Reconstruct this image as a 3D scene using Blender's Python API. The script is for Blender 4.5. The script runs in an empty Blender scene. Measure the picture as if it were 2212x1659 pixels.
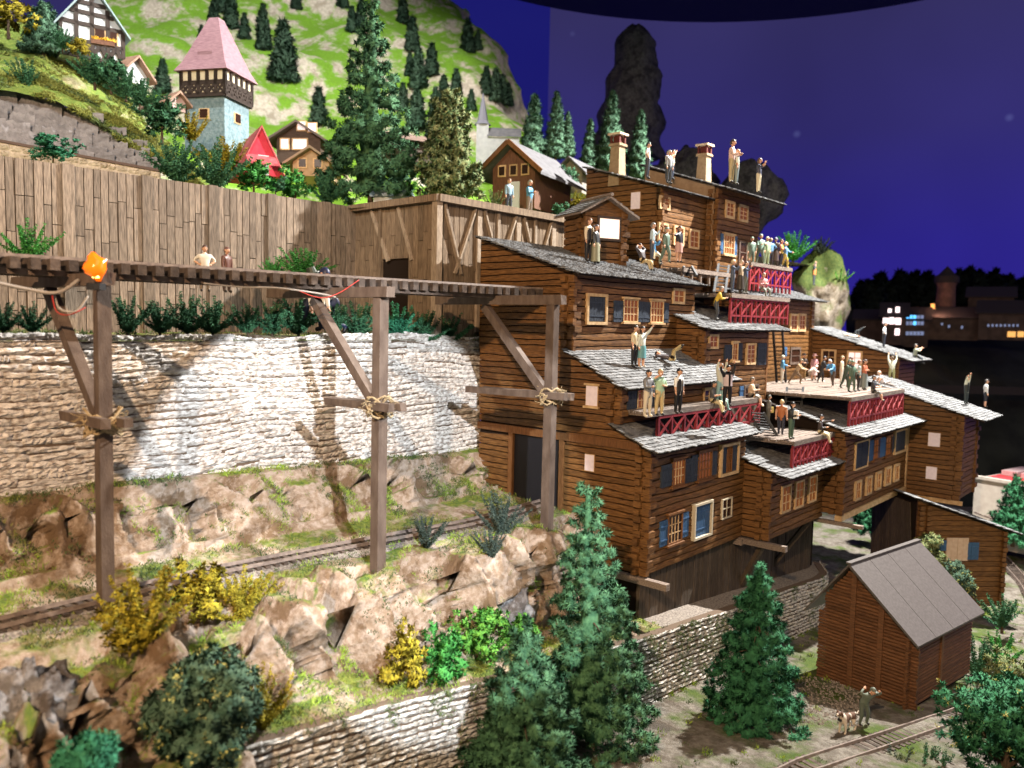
import bpy, math, random
from mathutils import Vector as V, Matrix, noise
RND = random.Random(7)
U = RND.uniform
C = bpy.context.scene.collection
SC = bpy.context.scene
# ---------------------------------------------------------------- camera
F_PX, CX, CY, CAM_H = 1728.0, 1106.0, 829.5, 20.0          # focal length and centre in a 2212 px wide reading of the frame
yaw, pit, rol = math.radians(41.7), math.radians(-4.4), math.radians(1.2)
FW = V((math.cos(yaw)*math.cos(pit), math.sin(yaw)*math.cos(pit), math.sin(pit)))
_rt = V((math.sin(yaw), -math.cos(yaw), 0)); _up = _rt.cross(FW)
RT = _rt*math.cos(rol) + _up*math.sin(rol); UP = _up*math.cos(rol) - _rt*math.sin(rol)
CAM = V((0, 0, CAM_H))
cam = bpy.data.cameras.new('camera'); camo = bpy.data.objects.new('camera', cam); C.objects.link(camo)
cam.sensor_width = 36; cam.lens = 36*F_PX/2212; cam.clip_start = .1; cam.clip_end = 600
camo.matrix_world = Matrix(((RT.x, UP.x, -FW.x, 0), (RT.y, UP.y, -FW.y, 0), (RT.z, UP.z, -FW.z, CAM_H), (0, 0, 0, 1)))
cam.dof.use_dof = True; cam.dof.focus_distance = 33; cam.dof.aperture_fstop = .23
SC.camera = camo
# ---------------------------------------------------------------- world, lamps, exposure
W = bpy.data.worlds.new('World'); SC.world = W; W.use_nodes = True
W.node_tree.nodes['Background'].inputs[0].default_value = (1, .93, .84, 1)
W.node_tree.nodes['Background'].inputs[1].default_value = .13
SC.view_settings.view_transform = 'Standard'; SC.view_settings.look = 'None'; SC.view_settings.exposure = 0.25; SC.view_settings.gamma = 1
def spot(name, loc, target, watts, col, cone, blend=.15, size=.5):
    l = bpy.data.lights.new(name, 'SPOT'); l.energy = watts; l.color = col; l.spot_size = math.radians(cone); l.spot_blend = blend; l.shadow_soft_size = size
    o = bpy.data.objects.new(name, l); C.objects.link(o); o.location = loc
    o.rotation_euler = (V(target)-V(loc)).to_track_quat('-Z', 'Y').to_euler(); return o
spot('warm_spotlight', (-14, -1, 36), (22, 22, 15), 70000, (1, .67, .40), 76, .3, .35)
spot('cool_spotlight', (7.2, -4, 27), (20, 26, 11), 64000, (.90, .95, 1), 31, .05, .22)
spot('village_spotlight', (60, 10, 52), (36, 16, 12), 330000, (1, .95, .88), 112, .3, .4)
spot('hill_spotlight', (22, 30, 66), (36, 68, 38), 400000, (1, .97, .9), 80, .5, 1.0)
spot('plateau_spotlight', (-8, 14, 46), (20, 41, 31), 38000, (1, .95, .86), 44, .3, .5)
SC.cycles.max_bounces = 6; SC.cycles.use_denoising = True
# ---------------------------------------------------------------- pixel rays on to real planes
def ray(x, y): return FW + RT*((x-CX)/F_PX) - UP*((y-CY)/F_PX)
def dep(x, y, d): return CAM + ray(x, y)*d
def onX(x, y, X): r = ray(x, y); return CAM + r*(X/r.x)
def onY(x, y, Y): r = ray(x, y); return CAM + r*(Y/r.y)
def onZ(x, y, Z): r = ray(x, y); return CAM + r*((Z-CAM_H)/r.z)
def onP(x, y, p, n): r = ray(x, y); return CAM + r*((p-CAM).dot(n)/r.dot(n))
def crop(x0, y0, s): return lambda x, y: ((x0+s*x)/1.8517, (y0+s*y)/1.8517)
cA = crop(2200, 1200, .4069); cB = crop(2500, 1700, .4069); cC = crop(3196, 1500, .4069); cD = crop(2732, 1024, .6175)
cE = crop(2200, 500, .4069); cG = crop(2732, 2048, .6175); cM = crop(1366, 2048, .6175); cP = crop(1900, 900, .4069)
cQ = crop(3000, 1300, .31645); cR = crop(2700, 900, .27125); cH = crop(3196, 1900, .4069); cN = crop(0, 0, .6175); cO = crop(1366, 0, .6175)
cS = crop(0, 2048, .6175); cT = crop(0, 1024, .6175); cU = crop(1366, 1024, .6175)
# ---------------------------------------------------------------- objects
def tag(o, label=None, cat=None, group=None, kind=None):
    if label: o['label'] = label
    if cat: o['category'] = cat
    if group: o['group'] = group
    if kind: o['kind'] = kind
    return o
def thing(name, label, cat, loc=(0, 0, 0), rz=0, group=None):
    o = bpy.data.objects.new(name, None); C.objects.link(o); o.empty_display_size = .2
    o.location = loc; o.rotation_euler = (0, 0, rz); return tag(o, label, cat, group)
def link(name, mesh, parent=None, loc=None, rot=None, scale=None, mat=None):
    o = bpy.data.objects.new(name, mesh); C.objects.link(o)
    if parent: o.parent = parent
    if loc is not None: o.location = loc
    if rot is not None: o.rotation_euler = rot
    if scale is not None: o.scale = scale
    if mat:
        o.material_slots[0].link = 'OBJECT'; o.material_slots[0].material = mat
    return o
class MB:
    def __init__(s, org=(0, 0, 0)): s.v = []; s.f = []; s.m = []; s.o = V(org)
    def add(s, vs, fs, mi=0):
        k = len(s.v); s.v += [tuple(V(v)-s.o) for v in vs]; s.f += [tuple(i+k for i in f) for f in fs]; s.m += [mi]*len(fs); return s
    def box(s, x0, x1, y0, y1, z0, z1, mi=0):
        return s.hexa([(x0, y0, z0), (x1, y0, z0), (x1, y1, z0), (x0, y1, z0), (x0, y0, z1), (x1, y0, z1), (x1, y1, z1), (x0, y1, z1)], mi)
    def hexa(s, p, mi=0):
        return s.add(p, [(3, 2, 1, 0), (4, 5, 6, 7), (0, 1, 5, 4), (1, 2, 6, 5), (2, 3, 7, 6), (3, 0, 4, 7)], mi)
    def bar(s, a, b, w, h, mi=0, up=(0, 0, 1), jit=0):
        a = V(a); b = V(b); d = (b-a).normalized(); u = V(up)
        if abs(d.dot(u)) > .97: u = V((0, 1, 0))
        r = d.cross(u).normalized()*w/2; t = r.cross(d).normalized()*h/2
        p = [a-r-t, b-r-t, b+r-t, a+r-t, a-r+t, b-r+t, b+r+t, a+r+t]
        if jit: p = [q+V((U(-jit, jit), U(-jit, jit), U(-jit, jit))) for q in p]
        return s.hexa(p, mi)
    def tube(s, pts, rad, n=6, mi=0):
        pts = [V(p) for p in pts]; k0 = len(s.v); vs = []; fs = []
        for i, p in enumerate(pts):
            d = (pts[min(i+1, len(pts)-1)]-pts[max(i-1, 0)]).normalized(); u = V((0, 0, 1)) if abs(d.z) < .9 else V((1, 0, 0))
            a = d.cross(u).normalized(); b = a.cross(d); r = rad[i] if isinstance(rad, (list, tuple)) else rad
            vs += [p+(a*math.cos(t)+b*math.sin(t))*r for t in (2*math.pi*j/n for j in range(n))]
        for i in range(len(pts)-1):
            for j in range(n): fs.append((i*n+j, i*n+(j+1) % n, (i+1)*n+(j+1) % n, (i+1)*n+j))
        fs.append(tuple(range(n-1, -1, -1))); fs.append(tuple(range((len(pts)-1)*n, len(pts)*n)))
        return s.add(vs, fs, mi)
    def mesh(s, name, mats, smooth=False):
        me = bpy.data.meshes.new(name); me.from_pydata(s.v, [], s.f)
        for m in (mats if isinstance(mats, (list, tuple)) else [mats]): me.materials.append(m)
        if any(s.m): me.polygons.foreach_set('material_index', s.m)
        if smooth: me.polygons.foreach_set('use_smooth', [True]*len(me.polygons))
        if getattr(s, 'nm', None):
            me.polygons.foreach_set('use_smooth', [True]*len(me.polygons)); me.normals_split_custom_set_from_vertices([s.nm.get(i, (0, 0, 0)) for i in range(len(me.vertices))])
        me.update(); return me
    def build(s, name, mats, parent=None, smooth=False, loc=None, kind=None):
        o = link(name, s.mesh(name, mats, smooth), parent, loc)
        if kind: o['kind'] = kind
        return o
# ---------------------------------------------------------------- materials
MATS = {}
def mat(name, c, c2=None, sc=3, st=(1, 1, 1), rough=.75, bump=0, bsc=25, rand=0, spec=.3, emit=None, est=0, det=5, lo=.35, hi=.65, c3=None, sc3=1):
    if name in MATS: return MATS[name]
    m = bpy.data.materials.new(name); MATS[name] = m; m.use_nodes = True; nt = m.node_tree; N = nt.nodes; Lk = nt.links
    b = N['Principled BSDF']; b.inputs['Roughness'].default_value = rough; b.inputs['Specular IOR Level'].default_value = spec
    geo = N.new('ShaderNodeNewGeometry'); mp = N.new('ShaderNodeMapping'); mp.inputs['Scale'].default_value = st; Lk.new(geo.outputs['Position'], mp.inputs[0])
    col = None
    if c2:
        nz = N.new('ShaderNodeTexNoise'); nz.inputs['Scale'].default_value = sc; nz.inputs['Detail'].default_value = det; Lk.new(mp.outputs[0], nz.inputs['Vector'])
        rp = N.new('ShaderNodeValToRGB'); rp.color_ramp.elements[0].position = lo; rp.color_ramp.elements[1].position = hi
        rp.color_ramp.elements[0].color = (*c, 1); rp.color_ramp.elements[1].color = (*c2, 1); Lk.new(nz.outputs[0], rp.inputs[0]); col = rp.outputs[0]
        if c3:
            n3 = N.new('ShaderNodeTexNoise'); n3.inputs['Scale'].default_value = sc3; n3.inputs['Detail'].default_value = 6; Lk.new(geo.outputs['Position'], n3.inputs['Vector'])
            r3 = N.new('ShaderNodeValToRGB'); r3.color_ramp.elements[0].position = .52; r3.color_ramp.elements[1].position = .6; Lk.new(n3.outputs[0], r3.inputs[0])
            mx = N.new('ShaderNodeMix'); mx.data_type = 'RGBA'; Lk.new(r3.outputs[0], mx.inputs[0]); Lk.new(col, mx.inputs[6]); mx.inputs[7].default_value = (*c3, 1); col = mx.outputs[2]
    if rand:
        oi = N.new('ShaderNodeObjectInfo'); mr = N.new('ShaderNodeMapRange'); mr.inputs[3].default_value = 1-rand; mr.inputs[4].default_value = 1+rand; Lk.new(oi.outputs['Random'], mr.inputs[0])
        hs = N.new('ShaderNodeHueSaturation'); Lk.new(mr.outputs[0], hs.inputs['Value'])
        if col: Lk.new(col, hs.inputs['Color'])
        else: hs.inputs['Color'].default_value = (*c, 1)
        col = hs.outputs[0]
    if col: Lk.new(col, b.inputs['Base Color'])
    else: b.inputs['Base Color'].default_value = (*c, 1)
    if bump:
        nb = N.new('ShaderNodeTexNoise'); nb.inputs['Scale'].default_value = bsc; nb.inputs['Detail'].default_value = 6; Lk.new(mp.outputs[0], nb.inputs['Vector'])
        bp = N.new('ShaderNodeBump'); bp.inputs['Strength'].default_value = bump; bp.inputs['Distance'].default_value = .05; Lk.new(nb.outputs[0], bp.inputs['Height']); Lk.new(bp.outputs[0], b.inputs['Normal'])
    if emit: b.inputs['Emission Color'].default_value = (*emit, 1); b.inputs['Emission Strength'].default_value = est
    return m
def rgb(r, g, b):  # sRGB 0-255 to linear
    return tuple(((x/255)/12.92 if x/255 < .04045 else ((x/255+.055)/1.055)**2.4) for x in (r, g, b))
M_LOG = mat('stained_log', (.084, .038, .0125), (.205, .098, .031), 2.5, (1, 1, 9), .55, .25, 9, .18, .3)
M_LOGD = mat('log_shadow_gap', (.012, .006, .003), rough=.9)
M_TRIM = mat('tan_trim', (.46, .30, .15), (.60, .43, .24), 4, (1, 1, 1), .7, .2, 20, .15)
M_FASC = mat('brown_post', (.13, .055, .018), (.19, .085, .03), 3, (6, 6, 1), .6, .3, 10, .15)
M_SHUT = mat('slate_blue_shutter', (.020, .028, .042), (.04, .055, .08), 5, (8, 8, 1), .6, .3, 10, .25)
M_BLUE = mat('blue_shutter', (.03, .085, .19), (.06, .14, .28), 5, (8, 8, 1), .6, .3, 10, .15)
M_PANE = mat('amber_pane', (.16, .055, .018), rough=.25, spec=.5, emit=(1, .30, .06), est=.07)
M_DARKP = mat('dark_pane', (.03, .012, .008), rough=.25, spec=.5)
M_PAPER = mat('white_window_paper', (.62, .52, .55), (.70, .60, .62), 6, rough=.8, emit=(1, .85, .85), est=.10)
M_GLOW = mat('glowing_window', (.8, .6, .5), rough=.6, emit=(1, .72, .58), est=1.15)
M_SHING = mat('stone_shingle', (.10, .105, .11), (.215, .22, .227), 5, (1, 1, 1), .8, .5, 18, .30)
M_DECK = mat('weathered_deck', (.13, .10, .085), (.25, .20, .165), 3, (1, 8, 8), .8, .4, 10, .22)
M_RED = mat('red_paint', (.19, .022, .028), (.27, .035, .04), 6, (1, 1, 1), .5, .15, 20, .12)
M_GREYW = mat('grey_brown_timber', (.085, .058, .044), (.135, .098, .076), 1.2, (3, 3, 1.2), .75, .35, 8, .10)
M_FENCE = mat('weathered_plank', (.125, .098, .076), (.26, .205, .158), 2.2, (9, 9, 1), .8, .5, 7, .25)
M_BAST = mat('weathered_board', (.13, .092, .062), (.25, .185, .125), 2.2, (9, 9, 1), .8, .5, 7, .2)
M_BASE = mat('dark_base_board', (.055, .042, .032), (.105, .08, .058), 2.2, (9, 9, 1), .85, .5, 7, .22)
M_IRON = mat('worn_rail', (.13, .10, .085), (.24, .19, .16), 6, rough=.35, spec=.8)
M_SLEEP = mat('sleeper_wood', (.045, .033, .027), (.10, .075, .06), 5, rough=.85, bump=.4, rand=.3)
M_BLK = mat('black_wood', (.018, .018, .02), rough=.6)
M_PIPE = mat('cable_white', (.30, .27, .24), rough=.5)
M_REDW = mat('cable_red', (.4, .04, .03), rough=.5)
M_ROPE = mat('straw_rope', (.26, .19, .105), (.38, .29, .17), 12, rough=.9)
M_STONE = mat('pale_wall_stone', (.29, .245, .21), (.64, .61, .58), 5, (1, 1, 1.8), .95, 1.0, 11, .10, lo=.36, hi=.56, det=8)
M_MORT = mat('earth_joint', (.12, .085, .06), rough=.95)
M_BLOCK = mat('grey_wall_block', (.20, .185, .16), (.52, .505, .475), 5, (1, 1, 1.5), .95, 1.0, 11, .14, lo=.36, hi=.56, det=8)
M_SLATE = mat('grey_embankment_stone', (.20, .195, .21), (.31, .30, .32), 3, (1, 1, 1), .9, .6, 10, .12)
M_COBB = mat('beige_parapet_stone', (.40, .33, .26), (.55, .47, .39), 4, (1, 1, 1), .9, .6, 12, .15)
def terrain_mat(name, rock, rock2, soil, green, green2, gthr, gsc=.6, flat=.55, crack=.5):
    m = bpy.data.materials.new(name); MATS[name] = m; m.use_nodes = True; nt = m.node_tree; N = nt.nodes; L = nt.links; b = N['Principled BSDF']; b.inputs['Roughness'].default_value = .95; b.inputs['Specular IOR Level'].default_value = .15
    g = N.new('ShaderNodeNewGeometry')
    def nz(s, d=6, r=.6):
        n = N.new('ShaderNodeTexNoise'); n.inputs['Scale'].default_value = s; n.inputs['Detail'].default_value = d; n.inputs['Roughness'].default_value = r; L.new(g.outputs['Position'], n.inputs['Vector']); return n.outputs[0]
    def ramp(x, a, c):
        r = N.new('ShaderNodeMapRange'); r.inputs[1].default_value = a; r.inputs[2].default_value = c; L.new(x, r.inputs[0]); return r.outputs[0]
    def mix(f, a, c):
        x = N.new('ShaderNodeMix'); x.data_type = 'RGBA'; L.new(f, x.inputs[0])
        for s, k in ((a, 6), (c, 7)):
            if isinstance(s, tuple): x.inputs[k].default_value = (*s, 1)
            else: L.new(s, x.inputs[k])
        return x.outputs[2]
    base = mix(ramp(nz(3.5), .40, .60), rock, rock2)
    base = mix(ramp(nz(.9, 8, .7), .50, .60), base, soil)
    grn = mix(ramp(nz(5), .4, .6), green, green2)
    sx = N.new('ShaderNodeSeparateXYZ'); L.new(g.outputs['Normal'], sx.inputs[0])
    a = N.new('ShaderNodeMath'); a.operation = 'MULTIPLY_ADD'; L.new(sx.outputs[2], a.inputs[0]); a.inputs[1].default_value = flat; L.new(nz(gsc, 8, .65), a.inputs[2])
    col = mix(ramp(a.outputs[0], gthr, gthr+.12), base, grn); L.new(col, b.inputs['Base Color'])
    bp = N.new('ShaderNodeBump'); bp.inputs['Strength'].default_value = 1.0; bp.inputs['Distance'].default_value = .16; L.new(nz(7, 10, .75), bp.inputs['Height']); L.new(bp.outputs[0], b.inputs['Normal'])
    return m
M_CLIFF = terrain_mat('beige_rock', (.36, .26, .18), (.56, .45, .37), (.21, .135, .08), (.25, .30, .055), (.12, .19, .045), .93, .7, .5)
M_GROUND = terrain_mat('dry_ground', (.17, .15, .125), (.27, .245, .21), (.12, .10, .08), (.10, .14, .035), (.07, .11, .03), .93, .35, .45)
M_BALLAST = mat('ballast_gravel', (.13, .11, .095), (.34, .30, .26), 14, (1, 1, 1), .95, 1.0, 22, det=8)
M_HILL = terrain_mat('green_mountain', (.50, .44, .36), (.66, .60, .52), (.40, .34, .27), (.20, .42, .035), (.17, .33, .035), .615, .5, .30)
M_SLOPE = terrain_mat('grassy_bank', (.34, .32, .18), (.44, .40, .26), (.25, .20, .11), (.26, .32, .07), (.15, .24, .05), .62, .5, .35)
M_DARKROCK = terrain_mat('dark_rock', (.07, .07, .09), (.12, .12, .14), (.04, .04, .055), (.015, .03, .015), (.02, .03, .02), .95, .3, .4)
def fbm(x, y, z, o=4): return noise.fractal(V((x, y, z)), 1.0, 2.1, o)
def fill_light(name, loc, target, watts, size):
    l = bpy.data.lights.new(name, 'AREA'); l.energy = watts; l.size = size; l.color = (1, .96, .9)
    o = bpy.data.objects.new(name, l); C.objects.link(o); o.location = loc; o.rotation_euler = (V(target)-V(loc)).to_track_quat('-Z', 'Y').to_euler()
fill_light('ceiling_room_light', (8, -14, 62), (32, 22, 8), 3400, 34)  # unseen soft fill added overhead to offset the sky's blue in the shade
fill_light('right_fill_light', (66, -26, 44), (52, 12, 10), 5500, 24)  # second unseen fill, added to brighten the shaded fronts at the right
# ================================================================= sky wall and ceiling
def sky_mat():
    m = bpy.data.materials.new('painted_night_sky'); m.use_nodes = True; nt = m.node_tree; N = nt.nodes; L = nt.links
    for n in list(N): N.remove(n)
    out = N.new('ShaderNodeOutputMaterial'); em = N.new('ShaderNodeEmission'); L.new(em.outputs[0], out.inputs[0])
    g = N.new('ShaderNodeNewGeometry'); s = N.new('ShaderNodeSeparateXYZ'); L.new(g.outputs['Position'], s.inputs[0])
    mr = N.new('ShaderNodeMapRange'); mr.inputs[1].default_value = 14; mr.inputs[2].default_value = 75; L.new(s.outputs[2], mr.inputs[0])
    r = N.new('ShaderNodeValToRGB'); L.new(mr.outputs[0], r.inputs[0]); cr = r.color_ramp
    cr.elements[0].color = (*rgb(43, 30, 142), 1); cr.elements[1].color = (*rgb(47, 43, 88), 1)
    e = cr.elements.new(.35); e.color = (*rgb(41, 34, 126), 1); e = cr.elements.new(.65); e.color = (*rgb(45, 40, 101), 1)
    nz = N.new('ShaderNodeTexNoise'); nz.inputs['Scale'].default_value = .03; L.new(g.outputs['Position'], nz.inputs['Vector'])
    m2 = N.new('ShaderNodeMapRange'); m2.inputs[1].default_value = .3; m2.inputs[2].default_value = .7; m2.inputs[3].default_value = .85; m2.inputs[4].default_value = 1.12; L.new(nz.outputs[0], m2.inputs[0])
    vo = N.new('ShaderNodeTexVoronoi'); vo.inputs['Scale'].default_value = .11; L.new(g.outputs['Position'], vo.inputs['Vector'])
    st = N.new('ShaderNodeMapRange'); st.inputs[1].default_value = .02; st.inputs[2].default_value = .085; st.inputs[3].default_value = .10; st.inputs[4].default_value = 0; L.new(vo.outputs['Distance'], st.inputs[0])
    mx = N.new('ShaderNodeMix'); mx.data_type = 'RGBA'; L.new(st.outputs[0], mx.inputs[0]); L.new(r.outputs[0], mx.inputs[6]); mx.inputs[7].default_value = (*rgb(150, 160, 230), 1)
    L.new(mx.outputs[2], em.inputs[0]); L.new(m2.outputs[0], em.inputs[1]); return m
SKY = sky_mat()
b = MB(); R0 = 150; n = 72
vs = []; fs = []
for i in range(n):
    a = math.radians(-60+200*i/(n-1))
    for z in (-30, 130): vs.append((R0*math.cos(a), R0*math.sin(a), z))
for i in range(n-1): fs.append((2*i, 2*i+2, 2*i+3, 2*i+1))
b.add(vs, fs); b.build('sky', SKY, kind='structure')
M_NAVY = mat('navy_backdrop', (.01, .01, .05), rough=.9, emit=rgb(20, 20, 96), est=1.0)
# the darker, nearer panel of the painted backdrop behind the hill (its straight right edge is the seam)
b = MB(); pA = onX(1180, 400, 96)
p0 = dep(1181, 330, 125); p1 = dep(560, 330, 128)
dr = V((p0.x-p1.x, p0.y-p1.y, 0)).normalized(); nn = V((-dr.y, dr.x, 0))
b.hexa([(p1.x, p1.y, 0), (p0.x, p0.y, 0), (p0.x+nn.x, p0.y+nn.y, 0), (p1.x+nn.x, p1.y+nn.y, 0), (p1.x, p1.y, 110), (p0.x, p0.y, 110), (p0.x+nn.x, p0.y+nn.y, 110), (p1.x+nn.x, p1.y+nn.y, 110)])
b.build('sky_panel', M_NAVY, kind='structure')
# dark round ceiling soffit above the landscape
cc = dep(1750, 37, 118); rad = 52; cen = V((cc.x, cc.y, cc.z)) - V((FW.x, FW.y, 0)).lerp(V((ray(1750, 37).x, ray(1750, 37).y, 0)).normalized(), 1)*rad
b = MB(); k = 96
b.add([(cen.x+rad*math.cos(2*math.pi*i/k), cen.y+rad*math.sin(2*math.pi*i/k), cen.z) for i in range(k)] + [(cen.x+rad*math.cos(2*math.pi*i/k), cen.y+rad*math.sin(2*math.pi*i/k), cen.z+1.5) for i in range(k)],
      [tuple(range(k-1, -1, -1)), tuple(range(k, 2*k))] + [(i, (i+1) % k, k+(i+1) % k, k+i) for i in range(k)])
b.build('ceiling', mat('dark_ceiling', (.012, .012, .06), rough=.95), kind='structure')

# ================================================================= terrain
def lerp(a, b, t): return a+(b-a)*t
def pl(pts, x):
    if x <= pts[0][0]: return pts[0][1]
    for (a, u), (b2, v) in zip(pts, pts[1:]):
        if x <= b2: return lerp(u, v, (x-a)/(b2-a))
    return pts[-1][1]
WT = [(4, 10.5), (8, 10.1), (10.5, 9.85), (14, 9.45), (19, 8.8), (25, 8.45), (34, 7.6), (42, 6.8), (47, 6.3)]     # top of the front stone wall
WY = [(4, 16.6), (14, 16.5), (19, 16.2), (25, 15.4), (34, 15.3), (42, 15.3), (44, 15.6), (47, 17.2)]               # and its line in Y
def ground_z(x, y): return 5.6-.1*(min(x, 60)-27) - .03*max(0, 10-y)*(1 if x > 20 else .2) + .12*fbm(x*.35, y*.35, 3)
def track_y(x): return pl([(0, 22.6), (6, 22.6), (11.5, 22.9), (17, 22.3), (22, 21.6), (27, 21.9)], x)
def crag(x, y, z, seed):
    """Broken faces: every rock cell has its own offset and tilt, with a dark cleft where two cells meet."""
    q = V((x*.72+.2*z+seed, y*.45, z*.17-.05*x)); q = q+V((.25*fbm(x*.9, z*.9, seed), .2*fbm(z, x, seed+3), .15*fbm(x+5, z, seed)))
    d, p = noise.voronoi(q); c = p[0]; h = noise.cell(c*7.3); t = noise.cell(c*3.1+V((9, 2, 4))); k = d[1]-d[0]
    return 1.5*(h-.35)+1.6*(t-.5)*(q.x-c.x)+.7*(h-.4)*(q.z-c.z)-(1.05*max(0, 1-k/.09) if h > .2 else 0)
def sweep(name, xs, prof, amp, m, seed=0, sub=.16):
    """A terrain sheet swept along X: prof(x) gives (Y, Z, roughness) points, filled in and displaced along the slope's normal."""
    rows = []
    for x in xs:
        P = prof(x); q = []
        for (a, b2) in zip(P, P[1:]):
            k = max(1, int(b2[3])) if len(b2) > 3 else 1
            for i in range(k): q.append([lerp(a[j], b2[j], i/k) for j in range(3)])
        q.append(list(P[-1][:3])); rows.append(q)
    vs = []; m_ = len(rows[0])
    for x, q in zip(xs, rows):
        for j, (y, z, r) in enumerate(q):
            a = q[max(0, j-1)]; c = q[min(m_-1, j+1)]; dy, dz = c[0]-a[0], c[1]-a[1]; l = math.hypot(dy, dz) or 1
            ny, nz_ = -dz/l, dy/l
            d = r*amp*(.40*fbm(x*.45+seed, y*.5, z*.5, 4) + .20*fbm(x*1.9, y*1.9+seed, z*1.9, 5)) + (r*amp*crag(x, y, z, seed) if r > .45 else 0)
            vs.append((x+.25*d, y+ny*d, z+nz_*d))
    fs = [(i*m_+j, (i+1)*m_+j, (i+1)*m_+j+1, i*m_+j+1) for i in range(len(xs)-1) for j in range(m_-1)]
    bb = MB(); bb.add(vs, fs); return bb.build(name, m, smooth=True, kind='structure')
def frange(a, b2, s): return [a+s*i for i in range(int((b2-a)/s)+1)]
def cliff_low(x):
    wy, wt = pl(WY, x), pl(WT, x); ty = track_y(x)
    foot = 17.9 if x > 8 else lerp(15.6, 17.9, max(0, (x-4)/4))
    fz = wt-.05 if x > 8 else lerp(9.0, wt-.05, max(0, (x-4)/4))
    return [(wy+.1 if x > 9.5 else wy-2.6, wt-3.4, .1 if x > 9.5 else .6), (wy+.1 if x > 9.5 else wy-.3, wt-.12, .1, 5), (foot, fz+.1, .25, 6), (foot+.25, fz+.5, .9, 5), (foot+1.05, lerp(fz, 11.75, .92), 1, 24), (ty-1.3, 11.85, .35, 10), (ty-.8, 11.98, .12, 3), (ty-.6, 11.98, .03, 2), (ty+.6, 11.98, .03, 3), (ty+1.0, 12.1, .2, 3)]
sweep('cliff_below_track', frange(3.4, 27.0, .11), cliff_low, .74, M_CLIFF, 5)
def cliff_up(x):
    ty = track_y(x); wz = pl([(0, 14.2), (10, 14.45), (26, 13.75)], x)
    return [(ty+.9, 12.05, .1), (24.55, 12.3, .3, 6), (25.25, wz-.35, 1, 22), (25.95, wz+.08, .4, 6), (26.3, wz+.2, .2, 4), (26.6, wz+.2, 0, 2)]
sweep('cliff_above_track', frange(2, 27.2, .11), cliff_up, .62, M_CLIFF, 31)
sweep('hill_bench', frange(0, 34, .4), lambda x: [(26.3, 19.15, 0), (27, 19.3, .4, 3), (33.4, 19.3, .4, 12)], .3, M_CLIFF, 9)
sweep('village_strip', frange(26.9, 47, .25), lambda x: [(pl(WY, x)+.1, pl(WT, x)-.1, .1), (16.6, pl(WT, x)-.1, .4, 5), (19, pl(WT, x)-.05, .3, 4)], .2, M_BALLAST, 2)
vs = []; xs = frange(4, 130, .9); ys = frange(-30, 70, .9)
for x in xs:
    for y in ys:
        if x < 45: yy = min(y, pl(WY, x)+.15)
        else: yy = y
        vs.append((x, yy, ground_z(x, yy) - (0 if x < 66 else (x-66)*.06)))
k = len(ys); b = MB(); b.add(vs, [(i*k+j, (i+1)*k+j, (i+1)*k+j+1, i*k+j+1) for i in range(len(xs)-1) for j in range(k-1)]); b.build('ground', M_GROUND, smooth=True, kind='structure')
def patch(name, rows, nu, nv, amp, m, seed=0, fr=.25, kind='structure', parent=None):
    """A sheet through a coarse grid of world points, refined and roughened."""
    R, K = len(rows), len(rows[0]); vs = []
    for i in range((R-1)*nv+1):
        for j in range((K-1)*nu+1):
            a, s = min(i//nv, R-2), 0; s = i/nv-a; c = min(j//nu, K-2); t = j/nu-c
            p = V(rows[a][c]).lerp(V(rows[a][c+1]), t).lerp(V(rows[a+1][c]).lerp(V(rows[a+1][c+1]), t), s)
            d = amp*fbm(p.x*fr+seed, p.y*fr, p.z*fr, 6)
            e = amp*.8*fbm(p.x*fr+seed+40, p.y*fr, p.z*fr, 5)
            vs.append((p.x+e, p.y-d, p.z+d*.5))
    w = (K-1)*nu+1; bb = MB(); bb.add(vs, [(i*w+j, i*w+j+1, (i+1)*w+j+1, (i+1)*w+j) for i in range((R-1)*nv) for j in range(w-1)])
    return bb.build(name, m, parent, smooth=True, kind=kind)
sweep('plateau', frange(-2, 70, .8), lambda x: [(33.1 if x < 25 else 27.2, 25.45, 0), (34.4, 25.5, .2, 6), (44, 25.9, .5, 12), (74, 28.5, .8, 20)], .4, M_SLOPE, 4)
# embankment of grey stones and the grassy bank at the upper left
bank = patch('grass_bank', [[dep(-120, 20, 52), dep(110, 60, 50), dep(240, 190, 50), dep(345, 300, 47), dep(450, 400, 43)],
                     [dep(-120, 110, 43), dep(100, 160, 43), dep(215, 235, 43), dep(320, 310, 42), dep(430, 405, 41)],
                     [dep(-120, 172, 39.5), dep(100, 215, 40), dep(220, 262, 40.4), dep(335, 338, 40.5), dep(430, 410, 40)]], 12, 10, .45, M_SLOPE, 3, .5)
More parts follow.
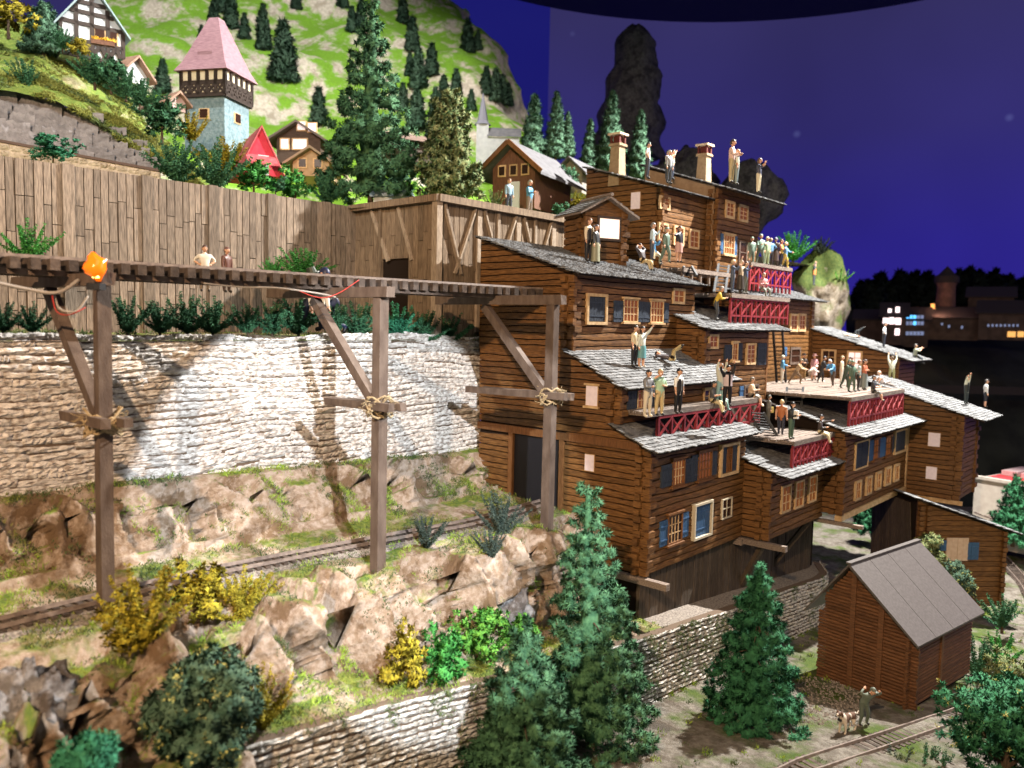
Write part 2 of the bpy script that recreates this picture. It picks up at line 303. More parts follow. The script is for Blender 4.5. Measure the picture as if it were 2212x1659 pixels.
# ----------------------------------------------------------------- stones laid in courses
def stone_mesh(name, m, seed, L=1., H=1., D=.25, rough=.06, nu=7, nv=4):
    """One flat-bedded wall stone: squared ends, a broken face that leans out toward its upper edge."""
    r = random.Random(seed); vs = []; lean = r.uniform(.6, 1.25); prof = (0, .62, .92, 1.0, .55)
    for i in range(nu+1):
        u = i/nu; e = min(u, 1-u)*nu; edge = .25 if e < .5 else 1; top = r.uniform(-rough, rough)*.8
        for j in range(nv+1):
            v = j/nv; inn = 0 < j < nv
            d = D*prof[j]*edge*lean*(1+r.uniform(-.5, .5)*(1 if inn else 0)) if 0 < i < nu else (D*.2 if inn else -.02)
            vs.append(((u-.5)*L*(1 if inn else .985)+(r.uniform(-.35, .35)*L/nu if 0 < i < nu else 0), -d, (v-.5)*H*(.95 if edge == 1 else .86)+top*H*(.4+v)+(r.uniform(-rough, rough)*H if inn else 0)))
    w = nv+1; bb = MB(); bb.add(vs, [(i*w+j, (i+1)*w+j, (i+1)*w+j+1, i*w+j+1) for i in range(nu) for j in range(nv)]); me = bb.mesh(name, m, smooth=False); return me
def laid(root, name, protos, slots, cap=300):
    """slots: (pos, rz, sx, sz). The nearest to the camera become parts, the rest one stuff part."""
    slots.sort(key=lambda s: (V(s[0])-CAM).length); org = root.location
    for s in slots[:cap]:
        o = link(name, RND.choice(protos), root, V(s[0])-org, (0, (s[4] if len(s) > 4 else 0)+U(-.015, .015), s[1]), (s[2], 1, s[3]))
    rest = slots[cap:]
    if rest:
        bb = MB()
        for q_ in rest:
            p, rz, sx, sz = q_[:4]; tl = -math.tan(q_[4]) if len(q_) > 4 else 0
            me = RND.choice(protos); c, s_ = math.cos(rz), math.sin(rz)
            bb.add([(V(p)-org)+V((v.co.x*sx*c-v.co.y*s_, v.co.x*sx*s_+v.co.y*c, v.co.z*sz+v.co.x*sx*tl)) for v in me.vertices], [tuple(q.vertices) for q in me.polygons])
        bb.build(name+'s', protos[0].materials[0], root, kind='stuff')
rw = thing('retaining_wall', 'tall pale stone retaining wall lit white and brown behind the trestle posts', 'wall', (16, 26.4, 14))
b = MB((16, 26.4, 14)); b.box(2, 27.4, 26.42, 26.9, 12, 19.25); b.build('wall_core', M_MORT, rw)
pr = [stone_mesh('wall_stone', M_STONE, i, rough=.10, D=.10, nu=12) for i in range(14)]
sl = []; z = 13.7; ci = 0
while z < 19.2:
    h = U(.19, .25); x = 2+U(0, .8)
    while x < 27.2:
        l = U(.6, 2.1); wv2 = lambda q: .06*math.sin(q*.6+z*.7)+.16*fbm(q*.35, z*.55, 1)
        sl.append(((x+l/2, 26.42, z+h/2+wv2(x+l/2)), 0, l*1.02, h*1.06, -math.atan2(wv2(x+l)-wv2(x), l))); x += l
    z += h; ci += 1
laid(rw, 'stone', pr, sl)
fw_ = thing('stone_wall', 'low grey block wall along the slope, partly behind the dark green trees', 'wall', (20, 16, 8))
pr = [stone_mesh('block_stone', M_BLOCK, i+50, rough=.09, D=.07, nu=5) for i in range(14)]
cap_s = []; sl = []; b = MB((20, 16, 8)); xs = frange(9.2, 47, .5)
for x0, x1 in zip(xs, xs[1:]):
    y0, y1, t0, t1 = pl(WY, x0), pl(WY, x1), pl(WT, x0), pl(WT, x1)
    b.hexa([(x0, y0, t0-4), (x1, y1, t1-4), (x1, y1+.4, t1-4), (x0, y0+.4, t0-4), (x0, y0, t0-.06), (x1, y1, t1-.06), (x1, y1+.4, t1-.06), (x0, y0+.4, t0-.06)])
b.build('wall_core', M_MORT, fw_)
for ci in range(17):
    x = 9.2+U(0, .5)
    while x < 46.5:
        l = U(.3, .72)*(1 if ci else 1.8); xm = x+l/2; h = .17
        rz = math.atan2(pl(WY, xm+.3)-pl(WY, xm-.3), .6); zt = pl(WT, xm)
        if zt-ci*.175-.3 > ground_z(xm, 14)-.4: sl.append(((xm, pl(WY, xm)-.005, zt-.09-ci*.175+.06*fbm(x*.6, ci*.4, 0)), rz, l*1.0, h*U(.9, 1.12), -math.atan2(pl(WT, xm+.3)-pl(WT, xm-.3), .6)))
        x += l
laid(fw_, 'stone', pr, sl)
# parapet wall of small blocks and the sloping stone embankment above the plank wall
pw = thing('parapet_wall', 'low beige block wall running above the top of the plank wall', 'wall', (10, 35, 26))
pr = [stone_mesh('parapet_block', M_COBB, i+90, rough=.05, D=.08) for i in range(6)]
sl = []; a0 = dep(-40, 300, 37.2); a1 = dep(345, 372, 39.5); dx = (a1-a0); ln = math.hypot(dx.x, dx.y); rz = math.atan2(dx.y, dx.x)
b = MB((10, 35, 26)); n_ = V((-dx.y, dx.x, 0)).normalized()*.4
b.hexa([a0-V((0, 0, 1.6)), a1-V((0, 0, 1.3)), a1-V((0, 0, 1.3))+n_, a0-V((0, 0, 1.6))+n_, a0, a1, a1+n_, a0+n_]); b.build('wall_core', M_COBB, pw)
for c in range(4):
    t = U(0, .3)
    while t < ln-.3:
        l = U(.32, .55); p = a0.lerp(a1, (t+l/2)/ln); sl.append(((p.x, p.y, p.z-.18-c*.30), rz, l*.94, .27)); t += l
laid(pw, 'block', pr, sl)
b = MB((10, 35, 26)); b.bar(a0+V((0, 0, .07))+n_*.4, a1+V((0, 0, .07))+n_*.4, .5, .12, up=(0, 0, 1)); b.build('rail_coping', mat('rust_coping', (.12, .08, .07), rough=.8), pw)
em = thing('stone_embankment', 'sloping grey rubble embankment below the grassy bank', 'wall', (12, 38, 28))
e = [[dep(-60, 172, 41), dep(100, 215, 41.5), dep(220, 262, 41.6), dep(335, 338, 41)], [dep(-60, 310, 38.6), dep(100, 335, 39.2), dep(220, 350, 39.8), dep(345, 365, 40)]]
patch('wall_face', [[p for p in e[0]], [p for p in e[1]]], 8, 6, .1, M_SLATE, 8, .8, kind='', parent=em).location = (-12, -38, -28)
pr = [stone_mesh('rubble_stone', M_SLATE, i+120, rough=.14, D=.05) for i in range(8)]
sl = []
for r_ in range(7):
    t = U(0, .3)
    while t < 2.95:
        c = min(int(t), 2); f = t-c; s = (r_+.5)/7
        p = e[0][c].lerp(e[0][c+1], f).lerp(e[1][c].lerp(e[1][c+1], f), s); q = e[0][c].lerp(e[0][c+1], f); q2 = e[1][c].lerp(e[1][c+1], f)
        hh = (q-q2).length/7; l = U(.8, 1.5)*(1 if hh > .25 else .5)
        d_ = e[0][c+1]-e[0][c]
        if hh > .12: sl.append(((p.x, p.y-.12, p.z), math.atan2(d_.y, d_.x), l, hh*1.15))
        t += l*1.02/d_.length
laid(em, 'stone', pr, sl)
# ================================================================= plank wall and bastion
WYL = 33.0
pwall = thing('plank_wall', 'long wall of weathered vertical boards behind the trestle', 'wall', (16, WYL, 19))
def wtop(x): return pl([(0, 25.3), (9.4, 25.55), (25, 25.6)], x)
b = MB((16, WYL, 19)); b.box(3, 25.1, WYL+.05, WYL+.4, 18.5, 25.45); b.build('backing', M_LOGD, pwall)
def vplank(root, org, x0, x1, yf, z0, z1, m, name='plank', axis='x', dep_=.07):
    bb = MB(org); j = U(-.02, .02)
    if axis == 'x': bb.box(x0+.018, x1-.018, yf-dep_+j, yf+.03, z0+.014, z1-.014)
    else: bb.box(yf-dep_+j, yf+.03, x0+.012, x1-.012, z0+.012, z1-.012)
    return bb.build(name, m, root)
x = 4.0; ci = 0
while x < 24.9:
    w = U(.26, .36); t = wtop(x)
    if ci % 9 == 5:
        bb = MB((16, WYL, 19)); bb.box(x, x+.42, WYL-.16, WYL+.05, 19, t+.02); bb.build('post', M_FENCE, pwall); x += .42
    else:
        z = t
        while z > 19.3:
            h = U(1.0, 3.0); z1 = max(19.2, z-h)
            if z1-19.2 < .6: z1 = 19.2
            vplank(pwall, (16, WYL, 19), x, min(x+w, 25), WYL, z1, z, M_FENCE); z = z1
        x += w
    ci += 1
BX, BY = 25.0, 27.0
bas = thing('timber_bastion', 'board-clad corner tower with diagonal braces and a dark doorway beside the log house', 'building', (BX, BY, 19))
org = (BX, BY, 19); b = MB(org); b.box(BX+.05, 40, BY+.05, 33.4, 18.6, 25.35); b.build('core', M_LOGD, bas)
y = BY+.2
while y < 32.9:
    w = U(.28, .38); d0 = 22.9 if 28.6 < y < 30.6 else 19; z = 25.4
    while z > d0+.1:
        z1 = max(d0, z-U(1.3, 3.6)); z1 = d0 if z1-d0 < .5 else z1
        vplank(bas, org, y, y+w, BX, z1, z, M_BAST, 'board', 'y'); z = z1
    y += w
x = BX+.3
while x < 35.5:
    w = U(.28, .38); z = 25.4
    while z > 19.1:
        z1 = max(19, z-U(1.3, 3.6)); vplank(bas, org, x, x+w, BY, z1, z, M_BAST, 'board', 'x'); z = z1
    x += w
def beam(root, org, a, b2, w, h, m, name='beam', jit=.012, up=(0, 0, 1)):
    bb = MB(org); bb.bar(a, b2, w, h, up=up, jit=jit); return bb.build(name, m, root)
M_PALEB = mat('pale_beam', (.22, .17, .125), (.36, .29, .22), 3, (5, 5, 1), .8, .4, 9, .12)
beam(bas, org, (BX-.12, BY-.12, 19), (BX-.12, BY-.12, 25.35), .34, .34, M_PALEB, 'post')
beam(bas, org, (BX-.2, BY-.15, 25.5), (36, BY-.15, 25.5), .5, .32, M_BAST, 'cap_beam')
beam(bas, org, (BX-.15, BY-.35, 25.5), (BX-.15, 33.1, 25.5), .45, .3, M_BAST, 'cap_beam')
for i, x in enumerate((27.6, 30.4, 33.2)):
    beam(bas, org, (x, BY-.1, 19.5), (x, BY-.1, 25.3), .3, .14, M_PALEB, 'post')
    beam(bas, org, (x+1.35, BY-.1, 19.5), (x+1.35, BY-.1, 25.3), .16, .12, M_PALEB, 'post')
for x0, x1 in ((25.3, 26.4), (27.3, 26.0), (27.9, 29.2), (30.2, 28.9), (30.8, 32.0), (33.0, 31.8)):
    beam(bas, org, (x0, BY-.13, 25.3), (x1, BY-.13, 22.2), .2, .1, M_PALEB, 'brace')
for y0, y1 in ((28.6, 29.6), (31.6, 30.3)):
    beam(bas, org, (BX-.1, y0, 22.8 if y0 < 30 else 25.3), (BX-.1, y1, 25.3 if y0 < 30 else 22.8), .12, .18, M_PALEB, 'brace')
for y0 in (30.9,): beam(bas, org, (BX-.09, y0, 19.2), (BX-.09, y0, 25.3), .16, .2, M_BAST, 'post')
# ================================================================= trestle bents and the raised track
def bent(px_post, Y, label, lm=3):
    p = onY(px_post[0], px_post[1], Y); x = p.x; org = V((x, Y, 12)); r = thing('trestle_support', label, 'trestle', org, group='timber supports under the raised track')
    zt = 20.72; w = .36
    beam(r, org, (x, Y, 11.7), (x+.05, Y, zt), w, w, M_GREYW, 'post', .02)
    beam(r, org, (x, Y-.55, zt+.17), (x, Y+6.4, zt+.17), w*.96, .34, M_GREYW, 'cap_beam', .02)
    beam(r, org, (x, Y+.25, 17.35), (x, Y+3.6, zt-.05), w*.8, .32, M_GREYW, 'brace', .02)
    beam(r, org, (x-.31, Y-1.0, 17.25), (x-.31, Y+lm, 17.2), .22, .26, M_GREYW, 'cross_beam', .02)
    beam(r, org, (x+.31, Y-.85, 17.2), (x+.31, Y+lm-.3, 17.15), .22, .26, M_GREYW, 'cross_beam', .02)
    bb = MB(org); rr = random.Random(int(x*10))
    for i in range(7):
        a = rr.uniform(-.2, .2); pts = []
        for k in range(15):
            t = k/14*2*math.pi; c = .36+rr.uniform(-.04, .06); pts.append((x+c*math.cos(t)*1.15, Y-.02+c*math.sin(t)*.95, 17.2+a+.2*math.sin(t*2+i)))
        bb.tube(pts, .036, 5)
    for i in range(38):
        t = rr.uniform(0, 6.28); q = V((x+.42*math.cos(t), Y+.36*math.sin(t)-.05, 17.2+rr.uniform(-.25, .25))); pts = [q]; d = V((math.cos(t)+rr.uniform(-.8, .8), math.sin(t)+rr.uniform(-.8, .8), rr.uniform(-.6, .9))).normalized()
        for k in range(4): q = q+d*rr.uniform(.05, .11); d = (d+V((rr.uniform(-.6, .6), rr.uniform(-.6, .6), rr.uniform(-.6, .5)))).normalized(); pts.append(q)
        bb.tube(pts, .011, 3)
    bb.build('rope', M_ROPE, r); return x
bx = [bent((222, 950), 21.8, 'timber trestle support nearest the orange beacon', 1.8), bent((818, 900), 20.4, 'middle timber trestle support between the other two', 2.4), bent((1188, 880), 19.35, 'timber trestle support standing in front of the log house', 4.2)]
def rail_track(name, label, pts, gauge, tie_sp, tie, z, ballast=False, rail_h=.10, sl_name='sleeper'):
    p0 = V(pts[0]); r = thing(name, label, 'railway track', p0)
    L = [0]; P = [V(p) for p in pts]
    for a, c in zip(P, P[1:]): L.append(L[-1]+(c-a).length)
    def at(s):
        for i in range(len(P)-1):
            if s <= L[i+1] or i == len(P)-2:
                t = (s-L[i])/(L[i+1]-L[i]); return P[i].lerp(P[i+1], t), (P[i+1]-P[i]).normalized()
    n = max(2, int(L[-1]/.5))
    for sd in (-1, 1):
        bb = MB(p0)
        vs = []
        for i in range(n+1):
            q, d = at(L[-1]*i/n); sdv = d.cross(V((0, 0, 1))).normalized(); c = q+sdv*sd*gauge/2
            for (u, h) in ((-.05, 0), (-.03, rail_h), (.03, rail_h), (.05, 0)): vs.append(c+sdv*u+V((0, 0, h)))
        bb.add(vs, [(4*i+j, 4*i+4+j, 4*i+5+j, 4*i+1+j) for i in range(n) for j in range(3)]); bb.build('rail', M_IRON, r)
    k = int(L[-1]/tie_sp); bm = MB(); bm.box(-tie[1]/2, tie[1]/2, -tie[0]/2, tie[0]/2, -tie[2], 0); tm = bm.mesh('sleeper', M_SLEEP if not ballast else M_SLEEP)
    for i in range(min(k, 290)):
        q, d = at((i+.5)*tie_sp); link(sl_name, tm, r, q-p0-V((0, 0, .005)), (0, U(-.01, .01), math.atan2(d.y, d.x)+U(-.02, .02)))
    return r
def TY(x): return pl([(0, 24.2), (8.5, 24.1), (16.6, 23.6), (24, 22.9), (26.8, 22.6)], x)
pts = [(x, TY(x), 21.42) for x in (2.5, 8.5, 12.5, 16.6, 20, 24, 26.75)]
rt_ = rail_track('raised_track', 'raised railway track on thick sleepers crossing the timber trestle', pts, .9, .46, (2.0, .24, .30), 21.4)
for s in (-1, 1):
    bb = MB(pts[0])
    for a, c in zip(pts, pts[1:]): bb.bar((a[0], a[1]+s*.6, 21.06), (c[0], c[1]+s*.6, 21.06), .2, .16)
    bb.build('stringer', M_GREYW, rt_)
pts = [(x, track_y(x), 12.14) for x in frange(3.5, 27.9, 1.2)]
rail_track('lower_track', 'railway track on ballast along the cliff ledge into the log house', pts, .62, .30, (1.05, .15, .10), 12)
def gp(x, y):
    z = 4.6
    for _ in range(8): p = onZ(x, y, z); z = ground_z(p.x, p.y)
    return p+V((0, 0, .05))
q = [onZ(1600, 1730, 4.75), onZ(1745, 1657, 4.6), onZ(1900, 1606, 4.45), onZ(2070, 1548, 4.3), onZ(2212, 1490, 4.2), onZ(2330, 1440, 4.1)]
rail_track('front_track', 'rusty railway track curving past the round-log barn', [tuple(gp(*xy)) for xy in ((1600, 1730), (1745, 1657), (1900, 1606), (2070, 1548), (2212, 1490), (2330, 1440))], 0.72, .34, (1.15, .16, .1), 4)
q = [onZ(2120, 1170, 3.9), onZ(2160, 1200, 3.9), onZ(2215, 1262, 3.9), onZ(2290, 1380, 3.9)]
rail_track('far_track', 'short bit of track beside the shuttered house corner', [tuple(gp(*xy)) for xy in ((2120, 1170), (2160, 1200), (2215, 1262), (2290, 1380))], 0.72, .34, (1.15, .16, .1), 4)
# ballast beds
for nm, pp, w, zz in (('ballast_bed', [(x, track_y(x)) for x in frange(3.5, 27, .6)], 1.0, 12.02),):
    b = MB(); vs = []
    for x, y in pp:
        for u in (-w, -w*.6, -w*.2, w*.2, w*.6, w): vs.append((x, y+u, zz+(.05 if abs(u) < w else -.12)+.03*fbm(x*2, u*3, 1)))
    b.add(vs, [(6*i+j, 6*i+6+j, 6*i+7+j, 6*i+1+j) for i in range(len(pp)-1) for j in range(5)]); b.build(nm, M_BALLAST, smooth=True, kind='structure')
# orange beacon on the first cap beam, cables under the raised track
bp = onY(207, 583, 21.2); bc = thing('beacon_lamp', 'glowing orange beacon lump on the end of the first trestle beam', 'lamp', bp)
b = MB(); vs = []; fs = []; n = 14; mm = 9
for i in range(mm+1):
    for j in range(n):
        a = math.pi*i/mm; t = 2*math.pi*j/n; r = .26*(1+.38*fbm(math.cos(t)*1.4, math.sin(t)*1.4, i*.5, 3)); vs.append((r*math.sin(a)*math.cos(t), r*math.sin(a)*math.sin(t), r*1.15*math.cos(a)+.08))
fs = [(i*n+j, (i+1)*n+j, (i+1)*n+(j+1) % n, i*n+(j+1) % n) for i in range(mm) for j in range(n)]
b.add(vs, fs); b.build('lens', mat('orange_lens', (.8, .16, .01), rough=.15, emit=(1, .15, .0), est=.9, spec=.6), bc, smooth=True)
b = MB(); b.tube([(0, 0, -.2), (0, 0, .15)], .09, 8); b.build('bulb', mat('bulb', (1, .6, .2), emit=(1, .6, .15), est=6), bc)
b = MB(); b.tube([(0, 0, -.5), (0, 0, -.33)], .22, 10); b.build('socket', M_BLK, bc)
def cable(label, pts, r, m, name='cable'):
    p0 = V(pts[0]); b = MB(p0); P = [V(p) for p in pts]; out = []
    for i in range(len(P)-1):
        a0, a1, a2, a3 = P[max(i-1, 0)], P[i], P[i+1], P[min(i+2, len(P)-1)]
        for k in range(6):
            t = k/6; out.append(.5*((2*a1)+(a2-a0)*t+(2*a0-5*a1+4*a2-a3)*t*t+(3*a1-a0-3*a2+a3)*t**3))
    out.append(P[-1]); b.tube(out, r, 6); o = b.build(name, m, smooth=True, loc=p0); return tag(o, label, 'cable')
cable('thick pale cable sagging under the raised track at its left end', [onY(-40, 603, 22.6), onY(60, 625, 22.6), onY(125, 632, 22.4), onY(170, 605, 22.6)], .05, M_PIPE)
cable('looped pale wires hanging beside the first trestle brace', [onY(118, 640, 22.6), onY(130, 668, 22.3), onY(165, 672, 22.2), onY(190, 640, 22.3)], .03, M_PIPE)
cable('thin red wire hanging by the first trestle brace', [onY(112, 632, 22.5), onY(122, 672, 22.2), onY(150, 680, 22.1), onY(185, 664, 22.2)], .016, M_REDW)
cable('pale cable running under the raised track toward the middle support', [onY(440, 612, 23), onY(520, 620, 23), onY(600, 622, 22.6), onY(690, 634, 22), onY(725, 642, 21.6)], .03, M_PIPE)
cable('red wire twisted along the cable at the middle support', [onY(640, 626, 22.4), onY(690, 643, 21.8), onY(730, 634, 21.6), onY(775, 605, 21.6)], .016, M_REDW)
# moss hanging in patches over the front wall
# ================================================================= log houses
class House:
    def __init__(s, name, label, loc, L, D, zf, zb, rz=0, cat='log house', group='log houses stacked up the hillside', left=None, corner=True, dark_front=False):
        s.loc = V(loc); s.L, s.D, s.zf, s.zb, s.rz = L, D, zf, zb, rz
        s.root = thing(name, label, cat, loc, rz, group); s.M = Matrix.Translation(s.loc) @ Matrix.Rotation(rz, 4, 'Z'); s.I = s.M.inverted()
        s.left = left or [(0, zf), (D, zb)]; s.wave = U(0, 100)
        b = MB(); P = s.left; k = len(P)
        ring = lambda x: [(x, .07, 0)] + [(x, max(.07, y), z-.06) for y, z in P] + [(x, D, 0)]
        a, c = ring(.07), ring(L); m = k+2
        b.add(a+c, [tuple(range(m-1, -1, -1)), tuple(range(m, 2*m))] + [(i, (i+1) % m, m+(i+1) % m, m+i) for i in range(m)])
        s.wall = b.build('wall', M_LOGD, s.root)
    def ltop(s, y): return pl(s.left, y)
    def lo(s, a, c, f): return s.wv(a, c, f)
    def wv(s, a, c, f): return .02*math.sin(a*1.3+c*2.1+s.wave)+.034*fbm(a*.7+f*9, c*1.7+s.wave, 2, 3)
    def planks(s, face, a0, a1, z0, z1, ch=.3, m=None, holes=()):
        """Courses of wavy boards over a rectangle of a face, cut by the roof line."""
        m = m or M_LOG; n = max(1, round((z1-z0)/ch)); h = (z1-z0)/n
        for c in range(n):
            zl, zh = z0+c*h, z0+(c+1)*h
            segs = [(a0, a1)]
            for (ha, hb, hz0, hz1) in holes:
                if zl < hz1-.05 and zh > hz0+.05:
                    segs = [q for sg in segs for q in ((sg[0], min(sg[1], ha)), (max(sg[0], hb), sg[1])) if q[1]-q[0] > .05]
            for (p, q) in segs:
                k = max(2, int((q-p)/.45)); prev = None; vs = []; pr = U(-.018, .018)
                cols = []
                for i in range(k+1):
                    a = lerp(p, q, i/k)
                    l = zl+(s.wv(a, c, face == 'left') if c else 0)+.032; u = zh+s.wv(a, c+1, face == 'left')-.012 if c < n-1 else zh
                    if face == 'left': u = min(u, s.ltop(a)-.02)
                    if u-l > .03: cols.append((a, l, u))
                if len(cols) < 2: continue
                for a, l, u in cols:
                    mid = (l+u)/2
                    for (d, z) in ((.06, l), (-.024+pr, l+.004), (-.034+pr, mid), (-.026+pr, u-.004), (.06, u)):
                        vs.append((d, a, z) if face == 'left' else (a, d, z))
                fs = []
                for i in range(len(cols)-1):
                    for j in range(4):
                        f = (5*i+j, 5*i+5+j, 5*i+6+j, 5*i+1+j); fs.append(f if face != 'left' else f[::-1])
                e0, e1 = (0, 1, 2, 3, 4), tuple(5*(len(cols)-1)+j for j in range(5)); fs += [e0, e1] if face != 'left' else [e0[::-1], e1[::-1]]
                b = MB(); b.add(vs, fs); b.build('plank', m, s.wall)
    def logends(s, z0, z1, y=0., x=0., ch=.3, side=True, front=True):
        n = int((z1-z0)/ch)
        for c in range(n):
            z = z0+c*ch; j = U(-.05, .05); k = U(-.03, .03)
            if c % 2 == 0 or not front:
                b = MB(); b.box(x-.2+j, x+.06, y+.28, y+.52+k, z+.02, z+ch-.03); b.build('log_end', M_LOG, s.wall)
                if front:
                    b = MB(); b.box(x-.10+j, x+.10, y-.13, y+.17+k, z+.02, z+ch+.02); b.build('log_end', M_LOG, s.wall)
            else:
                b = MB(); b.box(x-.07, x+.38+k, y-.17+j, y+.06, z+.03, z+ch-.02); b.build('log_end', M_LOG, s.wall)
                b = MB(); b.box(x-.12+j, x+.05, y+.22, y+.56, z+.03, z+ch-.02); b.build('log_end', M_LOG, s.wall)
    def uv(s, face, px):
        o = s.I @ CAM; d = (s.I.to_3x3()) @ ray(*px)
        t = (-o.x/d.x) if face == 'left' else (-o.y/d.y); p = o+d*t
        return (p.y, p.z) if face == 'left' else (p.x, p.z)
    def P(s, face, a, z, d=0): return (-d, a, z) if face == 'left' else (a, -d, z)
    def bx(s, b, face, a0, a1, z0, z1, d0, d1, mi=0):
        if a1 < a0: a0, a1 = a1, a0
        if face == 'left': b.box(-d1, -d0, a0, a1, z0, z1, mi)
        else: b.box(a0, a1, -d1, -d0, z0, z1, mi)
    def rect(s, face, tl, br):
        a0, z1 = s.uv(face, tl); a1, z0 = s.uv(face, br)
        return (min(a0, a1), max(a0, a1), min(z0, z1), max(z0, z1))
    def window(s, face, r, cols=3, rows=4, fw=.07, fm=None, pm=None, depth=.12, sill=True, name='window', bars=None):
        a0, a1, z0, z1 = r; fm = fm or M_TRIM; b = MB()
        for q in ((a0, a1, z1-fw, z1), (a0, a1, z0, z0+fw), (a0, a0+fw, z0+fw, z1-fw), (a1-fw, a1, z0+fw, z1-fw)): s.bx(b, face, *q, .0, depth)
        w = b.build(name, fm, s.root)
        b = MB(); s.bx(b, face, a0+fw, a1-fw, z0+fw, z1-fw, .0, .068); b.build('pane', pm or M_PANE, w)
        bm = bars or fm; bw = .014 if (a1-a0) < .8 else .02
        b = MB()
        for i in range(1, cols): a = lerp(a0+fw, a1-fw, i/cols); s.bx(b, face, a-bw, a+bw, z0+fw, z1-fw, .068, .094)
        for i in range(1, rows): z = lerp(z0+fw, z1-fw, i/rows); s.bx(b, face, a0+fw, a1-fw, z-bw, z+bw, .068, .090)
        if b.v: b.build('glazing_bar', bm, w)
        if sill:
            b = MB(); s.bx(b, face, a0-.08, a1+.08, z0-.09, z0-.002, 0, depth+.08); b.build('sill', fm, w)
            b = MB(); s.bx(b, face, a0-.08, a1+.08, z1+.002, z1+.09, 0, depth+.05); b.build('lintel', fm, w)
        return w
    def shutter(s, face, r, m=None, n=4):
        a0, a1, z0, z1 = r; b = MB(); w = (a1-a0)/n
        for i in range(n): s.bx(b, face, a0+i*w+.008, a0+(i+1)*w-.008, z0, z1, .03, .085+U(-.006, .006))
        s.bx(b, face, a0, a1, z0+.02, z1-.02, .0, .04)
        o = b.build('shutter', m or M_SHUT, s.root); k = z1-z0
        b = MB()
        for z in (z0+k*.22, z0+k*.78): b = MB(); s.bx(b, face, a0+.02, a1-.02, z-.03, z+.03, .088, .105); b.build('batten', m or M_SHUT, o)
    def roof(s, x0=-.3, x1=None, y0=-.5, y1=None, cap=300, sh=True, off=.02):
        x1 = s.L+.3 if x1 is None else x1; y1 = s.D if y1 is None else y1
        sl = (s.zb-s.zf)/s.D; zf = s.zf+off; n = V((0, -sl, 1)).normalized(); t = V((0, 1, sl)).normalized()
        b = MB(); z = lambda y: zf+sl*y
        b.hexa([(x0, y0, z(y0)-.07), (x1, y0, z(y0)-.07), (x1, y1, z(y1)-.07), (x0, y1, z(y1)-.07), (x0, y0, z(y0)), (x1, y0, z(y0)), (x1, y1, z(y1)), (x0, y1, z(y1))])
        s.rf = b.build('roof', M_LOGD, s.root)
        if not sh: return
        ang = math.atan(sl); ex = .23; nrow = int((y1-y0)*math.hypot(1, sl)/ex)
        sl_ = []
        for r in range(nrow):
            x = x0+U(-.1, .1)-(r % 2)*.15
            while x < x1-.1:
                w = U(.22, .42); y = y0-.05+r*ex*math.cos(ang); sl_.append(((x+w/2, y+U(-.025, .025), z(y)+.03+U(0, .012)), w)); x += w
        sl_.sort(key=lambda q: ((s.M @ V(q[0]))-CAM).length)
        for p, w in sl_[:cap]:
            link('shingle', RND.choice(SHG), s.rf, p, (ang+U(-.02, .03)-.10, U(-.03, .03), U(-.05, .05)), (w*.97, 1, 1))
        if sl_[cap:]:
            bb = MB(); R = Matrix.Rotation(ang-.09, 3, 'X')
            for p, w in sl_[cap:]:
                me = RND.choice(SHG); j = U(-.02, .02)
                bb.add([V(p)+R @ V((v.co.x*w*.97, v.co.y+j, v.co.z)) for v in me.vertices], [tuple(q.vertices) for q in me.polygons])
            bb.build('shingles', M_SHING, s.rf, kind='stuff')
    def deck(s, x0, x1, y0, y1, z, along='x', bw=.2, legs=0):
        d = MB(); d.box(x0+.02, x1-.02, y0+.03, y1, z-.18, z-.10); dk = d.build('deck', M_DECK, s.root)
        n = max(1, round((y1-y0)/bw)) if along == 'x' else max(1, round((x1-x0)/bw))
        for i in range(n):
            b = MB(); j = U(-.05, .05)
            if along == 'x': y = lerp(y0, y1, i/n); h = (y1-y0)/n; b.box(x0+j, x1+j*.5, y+.015, y+h-.015, z-.09, z+U(-.012, .012))
            else: x = lerp(x0, x1, i/n); h = (x1-x0)/n; b.box(x+.015, x+h-.015, y0+j, y1, z-.09, z+U(-.012, .012))
            b.build('deck_board', M_DECK, dk)
        b = MB(); b.box(x0, x1, y0-.10, y0-.005, z-.22, z+.005); b.build('edge_beam', M_DECK, dk)
        for i in range(legs):
            x = lerp(x0+.1, x1-.1, i/max(1, legs-1)); b = MB(); b.box(x-.06, x+.06, y0-.04, y0+.08, z-.75, z-.2); b.build('deck_leg', M_DECK, dk)
        return dk
    def lattice(s, x0, x1, y, z0, z1, bays, style='x', rail_mid=None):
        """The red timber trellis under a deck's front edge, built post by post."""
        d = MB(); d.box(x0, x1, y-.05, y+.05, z1-.12, z1); r = d.build('railing', M_RED, s.root); w = (x1-x0)/bays; zm = z0+(z1-z0)*.3 if style == 'v' else z0+.12
        b = MB(); b.box(x0, x1, y-.05, y+.05, zm-.05, zm+.05); b.build('rail', M_RED, r)
        def post(x, wd):
            b = MB(); b.box(x-wd/2, x+wd/2, y-.062, y+.062, z0, z1-.12); b.build('post', M_RED, r)
        for i in range(bays+1): post(x0+i*w, .14 if i in (0, bays) else .11)
        def brace(xa, za, xb, zb_, yy=0):
            b = MB(); b.bar((xa, y+yy, za), (xb, y+yy, zb_), .08, .07); b.build('brace', M_RED, r)
